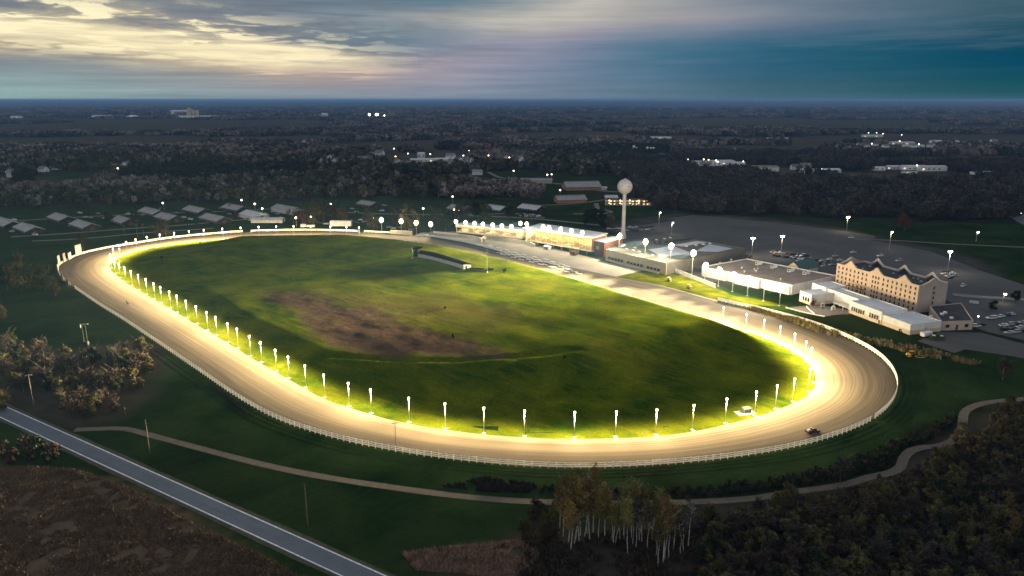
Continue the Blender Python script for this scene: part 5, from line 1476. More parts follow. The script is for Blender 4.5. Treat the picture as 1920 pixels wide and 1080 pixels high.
F_brown = leafmat('far_brown_leaf', (.275, .195, .155), (.15, .11, .092), .36)
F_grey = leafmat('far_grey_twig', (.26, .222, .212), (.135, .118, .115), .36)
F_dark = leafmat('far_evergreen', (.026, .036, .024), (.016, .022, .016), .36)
L_dark = leafmat('dark_evergreen', (.020, .030, .016), (.012, .018, .011))
L_grey = leafmat('grey_twig', (.050, .044, .040), (.027, .024, .023))
m_bark = mat('bark', (.085, .072, .062), .9, .35, 1.2)
m_birch = mat('birch_bark', (.46, .44, .42), .75, .45, 1.6, c2=(.25, .235, .22))

def crown(name, n, blobs, leaf, m, seed, twig=0.0, up=.3):
    r = np.random.default_rng(seed)
    B = np.array(blobs)  # x y z rx rz
    wgt = B[:, 3] ** 2 * B[:, 4]; wgt /= wgt.sum()
    k = r.choice(len(B), n, p=wgt)
    dirv = r.normal(size=(n, 3)); dirv /= np.linalg.norm(dirv, axis=1)[:, None]
    rad = r.random(n) ** .42
    c = B[k, :3] + dirv * rad[:, None] * B[k][:, [3, 3, 4]]
    nr = dirv + r.normal(size=(n, 3)) * .8 + np.array([0, 0, up]); nr /= np.linalg.norm(nr, axis=1)[:, None]
    a = np.cross(nr, r.normal(size=(n, 3))); a /= np.linalg.norm(a, axis=1)[:, None]
    bb = np.cross(nr, a)
    s = leaf * (.55 + .9 * r.random(n))
    is_t = r.random(n) < twig
    sa = np.where(is_t, s * 1.9, s); sb = np.where(is_t, s * .16, s * .8)
    a = np.where(is_t[:, None], a * .5 + np.array([0, 0, 1]) * .6 + dirv * .5, a)
    V = np.empty((n, 4, 3))
    V[:, 0] = c - a * sa[:, None] * .5; V[:, 1] = c + bb * sb[:, None] * .5; V[:, 2] = c + a * sa[:, None] * .5; V[:, 3] = c - bb * sb[:, None] * .5
    me = bpy.data.meshes.new(name)
    me.from_pydata(V.reshape(-1, 3).tolist(), [], np.arange(4 * n).reshape(n, 4).tolist())
    me.materials.append(m); me.update()
    return me
def blobs_round(h, w, base, n, seed):
    r = np.random.default_rng(seed); out = []
    for _ in range(n):
        q = r.random() * 2 * math.pi; rr2 = math.sqrt(r.random()) * w * .34; f = r.random()
        z = base + (h - base) * (.12 + .76 * f)
        taper = 1 - .55 * abs(f - .4)
        s = w * r.uniform(.15, .27) * taper
        out.append((math.cos(q) * rr2 * taper, math.sin(q) * rr2 * taper, z, s, s * r.uniform(.7, 1.15)))
    return out
def blobs_tall(h, w, base, n, seed):
    r = np.random.default_rng(seed); out = []
    for i in range(n):
        f = (i + .5) / n; z = base + (h - base) * f
        s = w * (.32 - .2 * abs(f - .45)) * r.uniform(.8, 1.2)
        out.append((r.normal() * w * .1, r.normal() * w * .1, z, s, s * 1.4))
    return out
def limbs(name, h, w, base, m, seed, r0=.2, nl=9, lean=0):
    r = random.Random(seed); b = MB()
    p = [(0, 0, -.3)]; segs = 4
    for i in range(1, segs + 1): p.append((r.gauss(0, .04) * h * i / segs * .5 + lean * h * i / segs, r.gauss(0, .04) * h * i / segs * .5, h * .86 * i / segs))
    for i in range(segs): b.tube(p[i], p[i + 1], r0 * (1 - .8 * i / segs), r0 * (1 - .8 * (i + 1) / segs), m, 6, False)
    for k in range(nl):
        f = base / h + (.84 - base / h) * r.random(); i = min(segs - 1, int(f / .86 * segs)); u = f / .86 * segs - i
        q = [p[i][j] * (1 - u) + p[i + 1][j] * u for j in range(3)]
        an = r.random() * 2 * math.pi; ln = w * r.uniform(.25, .48)
        e = (q[0] + math.cos(an) * ln, q[1] + math.sin(an) * ln, q[2] + ln * r.uniform(.5, 1.1))
        b.tube(q, e, r0 * .33, r0 * .08, m, 4, False)
        for _ in range(2):
            u2 = r.uniform(.4, .8); q2 = [q[j] * (1 - u2) + e[j] * u2 for j in range(3)]; a2 = an + r.uniform(-1, 1)
            b.tube(q2, (q2[0] + math.cos(a2) * ln * .5, q2[1] + math.sin(a2) * ln * .5, q2[2] + ln * .55), r0 * .14, r0 * .05, m, 3, False)
    return b.mesh(name)
B_gold = leafmat('birch_gold_leaf', (.24, .165, .045), (.13, .095, .03))
B_olive = leafmat('birch_olive_leaf', (.17, .15, .045), (.09, .085, .03))
TREES = {}
def tree_kind(key, h, w, base, n, leaf, m, bark, seed, shape='round', nb=12, twig=0.0, r0=.2, nl=9, lean=0):
    bl = blobs_round(h, w, base, nb, seed) if shape == 'round' else blobs_tall(h, w, base, nb, seed)
    TREES[key] = (crown('crown', n, bl, leaf, m, seed, twig), limbs('trunk', h, w, max(base, h * .2), bark, seed, r0, nl, lean), h)
for i in range(3):
    tree_kind(f'olive{i}', 9, 8, .2, 1300, .62, L_olive, m_bark, 10 + i)
    tree_kind(f'yellow{i}', 10, 7.5, .3, 1100, .6, L_yellow, m_bark, 20 + i)
    tree_kind(f'brown{i}', 9, 8, .3, 1000, .62, L_brown, m_bark, 30 + i, twig=.45)
    tree_kind(f'grey{i}', 10, 8, .6, 1100, .7, L_grey, m_bark, 40 + i, twig=.8, nl=16)
    tree_kind(f'rust{i}', 8, 7.5, 1.0, 1000, .6, L_rust, m_bark, 50 + i, twig=.3)
    tree_kind(f'dark{i}', 9, 6.5, .4, 1300, .6, L_dark, m_bark, 60 + i, nb=14)
    tree_kind(f'birch{i}', 17, 7.0, 9.0, 1500, .46, [B_gold, B_olive, B_gold][i], m_birch, 70 + i, 'tall', 8, twig=.25, r0=.17, nl=8, lean=(.02, -.03, .05)[i])
    tree_kind(f'bbirch{i}', 14, 4, 7, 260, .6, L_grey, m_birch, 80 + i, 'tall', 7, twig=.85, r0=.12, nl=10, lean=(-.05, .06, .0)[i])
    tree_kind(f'bush{i}', 3.6, 4.4, .0, 520, .5, [L_olive, L_brown, L_dark][i], m_bark, 90 + i, nb=8, nl=4, r0=.09)
_tp = {}
def tree(key, x, y, z=0, sc=1.0, label='', cat='tree', group=None, name='tree', rz=None, sz=1.0):
    rz = random.random() * 6.28 if rz is None else rz
    cm, tm, h = TREES[key]
    o = thing(name, label, cat, (x, y, z), rz, group)
    o.scale = (sc, sc, sc * sz)
    link('trunk', tm, o); link('crown', cm, o)
    return o
def k3(k): return f'{k}{random.randrange(3)}'

# birches in the foreground grove (base pixel, height factor)
BIR = [(1070,1032,'birch'),(1076,1022,'bbirch'),(1079,1015,'birch'),(1086,1014,'birch'),(1056,1006,'birch'),(1096,1006,'birch'),(1101,1000,'bbirch'),(1122,1010,'birch'),(1066,1016,'birch'),(1048,1000,'birch'),(1106,1014,'birch'),(1088,1004,'birch'),
       (1150,1024,'birch'),(1154,1020,'bbirch'),(1147,1014,'bbirch'),(1177,1036,'birch'),(1186,1026,'bbirch'),(1192,1030,'bbirch'),(1199,1020,'bbirch'),(1203,1018,'birch'),(1222,1014,'birch'),(1170,1012,'birch'),(1162,1016,'bbirch'),
       (1230,1044,'bbirch'),(1234,1062,'birch'),(1243,1058,'birch'),(1246,1052,'bbirch'),(1254,1046,'bbirch'),(1276,1044,'bbirch'),(1282,1034,'bbirch'),(1290,1026,'bbirch'),(1214,1030,'bbirch'),(1262,1030,'birch'),(1134,1006,'birch'),(1112,998,'birch'),(1200,1004,'birch'),(1240,1010,'birch'),(1184,1008,'birch')]
for k, (px, py, kd) in enumerate(BIR):
    x, y = G(px, py)
    s = random.uniform(.82, 1.08)
    tree(k3(kd), x, y, 0, s, ('white barked birch with thin yellow green crown' if kd == 'birch' else 'bare white stemmed birch with hardly any leaves') + ' in the grove at the bottom centre', 'birch tree', ('leafy' if kd == 'birch' else 'bare') + ' birches in the foreground grove', 'birch_tree', sz=random.uniform(.8, 1.15)).rotation_euler = (R(random.uniform(-5, 5)), R(random.uniform(-5, 5)), random.random() * 6.28)
for px, py, kd, s in ((1010,985,'olive',.9),(1022,1002,'yellow',.75),(985,1010,'olive',.7),(1035,1015,'brown',.7),(1000,1025,'brown',.6),(1045,975,'yellow',.8)):
    x, y = G(px, py); tree(k3(kd), x, y, 0, s, 'leafy tree massed at the left edge of the birch grove', 'tree', 'leafy trees left of the birches')

# trees of the lower wood, bottom right
def scatter(poly, n, mind, seed, reject=None):
    r = np.random.default_rng(seed); P = np.array(poly); lo, hi = P.min(0), P.max(0); out = []; tries = 0
    while len(out) < n and tries < 60000:
        tries += 1
        p = lo + (hi - lo) * r.random(2)
        if not inpoly(np.array([p[0]]), np.array([p[1]]), poly)[0]: continue
        if reject is not None and reject(p): continue
        if all((p[0] - q[0]) ** 2 + (p[1] - q[1]) ** 2 > mind * mind for q in out[-400:]): out.append(tuple(p))
    return out
pathP = [tuple(p) for p in crom(PATH, False, 4)]
nearpath = lambda p, d=4.5: dist_poly(np.array([p[0]]), np.array([p[1]]), pathP, False)[0] < d
LW = GL([(1310,985),(1330,955),(1430,940),(1500,930),(1560,924),(1640,905),(1700,890),(1720,862),(1790,838),(1822,790),(1850,768),(1925,758),(1990,780),(2060,1120),(1500,1180),(1310,1120)])
birchP = [G(a, c) for a, c, _ in BIR]
for x, y in scatter(LW, 158, 5.0, 5, lambda p: nearpath(p, 8)):
    kd = random.choices(['olive', 'brown', 'grey', 'rust', 'yellow', 'dark'], [36, 26, 14, 3, 2, 19])[0]
    txt = {'olive': 'olive green', 'brown': 'brown leaved', 'grey': 'leafless grey', 'rust': 'rusty brown', 'yellow': 'yellowing', 'dark': 'dark green'}[kd]
    tree(k3(kd), x, y, 0, random.uniform(.6, .95), f'{txt} tree crowded into the dark wood at the bottom right', 'tree', f'{txt} trees of the lower right wood')
for px, py, kd, s, lab in ((1575,905,'grey',1.0,'lone thin tree standing between the fence and the dark ditch'),(1800,838,'yellow',.95,'taller yellow green tree where the gravel path bends'),(1880,712,'grey',1.0,'bare round headed tree on the lawn at the right edge'),(1480,944,'olive',.75,'olive bush like tree beside the gravel path'),(1452,950,'olive',.6,'pale bush tree on the near side of the path')):
    x, y = G(px, py); tree(k3(kd), x, y, 0, s, lab)
# left thicket
LT = GL([(10,650),(60,655),(155,690),(170,672),(225,655),(285,668),(296,690),(262,730),(240,755),(200,788),(150,790),(110,775),(60,745),(10,730)])
for x, y in scatter(LT, 60, 4.4, 8):
    px_ = x
    kd = random.choices(['grey', 'brown', 'olive', 'dark'], [14, 28, 22, 36])[0]
    txt = {'olive': 'olive green', 'brown': 'brown leaved', 'grey': 'bare grey twigged', 'dark': 'dark leaved'}[kd]
    tree(k3(kd), x, y, 0, random.uniform(.75, 1.1), f'{txt} tree in the thicket above the road at left', 'tree', f'{txt} trees in the left thicket')
for px, py, kd, s, lab in ((8,770,'yellow',.9,'yellow green tree at the left edge beside the road'),(282,700,'yellow',.55,'small bright green bush tree at the right tip of the thicket'),(248,690,'brown',1.05,'broad brown tree at the right end of the thicket'),(215,688,'grey',1.05,'tall bare tree rising above the right of the thicket'),(6,600,'yellow',.9,'yellowing tree cut by the left edge on the grass'),
                           (40,548,'yellow',1.5,'large autumn yellow tree left of the billboards'),(85,545,'olive',1.2,'rounded olive tree just left of the billboards'),(14,545,'dark',1.2,'dark tree at the left edge behind the yellow tree'),(64,538,'olive',1.1,'olive tree behind the large yellow tree'),(104,556,'olive',.7,'low olive tree at the foot of the billboard fence'),
                           (156,474,'grey',.95,'bare tree behind the tall white billboard'),(296,447,'brown',1.1,'brown tree below the grey barns'),(312,447,'grey',1.0,'bare tree beside the brown tree below the barns'),(205,420,'dark',.9,'dark tree between two grey barns'),(252,424,'dark',.8,'dark shrub like tree by the lane below the barns'),
                           (568,424,'rust',1.5,'rusty tree behind the white trailer at left'),(590,424,'yellow',1.5,'golden brown tree above the white trailer'),(608,420,'brown',1.5,'brown tree behind the white trailer at right'),(625,414,'rust',1.4,'reddish tree among the sheds past the trailer'),(643,420,'rust',1.3,'russet tree at the right end of the white trailer'),(551,420,'brown',1.2,'brown tree right of the white barns'),
                           (762,432,'yellow',1.5,'orange brown tree glowing behind the short floodlights'),(776,434,'yellow',1.3,'yellow brown tree lit from below near the third short mast'),(745,428,'brown',1.3,'brown tree behind the second short floodlight'),(820,432,'brown',1.5,'bare brown tree left of the lower stand'),(836,436,'dark',1.4,'dark conifer at the left end of the lower stand'),(845,432,'dark',1.2,'dark tree close behind the lower stand'),
                           (870,412,'brown',1.5,'brown tree behind the lower stand roof at left'),(895,412,'dark',1.3,'dark tree behind the middle of the lower stand'),(910,414,'olive',1.2,'olive tree behind the lower stand roof'),(955,410,'dark',1.0,'dark green tree left of the main grandstand roof'),
                           (1112,424,'dark',1.3,'dark tree behind the grandstand annex at left'),(1128,428,'dark',1.3,'dark tree between the annex and the water tower'),(1140,426,'olive',1.1,'olive tree just left of the water tower'),(1100,420,'dark',1.0,'dark tree behind the right end of the grandstand'),
                           (1695,434,'rust',1.3,'lone rusty tree on the grass before the right wood'),(1684,418,'brown',1.1,'thin brown tree at the edge of the right wood'),(1903,568,'dark',.95,'dark round tree at the right edge of the hotel lot'),(1861,583,'dark',.8,'dark conifer like tree beside the hotel lot'),(1524,575,'rust',.62,'small bare reddish tree on the hotel patio'),(1687,627,'dark',.35,'small dark conifer at the corner of the white wing'),
                           (1865,395,'grey',1.3,'pale bare tree at the front of the right wood'),(700,430,'brown',1.2,'brown tree left of the first short floodlight'),(690,424,'grey',1.2,'bare tree behind the white cars near the far turn')):
    x, y = G(px, py); tree(k3(kd), x, y, 0, s * (1.65 if y > 480 else 1.7 if y > 380 and px < 120 else 1.2 if px < 200 and y > 380 else 1.0), lab)
BZ = GL([(10,398),(200,392),(400,382),(560,385),(680,395),(820,400),(1000,395),(1000,412),(860,418),(700,405),(560,412),(420,422),(250,428),(120,412),(20,425)])
for x, y in scatter(BZ, 20, 12, 31):
    kd = random.choice(['brown', 'grey', 'grey', 'dark', 'olive'])
    txt = {'olive': 'olive', 'brown': 'brown', 'grey': 'bare grey', 'dark': 'dark'}[kd]
    tree(k3(kd), x, y, 0, random.uniform(.45, .95), f'small {txt} tree scattered between the barns and lanes', 'tree', f'small {txt} trees between the barns')
# shrubs: infield clumps, road side bushes, ditch hedge
for px, py, kd, s, lab in ((850,633,2,.55,'dark shrub in the middle of the infield'),(1059,672,2,.4,'small dark shrub on the infield crest'),(946,511,2,.8,'black rounded shrub on the infield right of the flagpole'),(265,490,0,.45,'dark shrub near the lamp posts of the far turn'),(302,486,0,.7,'low green shrub on the far infield'),(835,578,0,.4,'dark tussock on the upper infield'),(375,457,2,.5,'dark bush beside the far inner rail'),(545,523,1,.25,'brown tussock on the left infield')):
    x, y, z = onf(px, py); tree(f'bush{kd}', x, y, z - .1, s, lab, 'shrub', None, 'shrub')
for k, (px, py, s) in enumerate(((45,850,1.5),(75,845,1.5),(100,855,1.3),(60,862,1.4),(25,865,1.4),(88,868,1.1),(10,850,1.3))):
    x, y = G(px, py); tree(f'bush{2 if k % 2 else 1}', x, y, 0, s, 'dark bush crowding the near side of the road at left', 'shrub', 'dark roadside bushes', 'shrub')
for x, y in scatter(DITCH, 190, 1.5, 12, lambda p: nearpath(p, 2.6)):
    tree('bush2' if random.random() < .8 else 'bush1', x, y, -.35, random.uniform(.45, .8), 'dark shrub in the hedge above the gravel path', 'shrub', 'shrubs of the dark hedge along the path', 'shrub')
HEDGE = GL([(1398,577),(1440,584),(1500,600),(1520,612),(1560,622),(1620,634),(1680,646),(1740,660),(1830,680),(1850,690),(1720,666),(1640,648),(1540,626),(1480,604)])
L_straw = leafmat('straw_stem', (.15, .115, .06), (.085, .07, .04))
def tufts(name, label, cat, polys, n, h, wdt, m, seed, reject=None, zf=None):
    r = np.random.default_rng(seed); V = []; cnt = 0
    per = n // len(polys)
    for poly in polys:
        P = np.array(poly); lo, hi = P.min(0), P.max(0)
        q = lo + (hi - lo) * r.random((per * 4, 2)); q = q[inpoly(q[:, 0], q[:, 1], poly)]
        den = vnoise(q[:, 0], q[:, 1], 6) * .6 + vnoise(q[:, 0], q[:, 1], 2.2) * .4
        q = q[den > .34][:per]
        k = len(q); an = r.random(k) * 6.28; hh = h * (.5 + .8 * r.random(k)) * (.6 + .8 * vnoise(q[:, 0], q[:, 1], 8))
        ln = r.normal(size=(k, 2)) * .35 * hh[:, None]
        dx = np.stack([np.cos(an), np.sin(an)], 1) * wdt * (.6 + .8 * r.random(k))[:, None]
        A = np.column_stack([q - dx, np.full(k, -.05)]); B = np.column_stack([q + dx, np.full(k, -.05)]); C = np.column_stack([q + ln + dx * .8, hh]); D = np.column_stack([q + ln - dx * .8, hh * .93])
        V.append(np.stack([A, B, C, D], 1))
    V = np.concatenate(V).reshape(-1, 3)
    me = bpy.data.meshes.new(name); me.from_pydata(V.tolist(), [], np.arange(len(V)).reshape(-1, 4).tolist()); me.materials.append(m); me.update()
    return tag(link(name, me), label, cat, None, 'stuff')
tufts('tall_grass', 'strip of tall straw coloured grass between the track fence and the hotel lawn', 'tall grass', [HEDGE], 9000, 1.6, .22, L_straw, 3)
L_reed = leafmat('reed_stem', (.24, .17, .115), (.14, .10, .072))
tufts('reeds', 'brown reed field at the bottom left below the road', 'reeds', [REED], 70000, .6, .13, L_reed, 4)
tufts('reeds', 'brown dry grass bank at the bottom centre left of the birches', 'reeds', [REED2], 11000, .8, .13, L_reed, 6)
tufts('undergrowth', 'dim brown undergrowth at the feet of the birches and lower wood', 'undergrowth', [GL([(980,1010),(1310,990),(1500,945),(1700,890),(1800,830),(1960,770),(2080,1120),(960,1120)])], 30000, 1.1, .22, L_brown, 9)
tufts('weeds', 'grey green weeds along the upper edge of the gravel path', 'weeds', [GL([(830,912),(900,898),(1000,908),(1020,925),(900,922)]), GL([(390,715),(440,752),(480,790),(420,745)])], 4200, 1.0, .16, L_grey, 14)

# ---- far woods: scattered by a geometry nodes tree from unlinked clump meshes
def clump_mesh(name, seed, size, nt, nl, leaf, hh, mats):
    r = np.random.default_rng(seed); Vs = []; Fs = []; Ms = []; o = 0
    for _ in range(nt):
        cx, cy_ = (r.random(2) - .5) * size
        h = hh * r.uniform(.65, 1.15); w = h * r.uniform(.5, .8); mi = r.integers(len(mats))
        bl = np.array([(cx + r.normal() * w * .16, cy_ + r.normal() * w * .16, h * r.uniform(.3, .85), w * r.uniform(.18, .3), h * r.uniform(.12, .2)) for _ in range(6)])
        k = r.integers(0, 6, nl); d = r.normal(size=(nl, 3)); d /= np.linalg.norm(d, axis=1)[:, None]
        c = bl[k, :3] + d * (r.random(nl) ** .4)[:, None] * bl[k][:, [3, 3, 4]]
        nr = d + r.normal(size=(nl, 3)) * .7 + (0, 0, .4); nr /= np.linalg.norm(nr, axis=1)[:, None]
        a = np.cross(nr, r.normal(size=(nl, 3))); a /= np.linalg.norm(a, axis=1)[:, None]; b2 = np.cross(nr, a); s = (leaf * (.5 + r.random(nl)))[:, None] * .5
        Q = np.stack([c - a * s, c + b2 * s, c + a * s, c - b2 * s], 1).reshape(-1, 3)
        Vs.append(Q); Fs.append(np.arange(4 * nl).reshape(nl, 4) + o); Ms += [mi] * nl; o += 4 * nl
    me = bpy.data.meshes.new(name); me.from_pydata(np.vstack(Vs).tolist(), [], np.vstack(Fs).tolist())
    for m in mats: me.materials.append(m)
    me.polygons.foreach_set('material_index', np.array(Ms, dtype=np.int32)); me.update()
    return me
def source_set(name, meshes):
    c = bpy.data.collections.new(name)
    for i, me in enumerate(meshes):
        o = bpy.data.objects.new(f'{name}_{i}', me); c.objects.link(o)
    return c
def woods(name, label, cat, pts, coll, smin, smax, seed):
    r = np.random.default_rng(seed); n = len(pts)
    me = bpy.data.meshes.new(name); me.from_pydata([tuple(p) for p in pts], [], [])
    for k, a in (('scl', r.uniform(smin, smax, n)), ('ang', r.uniform(0, 6.28, n))):
        at = me.attributes.new(k, 'FLOAT', 'POINT'); at.data.foreach_set('value', a.astype(np.float32))
    at = me.attributes.new('pick', 'INT', 'POINT'); at.data.foreach_set('value', r.integers(0, len(coll.objects), n).astype(np.int32))
    o = link(name, me)
    ng = bpy.data.node_groups.new(name, 'GeometryNodeTree')
    ng.interface.new_socket('Geometry', in_out='INPUT', socket_type='NodeSocketGeometry'); ng.interface.new_socket('Geometry', in_out='OUTPUT', socket_type='NodeSocketGeometry')
    gi = ng.nodes.new('NodeGroupInput'); go = ng.nodes.new('NodeGroupOutput')
    ci = ng.nodes.new('GeometryNodeCollectionInfo'); ci.inputs['Collection'].default_value = coll; ci.inputs['Separate Children'].default_value = True; ci.inputs['Reset Children'].default_value = True
    ip = ng.nodes.new('GeometryNodeInstanceOnPoints'); ip.inputs['Pick Instance'].default_value = True
    def na(nm, ty):
        q = ng.nodes.new('GeometryNodeInputNamedAttribute'); q.data_type = ty; q.inputs[0].default_value = nm; return q.outputs[0]
    cx = ng.nodes.new('ShaderNodeCombineXYZ'); ng.links.new(na('ang', 'FLOAT'), cx.inputs[2])
    ng.links.new(gi.outputs[0], ip.inputs['Points']); ng.links.new(ci.outputs[0], ip.inputs['Instance'])
    ng.links.new(na('pick', 'INT'), ip.inputs['Instance Index']); ng.links.new(cx.outputs[0], ip.inputs['Rotation']); ng.links.new(na('scl', 'FLOAT'), ip.inputs['Scale'])
    ng.links.new(ip.outputs[0], go.inputs[0])
    md = o.modifiers.new('scatter', 'NODES'); md.node_group = ng
    return tag(o, label, cat, None, 'stuff')
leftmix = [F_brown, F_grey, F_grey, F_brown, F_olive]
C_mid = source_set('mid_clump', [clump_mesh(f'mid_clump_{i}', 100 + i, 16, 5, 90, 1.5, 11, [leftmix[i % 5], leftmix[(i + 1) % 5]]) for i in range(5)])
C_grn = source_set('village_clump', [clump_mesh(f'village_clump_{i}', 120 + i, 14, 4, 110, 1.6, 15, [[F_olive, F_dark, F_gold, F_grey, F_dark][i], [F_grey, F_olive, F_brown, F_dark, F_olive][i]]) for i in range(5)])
L_dim = leafmat('dim_twig', (.072, .066, .062), (.038, .037, .037), .36)  # twig and leaf tones darkened: dimness of the right side put into colour
L_dimg = leafmat('dim_leaf', (.048, .048, .026), (.028, .029, .018), .36)
L_dimr = leafmat('dim_russet', (.072, .050, .036), (.042, .031, .025), .36)
C_drk = source_set('dark_clump', [clump_mesh(f'dark_clump_{i}', 140 + i, 15, 5, 100, 1.5, 15, [[L_dim, L_dimg, L_dimr, L_dim, L_dim][i], L_dim]) for i in range(5)])
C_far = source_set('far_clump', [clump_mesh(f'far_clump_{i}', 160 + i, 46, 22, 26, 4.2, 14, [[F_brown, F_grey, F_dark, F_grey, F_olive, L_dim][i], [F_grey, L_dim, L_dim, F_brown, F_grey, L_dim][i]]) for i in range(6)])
def wood_points(seed, n, y0, y1, test, half=.78):
    r = np.random.default_rng(seed)
    yy = np.sqrt(r.uniform(y0 ** 2, y1 ** 2, n)); xx = r.uniform(-half, half, n) * yy
    ok = np.ones(n, bool)
    for P in OPEN + ROADSTRIP: ok &= ~inpoly(xx, yy, P)
    for cx, cy_, hw in CLEAR: ok &= ~((np.abs(xx - cx) < hw) & (yy > cy_ - (11 if hw < 12 else 5.5) * hw) & (yy < cy_ + hw))
    ok &= test(xx, yy, r.random(n))
    return xx[ok], yy[ok]
def stack(x, y, z=0): return np.column_stack([x, y, np.full(len(x), z)])
x700 = lambda x, y: x / y
right = lambda x, y: (x > .13 * y + 20) & (y < 1560)
field = lambda x, y: vnoise(x, y, 420)
x, y = wood_points(1, 15000, 690, 1560, lambda x, y, u: ~right(x, y) & (u < .35 + .9 * field(x, y)))
vil = np.zeros(len(x), bool)
for P in VILLAGE: vil |= inpoly(x, y, P)
grn = (vnoise(x, y, 160) > .6) | ((y > 1120) & (vnoise(x + 500, y, 230) > .5))
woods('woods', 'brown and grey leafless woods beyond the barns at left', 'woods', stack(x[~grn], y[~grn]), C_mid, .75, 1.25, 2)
tr = grn & ~(vil & (np.random.default_rng(2).random(len(x)) < .45))
woods('woods', 'greener taller village trees in the middle distance', 'woods', stack(x[tr], y[tr]), C_grn, .7, 1.2, 3)
x, y = wood_points(4, 17000, 690, 1560, lambda x, y, u: right(x, y) & (u < .9))
woods('woods', 'dark dense wood behind the parking lot at right', 'woods', stack(x, y), C_drk, .8, 1.35, 5)
PINE = [GL([(1040,290),(1060,283),(1150,280),(1240,281),(1246,292),(1150,300),(1060,302)]), GL([(230,338),(260,322),(330,322),(400,326),(560,318),(570,332),(440,340),(320,346)]), GL([(860,232),(1000,228),(1100,232),(1090,238),(900,240)]), GL([(30,346),(40,334),(58,334),(60,346)])]
C_pine = source_set('pine_clump', [clump_mesh(f'pine_clump_{i}', 180 + i, 14, 6, 110, 1.5, 17, [F_dark]) for i in range(3)])
pp = [q for P, m_, k in ((PINE[0], 9, 420), (PINE[1], 9, 420), (PINE[2], 30, 500), (PINE[3], 8, 12)) for q in scatter(P, k, m_, 41)]
woods('woods', 'near black evergreen blocks among the bare woods', 'woods', stack(*np.array(pp).T), C_pine, .8, 1.2, 9)
C_low = source_set('low_clump', [clump_mesh(f'low_clump_{i}', 200 + i, 9, 4, 260, .55, 5, [[L_olive, L_brown, L_grey, L_olive][i], [L_dark, L_olive, L_brown, L_brown][i]]) for i in range(4)])
lw = scatter(LW, 330, 3.2, 77, lambda p: nearpath(p, 12))
woods('woods', 'low brushy trees filling the dark wood at the bottom right', 'woods', stack(*np.array(lw).T), C_low, .6, 1.1, 12)
x, y = wood_points(6, 15000, 1500, 5200, lambda x, y, u: (vnoise(x * .7, y * 1.6, 520) > .38 - .1 * (y < 2400)) & ~((vnoise(x * .5, y * 1.3, 700) > .65) & (y > 1700)))
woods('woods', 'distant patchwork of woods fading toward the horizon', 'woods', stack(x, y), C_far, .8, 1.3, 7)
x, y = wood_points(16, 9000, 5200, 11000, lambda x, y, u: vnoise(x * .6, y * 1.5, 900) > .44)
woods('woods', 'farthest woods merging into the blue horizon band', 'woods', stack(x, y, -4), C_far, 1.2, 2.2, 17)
# ================================================================ vehicles
m_tyre = mat('tyre_rubber', (.015, .015, .016), .9, .2, 3)
m_carglass = mat('car_glass', (.02, .025, .03), .08, .2, 1, spec=.6)
CARC = {'white': (.72, .73, .74), 'silver': (.42, .43, .45), 'black': (.018, .018, .02), 'dark blue': (.03, .05, .11), 'dark red': (.16, .02, .02), 'grey': (.16, .165, .17)}
for k, c in CARC.items():
    m = mat('car_paint_' + k.replace(' ', '_'), c, .3, .06, .5, spec=.6); 
def car_parts(kind):
    L, W = (4.6, 1.8) if kind == 'car' else (5.2, 1.95)
    hz = (.45, .95, 1.45) if kind == 'car' else (.5, 1.1, 1.8)
    def body(m):
        b = MB()
        pr = [(-L / 2, .35), (L / 2, .35), (L / 2 + .05, .62), (L / 2 - .12, .82), (L * .22, hz[1]), (-L * .36, hz[1] + .03), (-L / 2 + .02, hz[1] - .08)]
        b.sideprism(pr, -W / 2, W / 2, m)
        rx = (-L * .26, L * .05) if kind == 'car' else (-L * .44, L * .06)
        b.add([(-L * .40 if kind == 'car' else -L * .47, -W / 2 + .1, hz[1] + .031), (L * .2, -W / 2 + .1, hz[1] + .005), (L * .2, W / 2 - .1, hz[1] + .005), (-L * .40 if kind == 'car' else -L * .47, W / 2 - .1, hz[1] + .031), (rx[0], -W / 2 + .28, hz[2]), (rx[1], -W / 2 + .28, hz[2]), (rx[1], W / 2 - .28, hz[2]), (rx[0], W / 2 - .28, hz[2])],
              [(0, 1, 5, 4), (1, 2, 6, 5), (2, 3, 7, 6), (3, 0, 4, 7)], m_carglass)
        b.add([(rx[0] - .03, -W / 2 + .27, hz[2] + .003), (rx[1] + .03, -W / 2 + .27, hz[2] + .003), (rx[1] + .03, W / 2 - .27, hz[2] + .003), (rx[0] - .03, W / 2 - .27, hz[2] + .003)], [(0, 1, 2, 3)], m)
        for sx_ in (-L * .3, L * .31):
            for sy_ in (-1, 1): b.tube((sx_, sy_ * (W / 2 - .2), .33), (sx_, sy_ * (W / 2 + .02), .33), .33, .33, m_tyre, 10)
        return b.mesh('body')
    return body
CARM = {}
for kd in ('car', 'suv'):
    f = car_parts(kd)
    for c in CARC: CARM[kd, c] = f(MATS['car_paint_' + c.replace(' ', '_')])
rc = random.Random(21)
def car(px, py, rz, col, lab, grp, kd='car', cat='car'):
    x, y = G(px, py)
    o = link('parked_car', CARM[kd, col]); o.location = (x, y, .05); o.rotation_euler = (0, 0, rz)
    return tag(o, lab, cat, grp)
def lot(pxs, where, grp, rz, pal):
    cnt = {}
    for px, py in sorted(pxs):
        c = rc.choice(pal); kd = rc.choice(['car', 'car', 'suv']); key = (c, kd)
        k = cnt[key] = cnt.get(key, -1) + 1
        car(px, py, rz + rc.choice([0, math.pi]) + rc.uniform(-.06, .06), c, f'{c} {"parked car" if kd == "car" else "boxy parked car"} {where}, {nth(k)} from left', grp, kd)
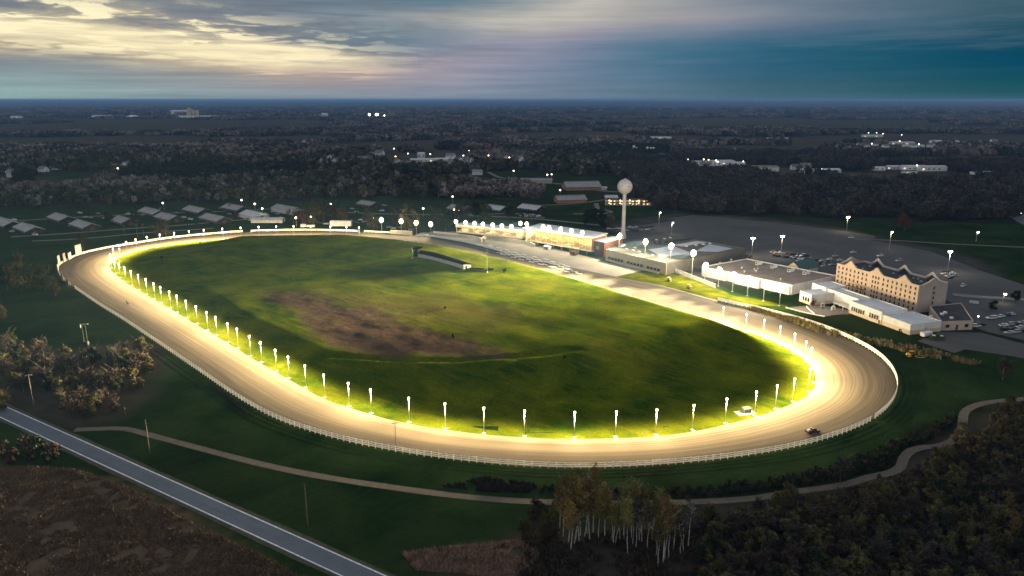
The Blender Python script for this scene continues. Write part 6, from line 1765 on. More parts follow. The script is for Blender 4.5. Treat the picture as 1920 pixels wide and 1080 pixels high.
def grid(p0, p1, n, p2=None, rows=1, jit=.6):
    out = []
    for r_ in range(rows):
        for i in range(n):
            f = i / max(1, n - 1); out.append((p0[0] + (p1[0] - p0[0]) * f + (p2[0] * r_ if p2 else 0) + rc.uniform(-jit, jit), p0[1] + (p1[1] - p0[1]) * f + (p2[1] * r_ if p2 else 0) + rc.uniform(-jit, jit) * .3))
    return out
PAL = ['white', 'silver', 'silver', 'black', 'black', 'dark blue', 'dark red', 'grey', 'white']
lot(grid((1145,430),(1222,426),9,(2,5),2,2.5), 'behind the water tower', 'cars parked behind the water tower', R(20), PAL)
lot(grid((1275,487),(1330,491),8,(14,-6.5),3,3) + grid((1350,478),(1406,482),7,None,1,3), 'between the clubhouse and the casino roof', 'cars parked between clubhouse and casino', R(35), PAL)
lot(grid((1448,474),(1512,481),9,(4,6.5),2,2) + grid((1490,484),(1560,492),8,(8,6.5),2,2) , 'in the lot behind the casino', 'cars parked behind the casino', R(30), PAL)
lot([(1770,515),(1778,519),(1786,514),(1781,522),(1773,511),(1791,518)], 'clustered under the lamp mast behind the hotel', 'cars under the hotel lamp mast', R(15), ['white', 'silver', 'black'])
lot(grid((1857,598),(1895,591),5,None,1,1) + grid((1880,612),(1916,606),4,(6,7),3,1.2) + [(1830,613),(1838,610)], 'in the right hand hotel lot', 'cars in the right hand hotel lot', R(10), ['white', 'black', 'dark blue', 'silver', 'black'])
lot([(1545,500),(1556,487),(1575,489),(1566,481),(1600,474),(1650,481),(1685,490)], 'near the far side of the hotel', 'cars on the far side of the hotel', R(20), ['white', 'silver', 'black'])
car(1596,446.5,R(-8),'white','lone white car on the dirt track across the empty lot',None)
car(1806,537,R(40),'white','white boxy car on the dark drive behind the hotel',None,'suv')
lot(grid((592,419),(612,421),3,None,1,1) + [(659,415),(668,419),(676,413),(684,417),(652,421),(698,424)], 'by the white trailer past the far turn', 'cars near the far turn trailer', R(5), ['white', 'silver', 'black'])
lot([(752,428),(765,427),(770,431),(778,430),(729,427),(738,429)], 'behind the short floodlight masts', 'cars behind the short floodlights', R(10), ['white', 'silver'])
lot(grid((972,402),(1010,405),5,(6,4),2,2), 'on the lane behind the main grandstand', 'cars behind the main grandstand', R(15), ['white', 'silver', 'grey'])
lot([(23,435),(134,425),(140,423),(160,408),(170,409),(27,413),(96,407),(240,402),(302,408),(335,413),(345,408),(304,392),(446,407),(184,401),(12,424),(66,441),(118,404),(150,400),(196,410),(205,414),(262,398),(268,404),(330,400),(350,398),(357,412),(391,396),(414,391),(430,402),(462,412),(470,414),(498,402),(512,398),(520,402),(527,409),(660,392),(668,398),(720,386),(716,396)], 'among the grey barns', 'cars and trucks among the barns', R(-20), ['white', 'white', 'silver'])

def trailer(px, py, L, W, Hh, rz, lab, m=m_wwall, name='box_trailer', cat='trailer'):
    x, y = G(px, py); r_ = thing(name, lab, cat, (x, y, .03), rz)
    b = MB(); b.box(-L / 2, L / 2, -W / 2, W / 2, .9, Hh, m, .08); b.build('body', r_)
    b = MB(); b.box(-L / 2 + .3, L / 2 - .3, -.5, .5, .55, .9, m_steel); b.build('chassis', r_)
    for sx_ in (-L * .32, -L * .22, L * .34):
        b = MB(); b.tube((sx_, -W / 2 + .05, .48), (sx_, W / 2 - .05, .48), .48, .48, m_tyre, 10); b.build('wheel', r_)
    b = MB(); b.box(L / 2, L / 2 + .03, -W * .4, W * .4, 1.1, Hh - .25, m_steel); b.build('door', r_)
    return r_
trailer(640,425,20,5,5.6,R(0),'long white box building like trailer behind the far turn fence')
trailer(569,427,5,2.4,3.4,R(10),'small white truck box left of the long white trailer')
trailer(583,427,7,2.4,2.6,R(5),'white pickup and trailer by the far turn')
trailer(1736,632,6,2.4,2.7,R(25),'small white box trailer parked beside the hedge')
m_dumpg = mat('dark_green_metal', (.03, .055, .03), .6, .3, .8)
x, y = G(1757, 637)
dm = thing('dumpster', 'dark green roll off dumpster beside the white box trailer', 'dumpster', (x, y, .03), R(-12))
b = MB(); b.box(-3.2, 3.2, -1.3, -1.2, .3, 2.2, m_dumpg); b.box(-3.2, 3.2, 1.2, 1.3, .3, 2.2, m_dumpg); b.box(-3.2, -3.1, -1.2, 1.2, .3, 2.2, m_dumpg); b.box(3.1, 3.2, -1.2, 1.2, .3, 2.2, m_dumpg); b.box(-3.1, 3.1, -1.2, 1.2, .3, .45, m_dumpg)
for k in range(7): b.box(-3 + k * 1.0 - .08, -3 + k * 1.0 + .08, -1.42, -1.3, .3, 2.15, m_dumpg)
b.build('body', dm)
b = MB(); b.box(-2.4, -1.0, -.9, .5, 1.2, 2.4, m_wwall, .2); b.box(1.2, 2.6, -.8, .6, .9, 2.35, m_pale, .2); b.build('load', dm)
for s in (-2.4, 2.4): b = MB(); b.tube((s, -1.1, .18), (s, 1.1, .18), .18, .18, m_tyre, 8); b.build('roller', dm)

# yellow machines on the grass
m_yel = mat('machine_yellow', (.52, .30, .05), .5, .25, 1.2)
def mower(px, py, rz, lab, drag=False, c=m_yel):
    x, y = G(px, py); r_ = thing('mower', lab, 'mower', (x, y, .05), rz)
    b = MB(); b.box(-1.3, 1.5, -.6, .6, .6, 1.25, c, .15); b.box(-.1, 1.4, -.5, .5, 1.252, 1.55, c, .12); b.build('body', r_)
    b = MB(); b.box(-.95, -.25, -.35, .35, 1.253, 1.45, m_tyre, .06); b.box(-1.05, -.92, -.35, .35, 1.4, 2.0, m_tyre); b.build('seat', r_)
    b = MB()
    for s in (-.55, .55): b.tube((-1.15, s, 1.25), (-1.2, s, 2.5), .05, .05, m_tyre, 6)
    b.tube((-1.2, -.55, 2.5), (-1.2, .55, 2.5), .05, .05, m_tyre, 6); b.box(-1.5, .3, -.7, .7, 2.5, 2.6, c); b.build('canopy', r_)
    for sx_, rad in ((-.85, .62), (1.05, .4)):
        for s in (-.75, .75): b = MB(); b.tube((sx_, s - .16, rad), (sx_, s + .16, rad), rad, rad, m_tyre, 12); b.build('wheel', r_)
    b = MB(); b.box(-.3, 1.1, -1.3, 1.3, .15, .4, c, .08); b.build('cutting_deck', r_)
    if drag:
        b = MB()
        for k in range(16):
            q = k * math.pi / 8; q2 = q + math.pi / 8; b.tube((-4.6 + 2.2 * math.cos(q), 1.5 * math.sin(q), .12), (-4.6 + 2.2 * math.cos(q2), 1.5 * math.sin(q2), .12), .09, .09, m_yel, 5)
        b.build('drag_ring', r_)
    return r_
mower(1705, 668, R(170), 'yellow mower towing a ring drag on the grass outside the right turn', True)
mower(1255, 527, R(30), 'orange yellow tractor mower on the bright lawn by the homestretch', c=mat('machine_orange', (.6, .27, .10), .5, .25, 1.2))
mower(1293, 541, R(10), 'small yellow mower on the lawn nearer the casino')
# infield transformer box
x, y, z = onf(1399, 774)
tx = thing('transformer_box', 'green grey transformer box on a pad inside the near turn', 'utility box', (x, y, z), R(15))
b = MB(); b.box(-4.2, 3.2, -2.0, 2.0, -.3, .22, m_concd, .05); b.build('pad', tx)
m_tx = mat('grey_green_paint', (.16, .20, .16), .55, .2, 1)
b = MB(); b.box(-1.6, 1.6, -1.1, 1.1, .222, 2.2, m_tx, .12); b.build('cabinet', tx)
b = MB(); b.box(-1.4, -.05, -1.14, -1.1, .4, 1.9, m_dkgreen); b.box(.05, 1.4, -1.14, -1.1, .4, 1.9, m_dkgreen); b.build('door', tx)
# hedges beside the tote building
for (p0, p1, lab) in (((881, 504), (908, 505.5), 'long clipped dark hedge right of the tote building'), ((914, 505), (925, 506), 'short clipped dark hedge by the flagpole')):
    a, c = onf(*p0), onf(*p1); L = math.hypot(c[0] - a[0], c[1] - a[1])
    r = np.random.default_rng(int(L)); n = 900
    bl = [(q, 0, .55, .75, .6) for q in np.linspace(.4, L - .4, max(3, int(L / .9)))]
    o = link('hedge', crown('hedge', n, bl, .4, L_dark, int(L))); o.location = (a[0], a[1], (a[2] + c[2]) / 2 - .1); o.rotation_euler = (0, 0, math.atan2(c[1] - a[1], c[0] - a[0])); tag(o, lab, 'hedge')
# small white shed specks on the left grass
hut(277, 697, 'small white shelter at the right tip of the left thicket', 2.2, 1.6, 1.7, m_wwall, 'shelter', 'shelter')
hut(14, 671, 'small pale hut at the left edge of the left grass', 2.4, 1.8, 1.4, m_pale)
# jersey white fence behind hotel lot
wall_line('boundary_wall', 'pale low wall along the lot behind the hotel at right', 'wall', [(1786,554),(1830,558.5),(1880,561),(1960,566)], 1.3, .35, m_pale)
wall_line('sign_board', 'white board sign on the dark lawn behind the hotel', 'sign', [(1817,568),(1835,570)], 1.6, .3, m_wwall)

# billboards on the farthest turn
def billboard(px, py, w_, h, m, lab, z0=1.2):
    q, nn = nearest_inner(*G(px, py)); x, y = G(px, py)
    r_ = thing('billboard', lab, 'billboard', (x, y, 0), math.atan2(nn[1], nn[0]) + math.pi / 2)
    b = MB(); b.box(-w_ / 2, w_ / 2, -.12, .12, z0, z0 + h, m); b.build('panel', r_)
    b = MB(); b.box(-w_ / 2 - .1, w_ / 2 + .1, -.3, -.121, z0 - .1, z0 + h + .1, m_brown); b.build('backing', r_)
    for s in (-w_ * .35, w_ * .35): b = MB(); b.tube((s, -.42, 0), (s, -.42, z0 + h), .12, .1, m_wood, 6); b.build('post', r_)
    return r_
m_pink = mat('faded_pink_print', (.50, .26, .24), .7, .3, .7, c2=(.62, .45, .43))
m_print = mat('faded_grey_print', (.5, .47, .45), .7, .25, .7, c2=(.62, .6, .58))
billboard(148.5, 480, 8, 7.5, m_print, 'tall pale grey billboard at the far end of the billboard row')
billboard(132, 489, 5, 5.0, m_wwall, 'white billboard with dark frame second from the far end of the row')
billboard(122, 493, 5, 6.0, m_pink, 'faded pink billboard on the farthest turn')
billboard(112, 499, 5.5, 6.5, m_wwall, 'white billboard beside the pink one at the apex of the turn')
billboard(110, 511, 5, 4.5, m_print, 'edge on billboard at the leftmost point of the turn')
billboard(118, 527, 6, 5.0, m_print, 'dark backed billboard just below the leftmost point of the turn', .8)
billboard(128, 537, 5, 4.0, m_pink, 'dark backed pink billboard nearest the left grass', .8)

# ---- sulkies: horse, driver and cart
m_horse = mat('bay_coat', (.075, .032, .018), .7, .4, 2)
m_mane = mat('black_hair', (.012, .010, .009), .9, .3, 4)
m_silk = mat('maroon_silks', (.20, .03, .04), .7, .2, 2)
m_skin = mat('skin', (.45, .28, .2), .6, .15, 4)
m_helm = mat('white_helmet', (.65, .65, .65), .4, .1, 3)
def skinmesh(name, verts, edges, radii, m, sub=1, root=0):
    me = bpy.data.meshes.new(name); me.from_pydata(verts, edges, []); 
    o = bpy.data.objects.new(name, me); COL.objects.link(o)
    sk = o.modifiers.new('skin', 'SKIN'); sk.use_smooth_shade = True
    for i, r_ in enumerate(radii): me.skin_vertices[0].data[i].radius = (r_, r_) if not isinstance(r_, tuple) else r_
    for v_ in me.skin_vertices[0].data: v_.use_root = False
    me.skin_vertices[0].data[root].use_root = True
    ss = o.modifiers.new('sub', 'SUBSURF'); ss.levels = sub; ss.render_levels = sub
    dg = bpy.context.evaluated_depsgraph_get(); dg.update()
    m2 = bpy.data.meshes.new_from_object(o.evaluated_get(dg)); m2.name = name
    bpy.data.objects.remove(o)
    m2.materials.clear(); m2.materials.append(m)
    return m2
HV = [(0,0,1.25),(.45,0,1.28),(.75,0,1.3),(-.45,0,1.28),(-.75,0,1.3),  # barrel 0..4
      (1.0,0,1.55),(1.25,0,1.85),(1.42,0,1.98),(1.72,0,1.78),(1.88,0,1.66),  # neck, poll, muzzle 5..9
      (.72,.17,1.0),(.85,.17,.62),(.72,.17,.30),(.76,.17,.06),  # front leg L 10..13
      (.72,-.17,1.0),(1.0,-.17,.66),(1.12,-.17,.36),(1.08,-.17,.14),  # front leg R lifted 14..17
      (-.75,.17,1.02),(-.55,.17,.72),(-.88,.17,.46),(-.82,.17,.06),  # hind L 18..21
      (-.75,-.17,1.02),(-.68,-.17,.72),(-1.05,-.17,.50),(-1.12,-.17,.10)]  # hind R
HE = [(0,1),(1,2),(0,3),(3,4),(2,5),(5,6),(6,7),(7,8),(8,9),(2,10),(10,11),(11,12),(12,13),(2,14),(14,15),(15,16),(16,17),(4,18),(18,19),(19,20),(20,21),(4,22),(22,23),(23,24),(24,25)]
HR = [.30,.31,.27,.29,.28,.2,.15,.13,.10,.075,.13,.08,.055,.065,.13,.08,.055,.065,.17,.11,.065,.065,.17,.11,.065,.065]
horse_me = skinmesh('horse', HV, HE, HR, m_horse, 1)
PV = [(0,0,.0),(0,0,.25),(0,0,.5),(-.02,0,.62),(0,0,.74),(.02,0,.84),(.0,.22,.5),(.22,.25,.3),(.5,.14,.32),(.0,-.22,.5),(.22,-.25,.3),(.5,-.14,.32),(.42,.14,.05),(.85,.2,-.02),(.98,.2,.0),(.42,-.14,.05),(.85,-.2,-.02),(.98,-.2,.0),
      (.58,.15,.32),(.58,-.15,.32)]
PE = [(0,1),(1,2),(2,3),(3,4),(4,5),(2,6),(6,7),(7,8),(8,18),(2,9),(9,10),(10,11),(11,19),(0,12),(12,13),(13,14),(0,15),(15,16),(16,17)]
PR = [.16,.15,.17,.06,.10,.085,.075,.055,.04,.075,.055,.04,.09,.065,.05,.09,.065,.05,.035,.035]
pers_me = skinmesh('person', PV, PE, PR, m_silk, 1)
def sulky(px, py, rz, which):
    x, y = G(px, py)
    h = thing('horse', ['bay harness horse trotting on the backstretch', 'bay harness horse near the outer fence of the near turn'][which], 'horse', (x, y, .035), rz)
    link('body', horse_me, h)
    b = MB(); 
    for k in range(6): b.box(.85 + k * .09, .98 + k * .09, -.03, .03, 1.62 + k * .07, 1.86 + k * .07, m_mane)
    b.build('mane', h)
    b = MB(); b.tube((-1.0, 0, 1.42), (-1.3, 0, 1.1), .06, .09, m_mane, 6); b.tube((-1.3, 0, 1.1), (-1.34, 0, .62), .09, .03, m_mane, 6); b.build('tail', h)
    b = MB()
    for s in (-.07, .07): b.tube((1.38, s, 2.05), (1.36, s * 1.3, 2.24), .045, .012, m_horse, 5)
    b.build('ears', h)
    c = Vector((x, y, .035)) + Matrix.Rotation(rz, 3, 'Z') @ Vector((-1.75, 0, 0))
    s_ = thing('sulky', ['two wheeled racing sulky behind the backstretch horse', 'two wheeled racing sulky behind the near turn horse'][which], 'sulky', c, rz)
    for s in (-.62, .62):
        b = MB(); N = 18
        for k in range(N):
            q, q2 = k * 2 * math.pi / N, (k + 1) * 2 * math.pi / N; b.tube((.36 * math.cos(q), s, .36 + .36 * math.sin(q)), (.36 * math.cos(q2), s, .36 + .36 * math.sin(q2)), .03, .03, m_tyre, 5)
        for k in range(6): q = k * math.pi / 3; b.tube((0, s, .36), (.35 * math.cos(q), s, .36 + .35 * math.sin(q)), .01, .01, m_steel, 4)
        b.build('wheel', s_)
        b = MB(); b.tube((-.1, s * .8, .7), (1.1, s * .75, .85), .03, .03, m_steel, 5); b.tube((1.1, s * .75, .85), (2.6, s * .55, 1.05), .03, .025, m_steel, 5); b.build('shaft', s_)
    b = MB(); b.tube((0, -.62, .36), (0, .62, .36), .03, .03, m_steel, 6); b.tube((0, -.5, .36), (0, -.5, .7), .025, .025, m_steel, 5); b.tube((0, .5, .36), (0, .5, .7), .025, .025, m_steel, 5); b.build('axle', s_)
    b = MB(); b.box(-.22, .2, -.26, .26, .7, .78, m_tyre, .03); b.build('seat', s_)
    c2 = c + Vector((0, 0, .93))
    p_ = thing('person', ['driver in dark silks seated on the backstretch sulky', 'driver in maroon silks seated on the near turn sulky'][which], 'person', c2, rz)
    link('body', pers_me, p_)
    b = MB(); b.lathe([(.125, .80), (.13, .88), (.09, .96), (.02, .985)], m_helm, 12); b.build('helmet', p_, True)
sulky(239, 571, R(135), 0)
# dark red pickup on the near turn
x, y = G(1524, 812)
pk = thing('pickup_truck', 'dark red pickup truck driving near the outer fence of the near turn', 'pickup truck', (x, y, .035), R(20))
mr_ = mat('maroon_paint', (.060, .014, .016), .35, .15, .8, spec=.5)
b = MB(); b.sideprism([(-2.7, .5), (2.6, .5), (2.7, .8), (2.55, 1.05), (1.1, 1.18), (-2.7, 1.18)], -.95, .95, mr_); b.box(-2.6, -.75, -.86, .86, 1.185, 1.2, m_tyre); b.box(-2.7, -.7, -.95, -.86, 1.181, 1.36, mr_); b.box(-2.7, -.7, .86, .95, 1.181, 1.36, mr_); b.build('body', pk)
b = MB(); b.sideprism([(-.68, 1.181), (1.15, 1.181), (.55, 1.86), (-.55, 1.9)], -.84, .84, m_carglass); b.box(-.6, .58, -.8, .8, 1.88, 1.95, mr_, .03); b.build('cab', pk)
for sx_ in (-1.7, 1.65):
    for s_ in (-.9, .9): b = MB(); b.tube((sx_, s_ - .12, .4), (sx_, s_ + .12, .4), .4, .4, m_tyre, 12); b.build('wheel', pk)
for s_ in (-.7, .7): b = MB(); b.box(2.6, 2.74, s_ - .2, s_ + .2, .82, 1.0, m_white); b.build('headlight', pk)
b = MB(); b.box(-2.55, -1.2, -.6, .5, 1.2, 1.75, m_pale, .15); b.build('load', pk)

# ---- barns
def barn(px, py, L, W, ez, rz_, ang, lab, mr=m_barnr, mw=m_barnd, name='barn', cat='barn', grp=None, lit=False):
    """px,py: middle of the roof ridge"""
    x, y = G(px, py, rz_)
    r_ = thing(name, lab, cat, (x, y, 0), ang, grp)
    b = MB(); b.sideprism([(-W / 2, 0), (W / 2, 0), (W / 2, ez), (0, rz_ - .25), (-W / 2, ez)], -L / 2, L / 2, mw); o = b.build('wall', r_); o.rotation_euler = (0, 0, R(-90))
    b = MB(); e = .8
    for s in (-1, 1):
        b.add([(-L / 2 - e, 0, rz_), (L / 2 + e, 0, rz_), (L / 2 + e, s * (W / 2 + e), ez - .15), (-L / 2 - e, s * (W / 2 + e), ez - .15), (-L / 2 - e, 0, rz_ - .2), (L / 2 + e, 0, rz_ - .2), (L / 2 + e, s * (W / 2 + e), ez - .35), (-L / 2 - e, s * (W / 2 + e), ez - .35)],
              [(0, 3, 2, 1) if s > 0 else (0, 1, 2, 3), (4, 5, 6, 7), (2, 3, 7, 6), (0, 4, 7, 3), (1, 2, 6, 5)], mr)
    rf_ = b.build('roof', r_)
    b = MB(); b.box(-L / 2, L / 2, -.5, .5, rz_ + .004, rz_ + .3, mr); b.build('ridge_vent', rf_)
    b = MB(); b.box(L / 2 + .003, L / 2 + .08, -1.6, 1.6, 0, ez - .3, m_brown); b.build('door', r_)
    b = MB()
    for k in range(int(L / 4)): b.box(-L / 2 + 1.2 + k * 4, -L / 2 + 2.3 + k * 4, -W / 2 - .06, -W / 2 - .003, 1.2, 2.2, m_litwin if lit else m_pale)
    b.build('stall_window', r_)
    return r_
BA = math.atan2(-25.5, 28)
BARN = [((53,421),38,'grey roofed barn with dark gable, nearest the left edge lane'),((12,411),40,'grey roofed barn cut by the left edge'),((115,402),36,'grey barn in the back row left of the trees'),((158,415),36,'grey barn with white vehicles at its door'),((232,407),28,'small grey barn half hidden by a dark tree'),((286,391),36,'grey barn in the back row beside a white lamp'),((316,401),34,'grey barn right of the small half hidden one'),((369,388),36,'dim grey barn against the bare woods'),((403,403),36,'grey barn with brown gable near the middle of the barns'),((441,384),34,'grey barn in the back row left of the pale one'),((863,385),26,'dim grey barn behind the lower stand')]
for p, L, lab in BARN: barn(p[0], p[1], L, 15, 3.2, 6.4, BA, lab, grp='grey barns beyond the far turn')
barn(476,396,30,16,3.6,6.6,BA,'pale metal roofed barn with a lamp at its peak',m_barnw,m_wwall)
barn(502,408,30,9,3.2,4.4,R(0),'low pale blue shed in front of the pale barn',m_barnw,m_wwall,'shed','shed')
barn(539,386,42,14,4,7,BA,'long pale roofed barn at the right end of the barn rows',m_barnr,m_wwall)
barn(691,377,26,14,3.2,6,BA,'small brownish barn above the far turn cars')
barn(931,385,24,15,3,6.2,BA,'pale roofed barn left of centre behind the stands',m_barnw)
barn(997,384,26,16,3,6.2,BA,'pale roofed barn right of the other one behind the stands',m_barnw)
barn(1006,334,44,16,4,6.5,R(-4),'long brown roofed farm shed in the middle field',m_barnr,m_creamw)
barn(1090,340,46,34,4.5,10,R(8),'wide grey roofed indoor arena with lit orange side',m_barnr,mat('warm_boards',(.32,.17,.10),.85,.2,.5))  # orange of the lit side is put into the boards' colour
barn(1069,366,34,20,4,8,R(12),'grey gabled stable with an orange lit gable end',m_barnr,mat('warm_boards',(.32,.17,.10)))
barn(895,318,16,10,6,8,R(0),'small pale house alone at the field lane corner',m_barnr,m_wwall,'house','house')
barn(1146,366,14,8,3,5,R(0),'small white shed left of the motel',m_rooft,m_wwall,'shed','shed')
barn(1130,350,10,6,3,4,R(0),'tiny white shed right of the arena',m_rooft,m_wwall,'shed','shed')
# ---- motel
mx, my = G(1181, 385.5)
mo = thing('motel', 'long two storey motel with lamplit balconies behind the water tower', 'motel', (mx, my, 0), R(-3))
b = MB(); b.box(-27, 27, 2, 11, 0, 6.2, m_creamw); b.build('wall', mo)
b = MB(); b.box(-27.6, 27.6, -.4, 11.5, 6.205, 6.6, m_brown); b.build('roof', mo)
b = MB(); b.box(-27, 27, 0, 2, 2.9, 3.1, m_brown); b.build('balcony_floor', mo)
b = MB(); b.box(-27, 27, -.05, .0, 3.105, 4.0, m_brown); b.build('balcony_rail', mo)
for k in range(14):
    b = MB(); b.box(-27 + k * 4.1, -26.75 + k * 4.1, -.0, .25, 0, 2.9, m_wwall); b.box(-27 + k * 4.1, -26.75 + k * 4.1, .001, .25, 3.1, 6.2, m_wwall); b.build('column', mo)
for k in range(13):
    for f in (0, 3.1): b = MB(); b.box(-25.8 + k * 4.1, -24.4 + k * 4.1, 1.9, 1.997, f + .9, f + 2.2, m_litwin if (k * 7 + int(f)) % 3 else m_glass); b.box(-24.2 + k * 4.1, -23.4 + k * 4.1, 1.9, 1.997, f + .02, f + 2.1, m_brown); b.build('window', mo)
for k, xx in enumerate((-23, -11, 0, 10, 21)):
    for f in (2.45, 5.7): b = MB(); b.lathe([(.1, f - .3), (.45, f - .1), (.45, f + .2), (.1, f + .35)], m_small, 8, (xx, 1.2)); b.build('wall_lamp', mo)
    l = bpy.data.lights.get('motel_light') or bpy.data.lights.new('motel_light', 'POINT'); l.energy = 500; l.color = (1, .7, .4); l.shadow_soft_size = .3
    lo = bpy.data.objects.new('motel_light', l); COL.objects.link(lo); lo.parent = mo; lo.location = (xx, -.6, 4.5)

# ---- far houses and works
m_houser = mat('house_roof', (.15, .145, .15), .8, .3, .2, obj_var=.3)
m_housew = mat('house_wall', (.75, .74, .73), .8, .15, .3, obj_var=.25)
def house_proto():
    r_ = thing('house', 'x', 'house', (0, 0, 0))
    b = MB(); b.sideprism([(-4.5, 0), (4.5, 0), (4.5, 4.6), (0, 7.8), (-4.5, 4.6)], -6.5, 6.5, m_housew); b.build('wall', r_)
    b = MB()
    for s in (-1, 1): b.add([(0, -7, 8.1), (0, 7, 8.1), (s * 5.1, 7, 4.45), (s * 5.1, -7, 4.45)], [(0, 1, 2, 3) if s < 0 else (3, 2, 1, 0)], m_houser)
    rf_ = b.build('roof', r_)
    b = MB(); b.box(-.5, .5, 3, 4, 6.5, 9.2, m_red); b.build('chimney', rf_)
    for k in (-3.6, 0, 3.6): b = MB(); b.box(4.5, 4.58, k - .8, k + .8, 1.2, 2.9, m_glass); b.build('window', r_)
    b = MB(); b.box(-.6, .6, -6.58, -6.503, 0, 2.3, m_brown); b.build('door', r_)
    return r_
hp = house_proto(); hk = 0
for px, py, kd in VH:
    o = hp if hk == 0 else dup(hp, (0, 0, 0))
    x, y = G(px, py); o.location = (x, y, 0); s = rc.uniform(1.0, 1.45); o.scale = (s, s, s * rc.uniform(.9, 1.15)); o.rotation_euler = (0, 0, R(rc.choice([0, 90, 25, 70, -20])))
    reg_ = 'left of the village' if px < 300 else 'in the middle of the village' if px < 700 else 'near the country road' if px < 1000 else 'on the dark plain at right'
    key = reg_; VHc = globals().setdefault('_vh', {}); k = VHc[key] = VHc.get(key, -1) + 1
    o['label'] = f'small pale gabled house {reg_}, {nth(k)} from the left there'; o['group'] = 'small houses in the far village'; hk += 1
for p, L, W, hh, ang, mr, lab in FARB:
    x, y = G(*p); r_ = thing('distant_building', lab, 'building', (x, y, 0), ang)
    b = MB(); b.box(-L / 2, L / 2, -W / 2, W / 2, 0, hh, m_housew); b.build('wall', r_)
    b = MB(); b.add([(-L / 2 - .4, -W / 2 - .4, hh + .005), (L / 2 + .4, -W / 2 - .4, hh + .005), (L / 2 + .4, W / 2 + .4, hh + .005), (-L / 2 - .4, W / 2 + .4, hh + .005), (-L / 2, 0, hh * 1.28), (L / 2, 0, hh * 1.28)], [(0, 1, 5, 4), (1, 2, 5), (2, 3, 4, 5), (3, 0, 4), (3, 2, 1, 0)], mr); b.build('roof', r_)
    b = MB()
    for k in range(max(2, int(L / 9))): b.box(-L / 2 + 2 + k * 9, -L / 2 + 5 + k * 9, -W / 2 - .08, -W / 2 - .005, hh * .3, hh * .62, m_litwin if (k * 5 + int(L)) % 4 == 0 else m_glass)
    b.build('window', r_)
# far grain tower, dome, white tanks
x, y = G(359, 221); r_ = thing('grain_tower', 'tall pale grain tower on the left horizon', 'tower', (x, y, 0))
b = MB(); b.box(-22, 6, -14, 14, 0, 58, m_creamw); b.build('headhouse', r_)
for k in range(2): b = MB(); b.lathe([(11, 0), (11, 44), (8, 48)], m_creamw, 16, (18 + k * 22, 0)); b.build('silo', r_, True)
b = MB(); b.box(-14, -4, -6, 6, 58.01, 66, m_creamw); b.build('penthouse', r_)
x, y = G(250, 222); r_ = thing('white_dome', 'white shallow dome on the left horizon', 'dome', (x, y, 0))
b = MB(); b.lathe([(42 * math.cos(q), 18 * math.sin(q) + 2) for q in np.linspace(0, R(88), 9)], m_white, 28); b.build('dome_shell', r_, True)
b = MB(); b.lathe([(44, 0), (44, 2), (42, 2.01)], m_housew, 28); b.build('ring_base', r_)
for k, (px, h) in enumerate(((1188,19),(1193,15),(1200,13),(1207,16),(1213,16),(1220,15),(1225,15),(1231,13))):
    x, y = G(px, 290.5); r_ = thing('storage_tank', f'upright white storage tank in the far works, {nth(k)} from the left', 'tank', (x, y, 0), 0, 'white tanks of the far works')
    b = MB(); b.lathe([(2.9, 0), (2.9, h)], m_white, 14); b.build('shell', r_)
    b = MB(); b.lathe([(3.0, h + .01), (2.2, h + .9), (.4, h + 1.5)], m_white, 14); b.build('cap', r_)
FARB2 = [((1240,292),44,16,6,'low tan building right of the white tanks'),((1182,292),14,12,6,'small lit building left of the white tanks')]
for p, L, W, hh, lab in FARB2:
    x, y = G(*p); r_ = thing('distant_building', lab, 'building', (x, y, 0))
    b = MB(); b.box(-L / 2, L / 2, -W / 2, W / 2, 0, hh, m_creamw); b.build('wall', r_)
    b = MB(); b.box(-L / 2 - .4, L / 2 + .4, -W / 2 - .4, W / 2 + .4, hh + .004, hh + .5, m_roofd); b.build('roof', r_)
# yard lamps and distant street lamps: each a small post with a glowing head
def yard_lamp(m, rad):
    r_ = thing('street_lamp', 'x', 'street lamp', (0, 0, 0))
    b = MB(); b.tube((0, 0, 0), (0, 0, 8), .14, .09, m_pole, 6); b.build('pole', r_, True)
    b = MB(); b.lathe([(.2, 8), (rad, 8 + rad * .7), (rad * .9, 8 + rad * 1.3), (.2, 8 + rad * 1.9)], m, 10); b.build('lamp_head', r_, True)
    return r_
yw = yard_lamp(m_small, .9); yc = yard_lamp(m_cool, .8); used = set()
for p, c, lab in YL:
    src = yc if c else yw
    o = src if c not in used else dup(src, (0, 0, 0)); used.add(c)
    x, y = G(*p); o.location = (x, y, 0); o['label'] = lab; s = 1.0 if y < 900 else min(1.9, 1 + (y - 900) / 1600); o.scale = (s, s, 1)
    if y < 560: o.scale = (.45, .45, .5)
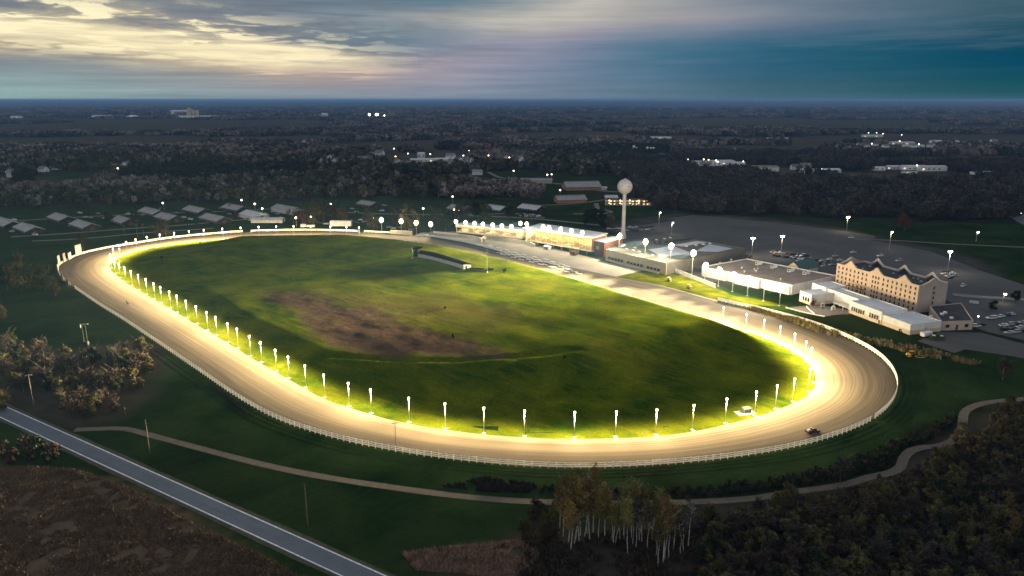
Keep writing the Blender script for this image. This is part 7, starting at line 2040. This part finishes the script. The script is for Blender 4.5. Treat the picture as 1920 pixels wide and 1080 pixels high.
# floodlit far sports ground
for k, (px, py) in enumerate(((693,224),(707,224),(721,225))):
    x, y = G(px, py); r_ = thing('stadium_light', f'far stadium floodlight left of centre near the horizon, {nth(k)} from the left', 'floodlight', (x, y, 0), 0, 'far stadium floodlights')
    b = MB(); b.tube((0, 0, 0), (0, 0, 24), .5, .3, m_pole, 6); b.build('pole', r_, True)
    s = (6, 8, 3)[k]; b = MB(); b.box(-s, s, -1, 1, 24, 24 + s * 1.3, m_flood); b.build('lamp_bank', r_)
# road traffic on the highway
m_tail = emit('tail_lamp_glow', (1.0, .12, .06), 6)
m_head = emit('head_lamp_glow', (1.0, .9, .75), 14)
for px, py, m, rz_, lab in ((1909,362,m_head,90,'oncoming car with headlamps on the right hand road, farthest'),(1907,384,m_tail,90,'car with red tail lamps on the right hand road'),(1912,401,m_head,60,'oncoming car with headlamps on the right hand road, nearest'),(881,287,m_tail,90,'car with red tail lamps on the country road'),(869,297,m_head,90,'oncoming car with headlamps on the country road')):
    x, y = G(px, py); r_ = thing('road_car', lab, 'car', (x, y, .35), R(rz_))
    link('body', CARM['car', 'grey'], r_)
    sgn = -1
    for s in (-.6, .6): b = MB(); b.box(sgn * 2.45 if sgn > 0 else -2.5, sgn * 2.36, s - .5, s + .5, .5, 1.1, m); b.build('tail_lamp' if m == m_tail else 'headlamp', r_)

# ================================================================ the air
hb = MB(); 
HX = 75000
hb.box(-HX, HX, -3500, 72000, -12, 132, MATS['bark'])
hz_o = hb.build('haze'); tag(hz_o, kind='stuff'); hz_o['label'] = 'thin blue evening haze over the far plain'; hz_o['category'] = 'haze'
mh = bpy.data.materials.new('haze_air'); mh.use_nodes = True
tn = mh.node_tree; tn.nodes.clear()
pv = tn.nodes.new('ShaderNodeVolumePrincipled'); oo = tn.nodes.new('ShaderNodeOutputMaterial')
pv.inputs['Color'].default_value = (.30, .57, 1.0, 1)
pv.inputs['Density'].default_value = HAZE
pv.inputs['Anisotropy'].default_value = 0.0
tn.links.new(pv.outputs[0], oo.inputs['Volume'])
mh.cycles.homogeneous_volume = True
hz_o.data.materials.clear(); hz_o.data.materials.append(mh)
if HAZE <= 0: bpy.data.objects.remove(hz_o)
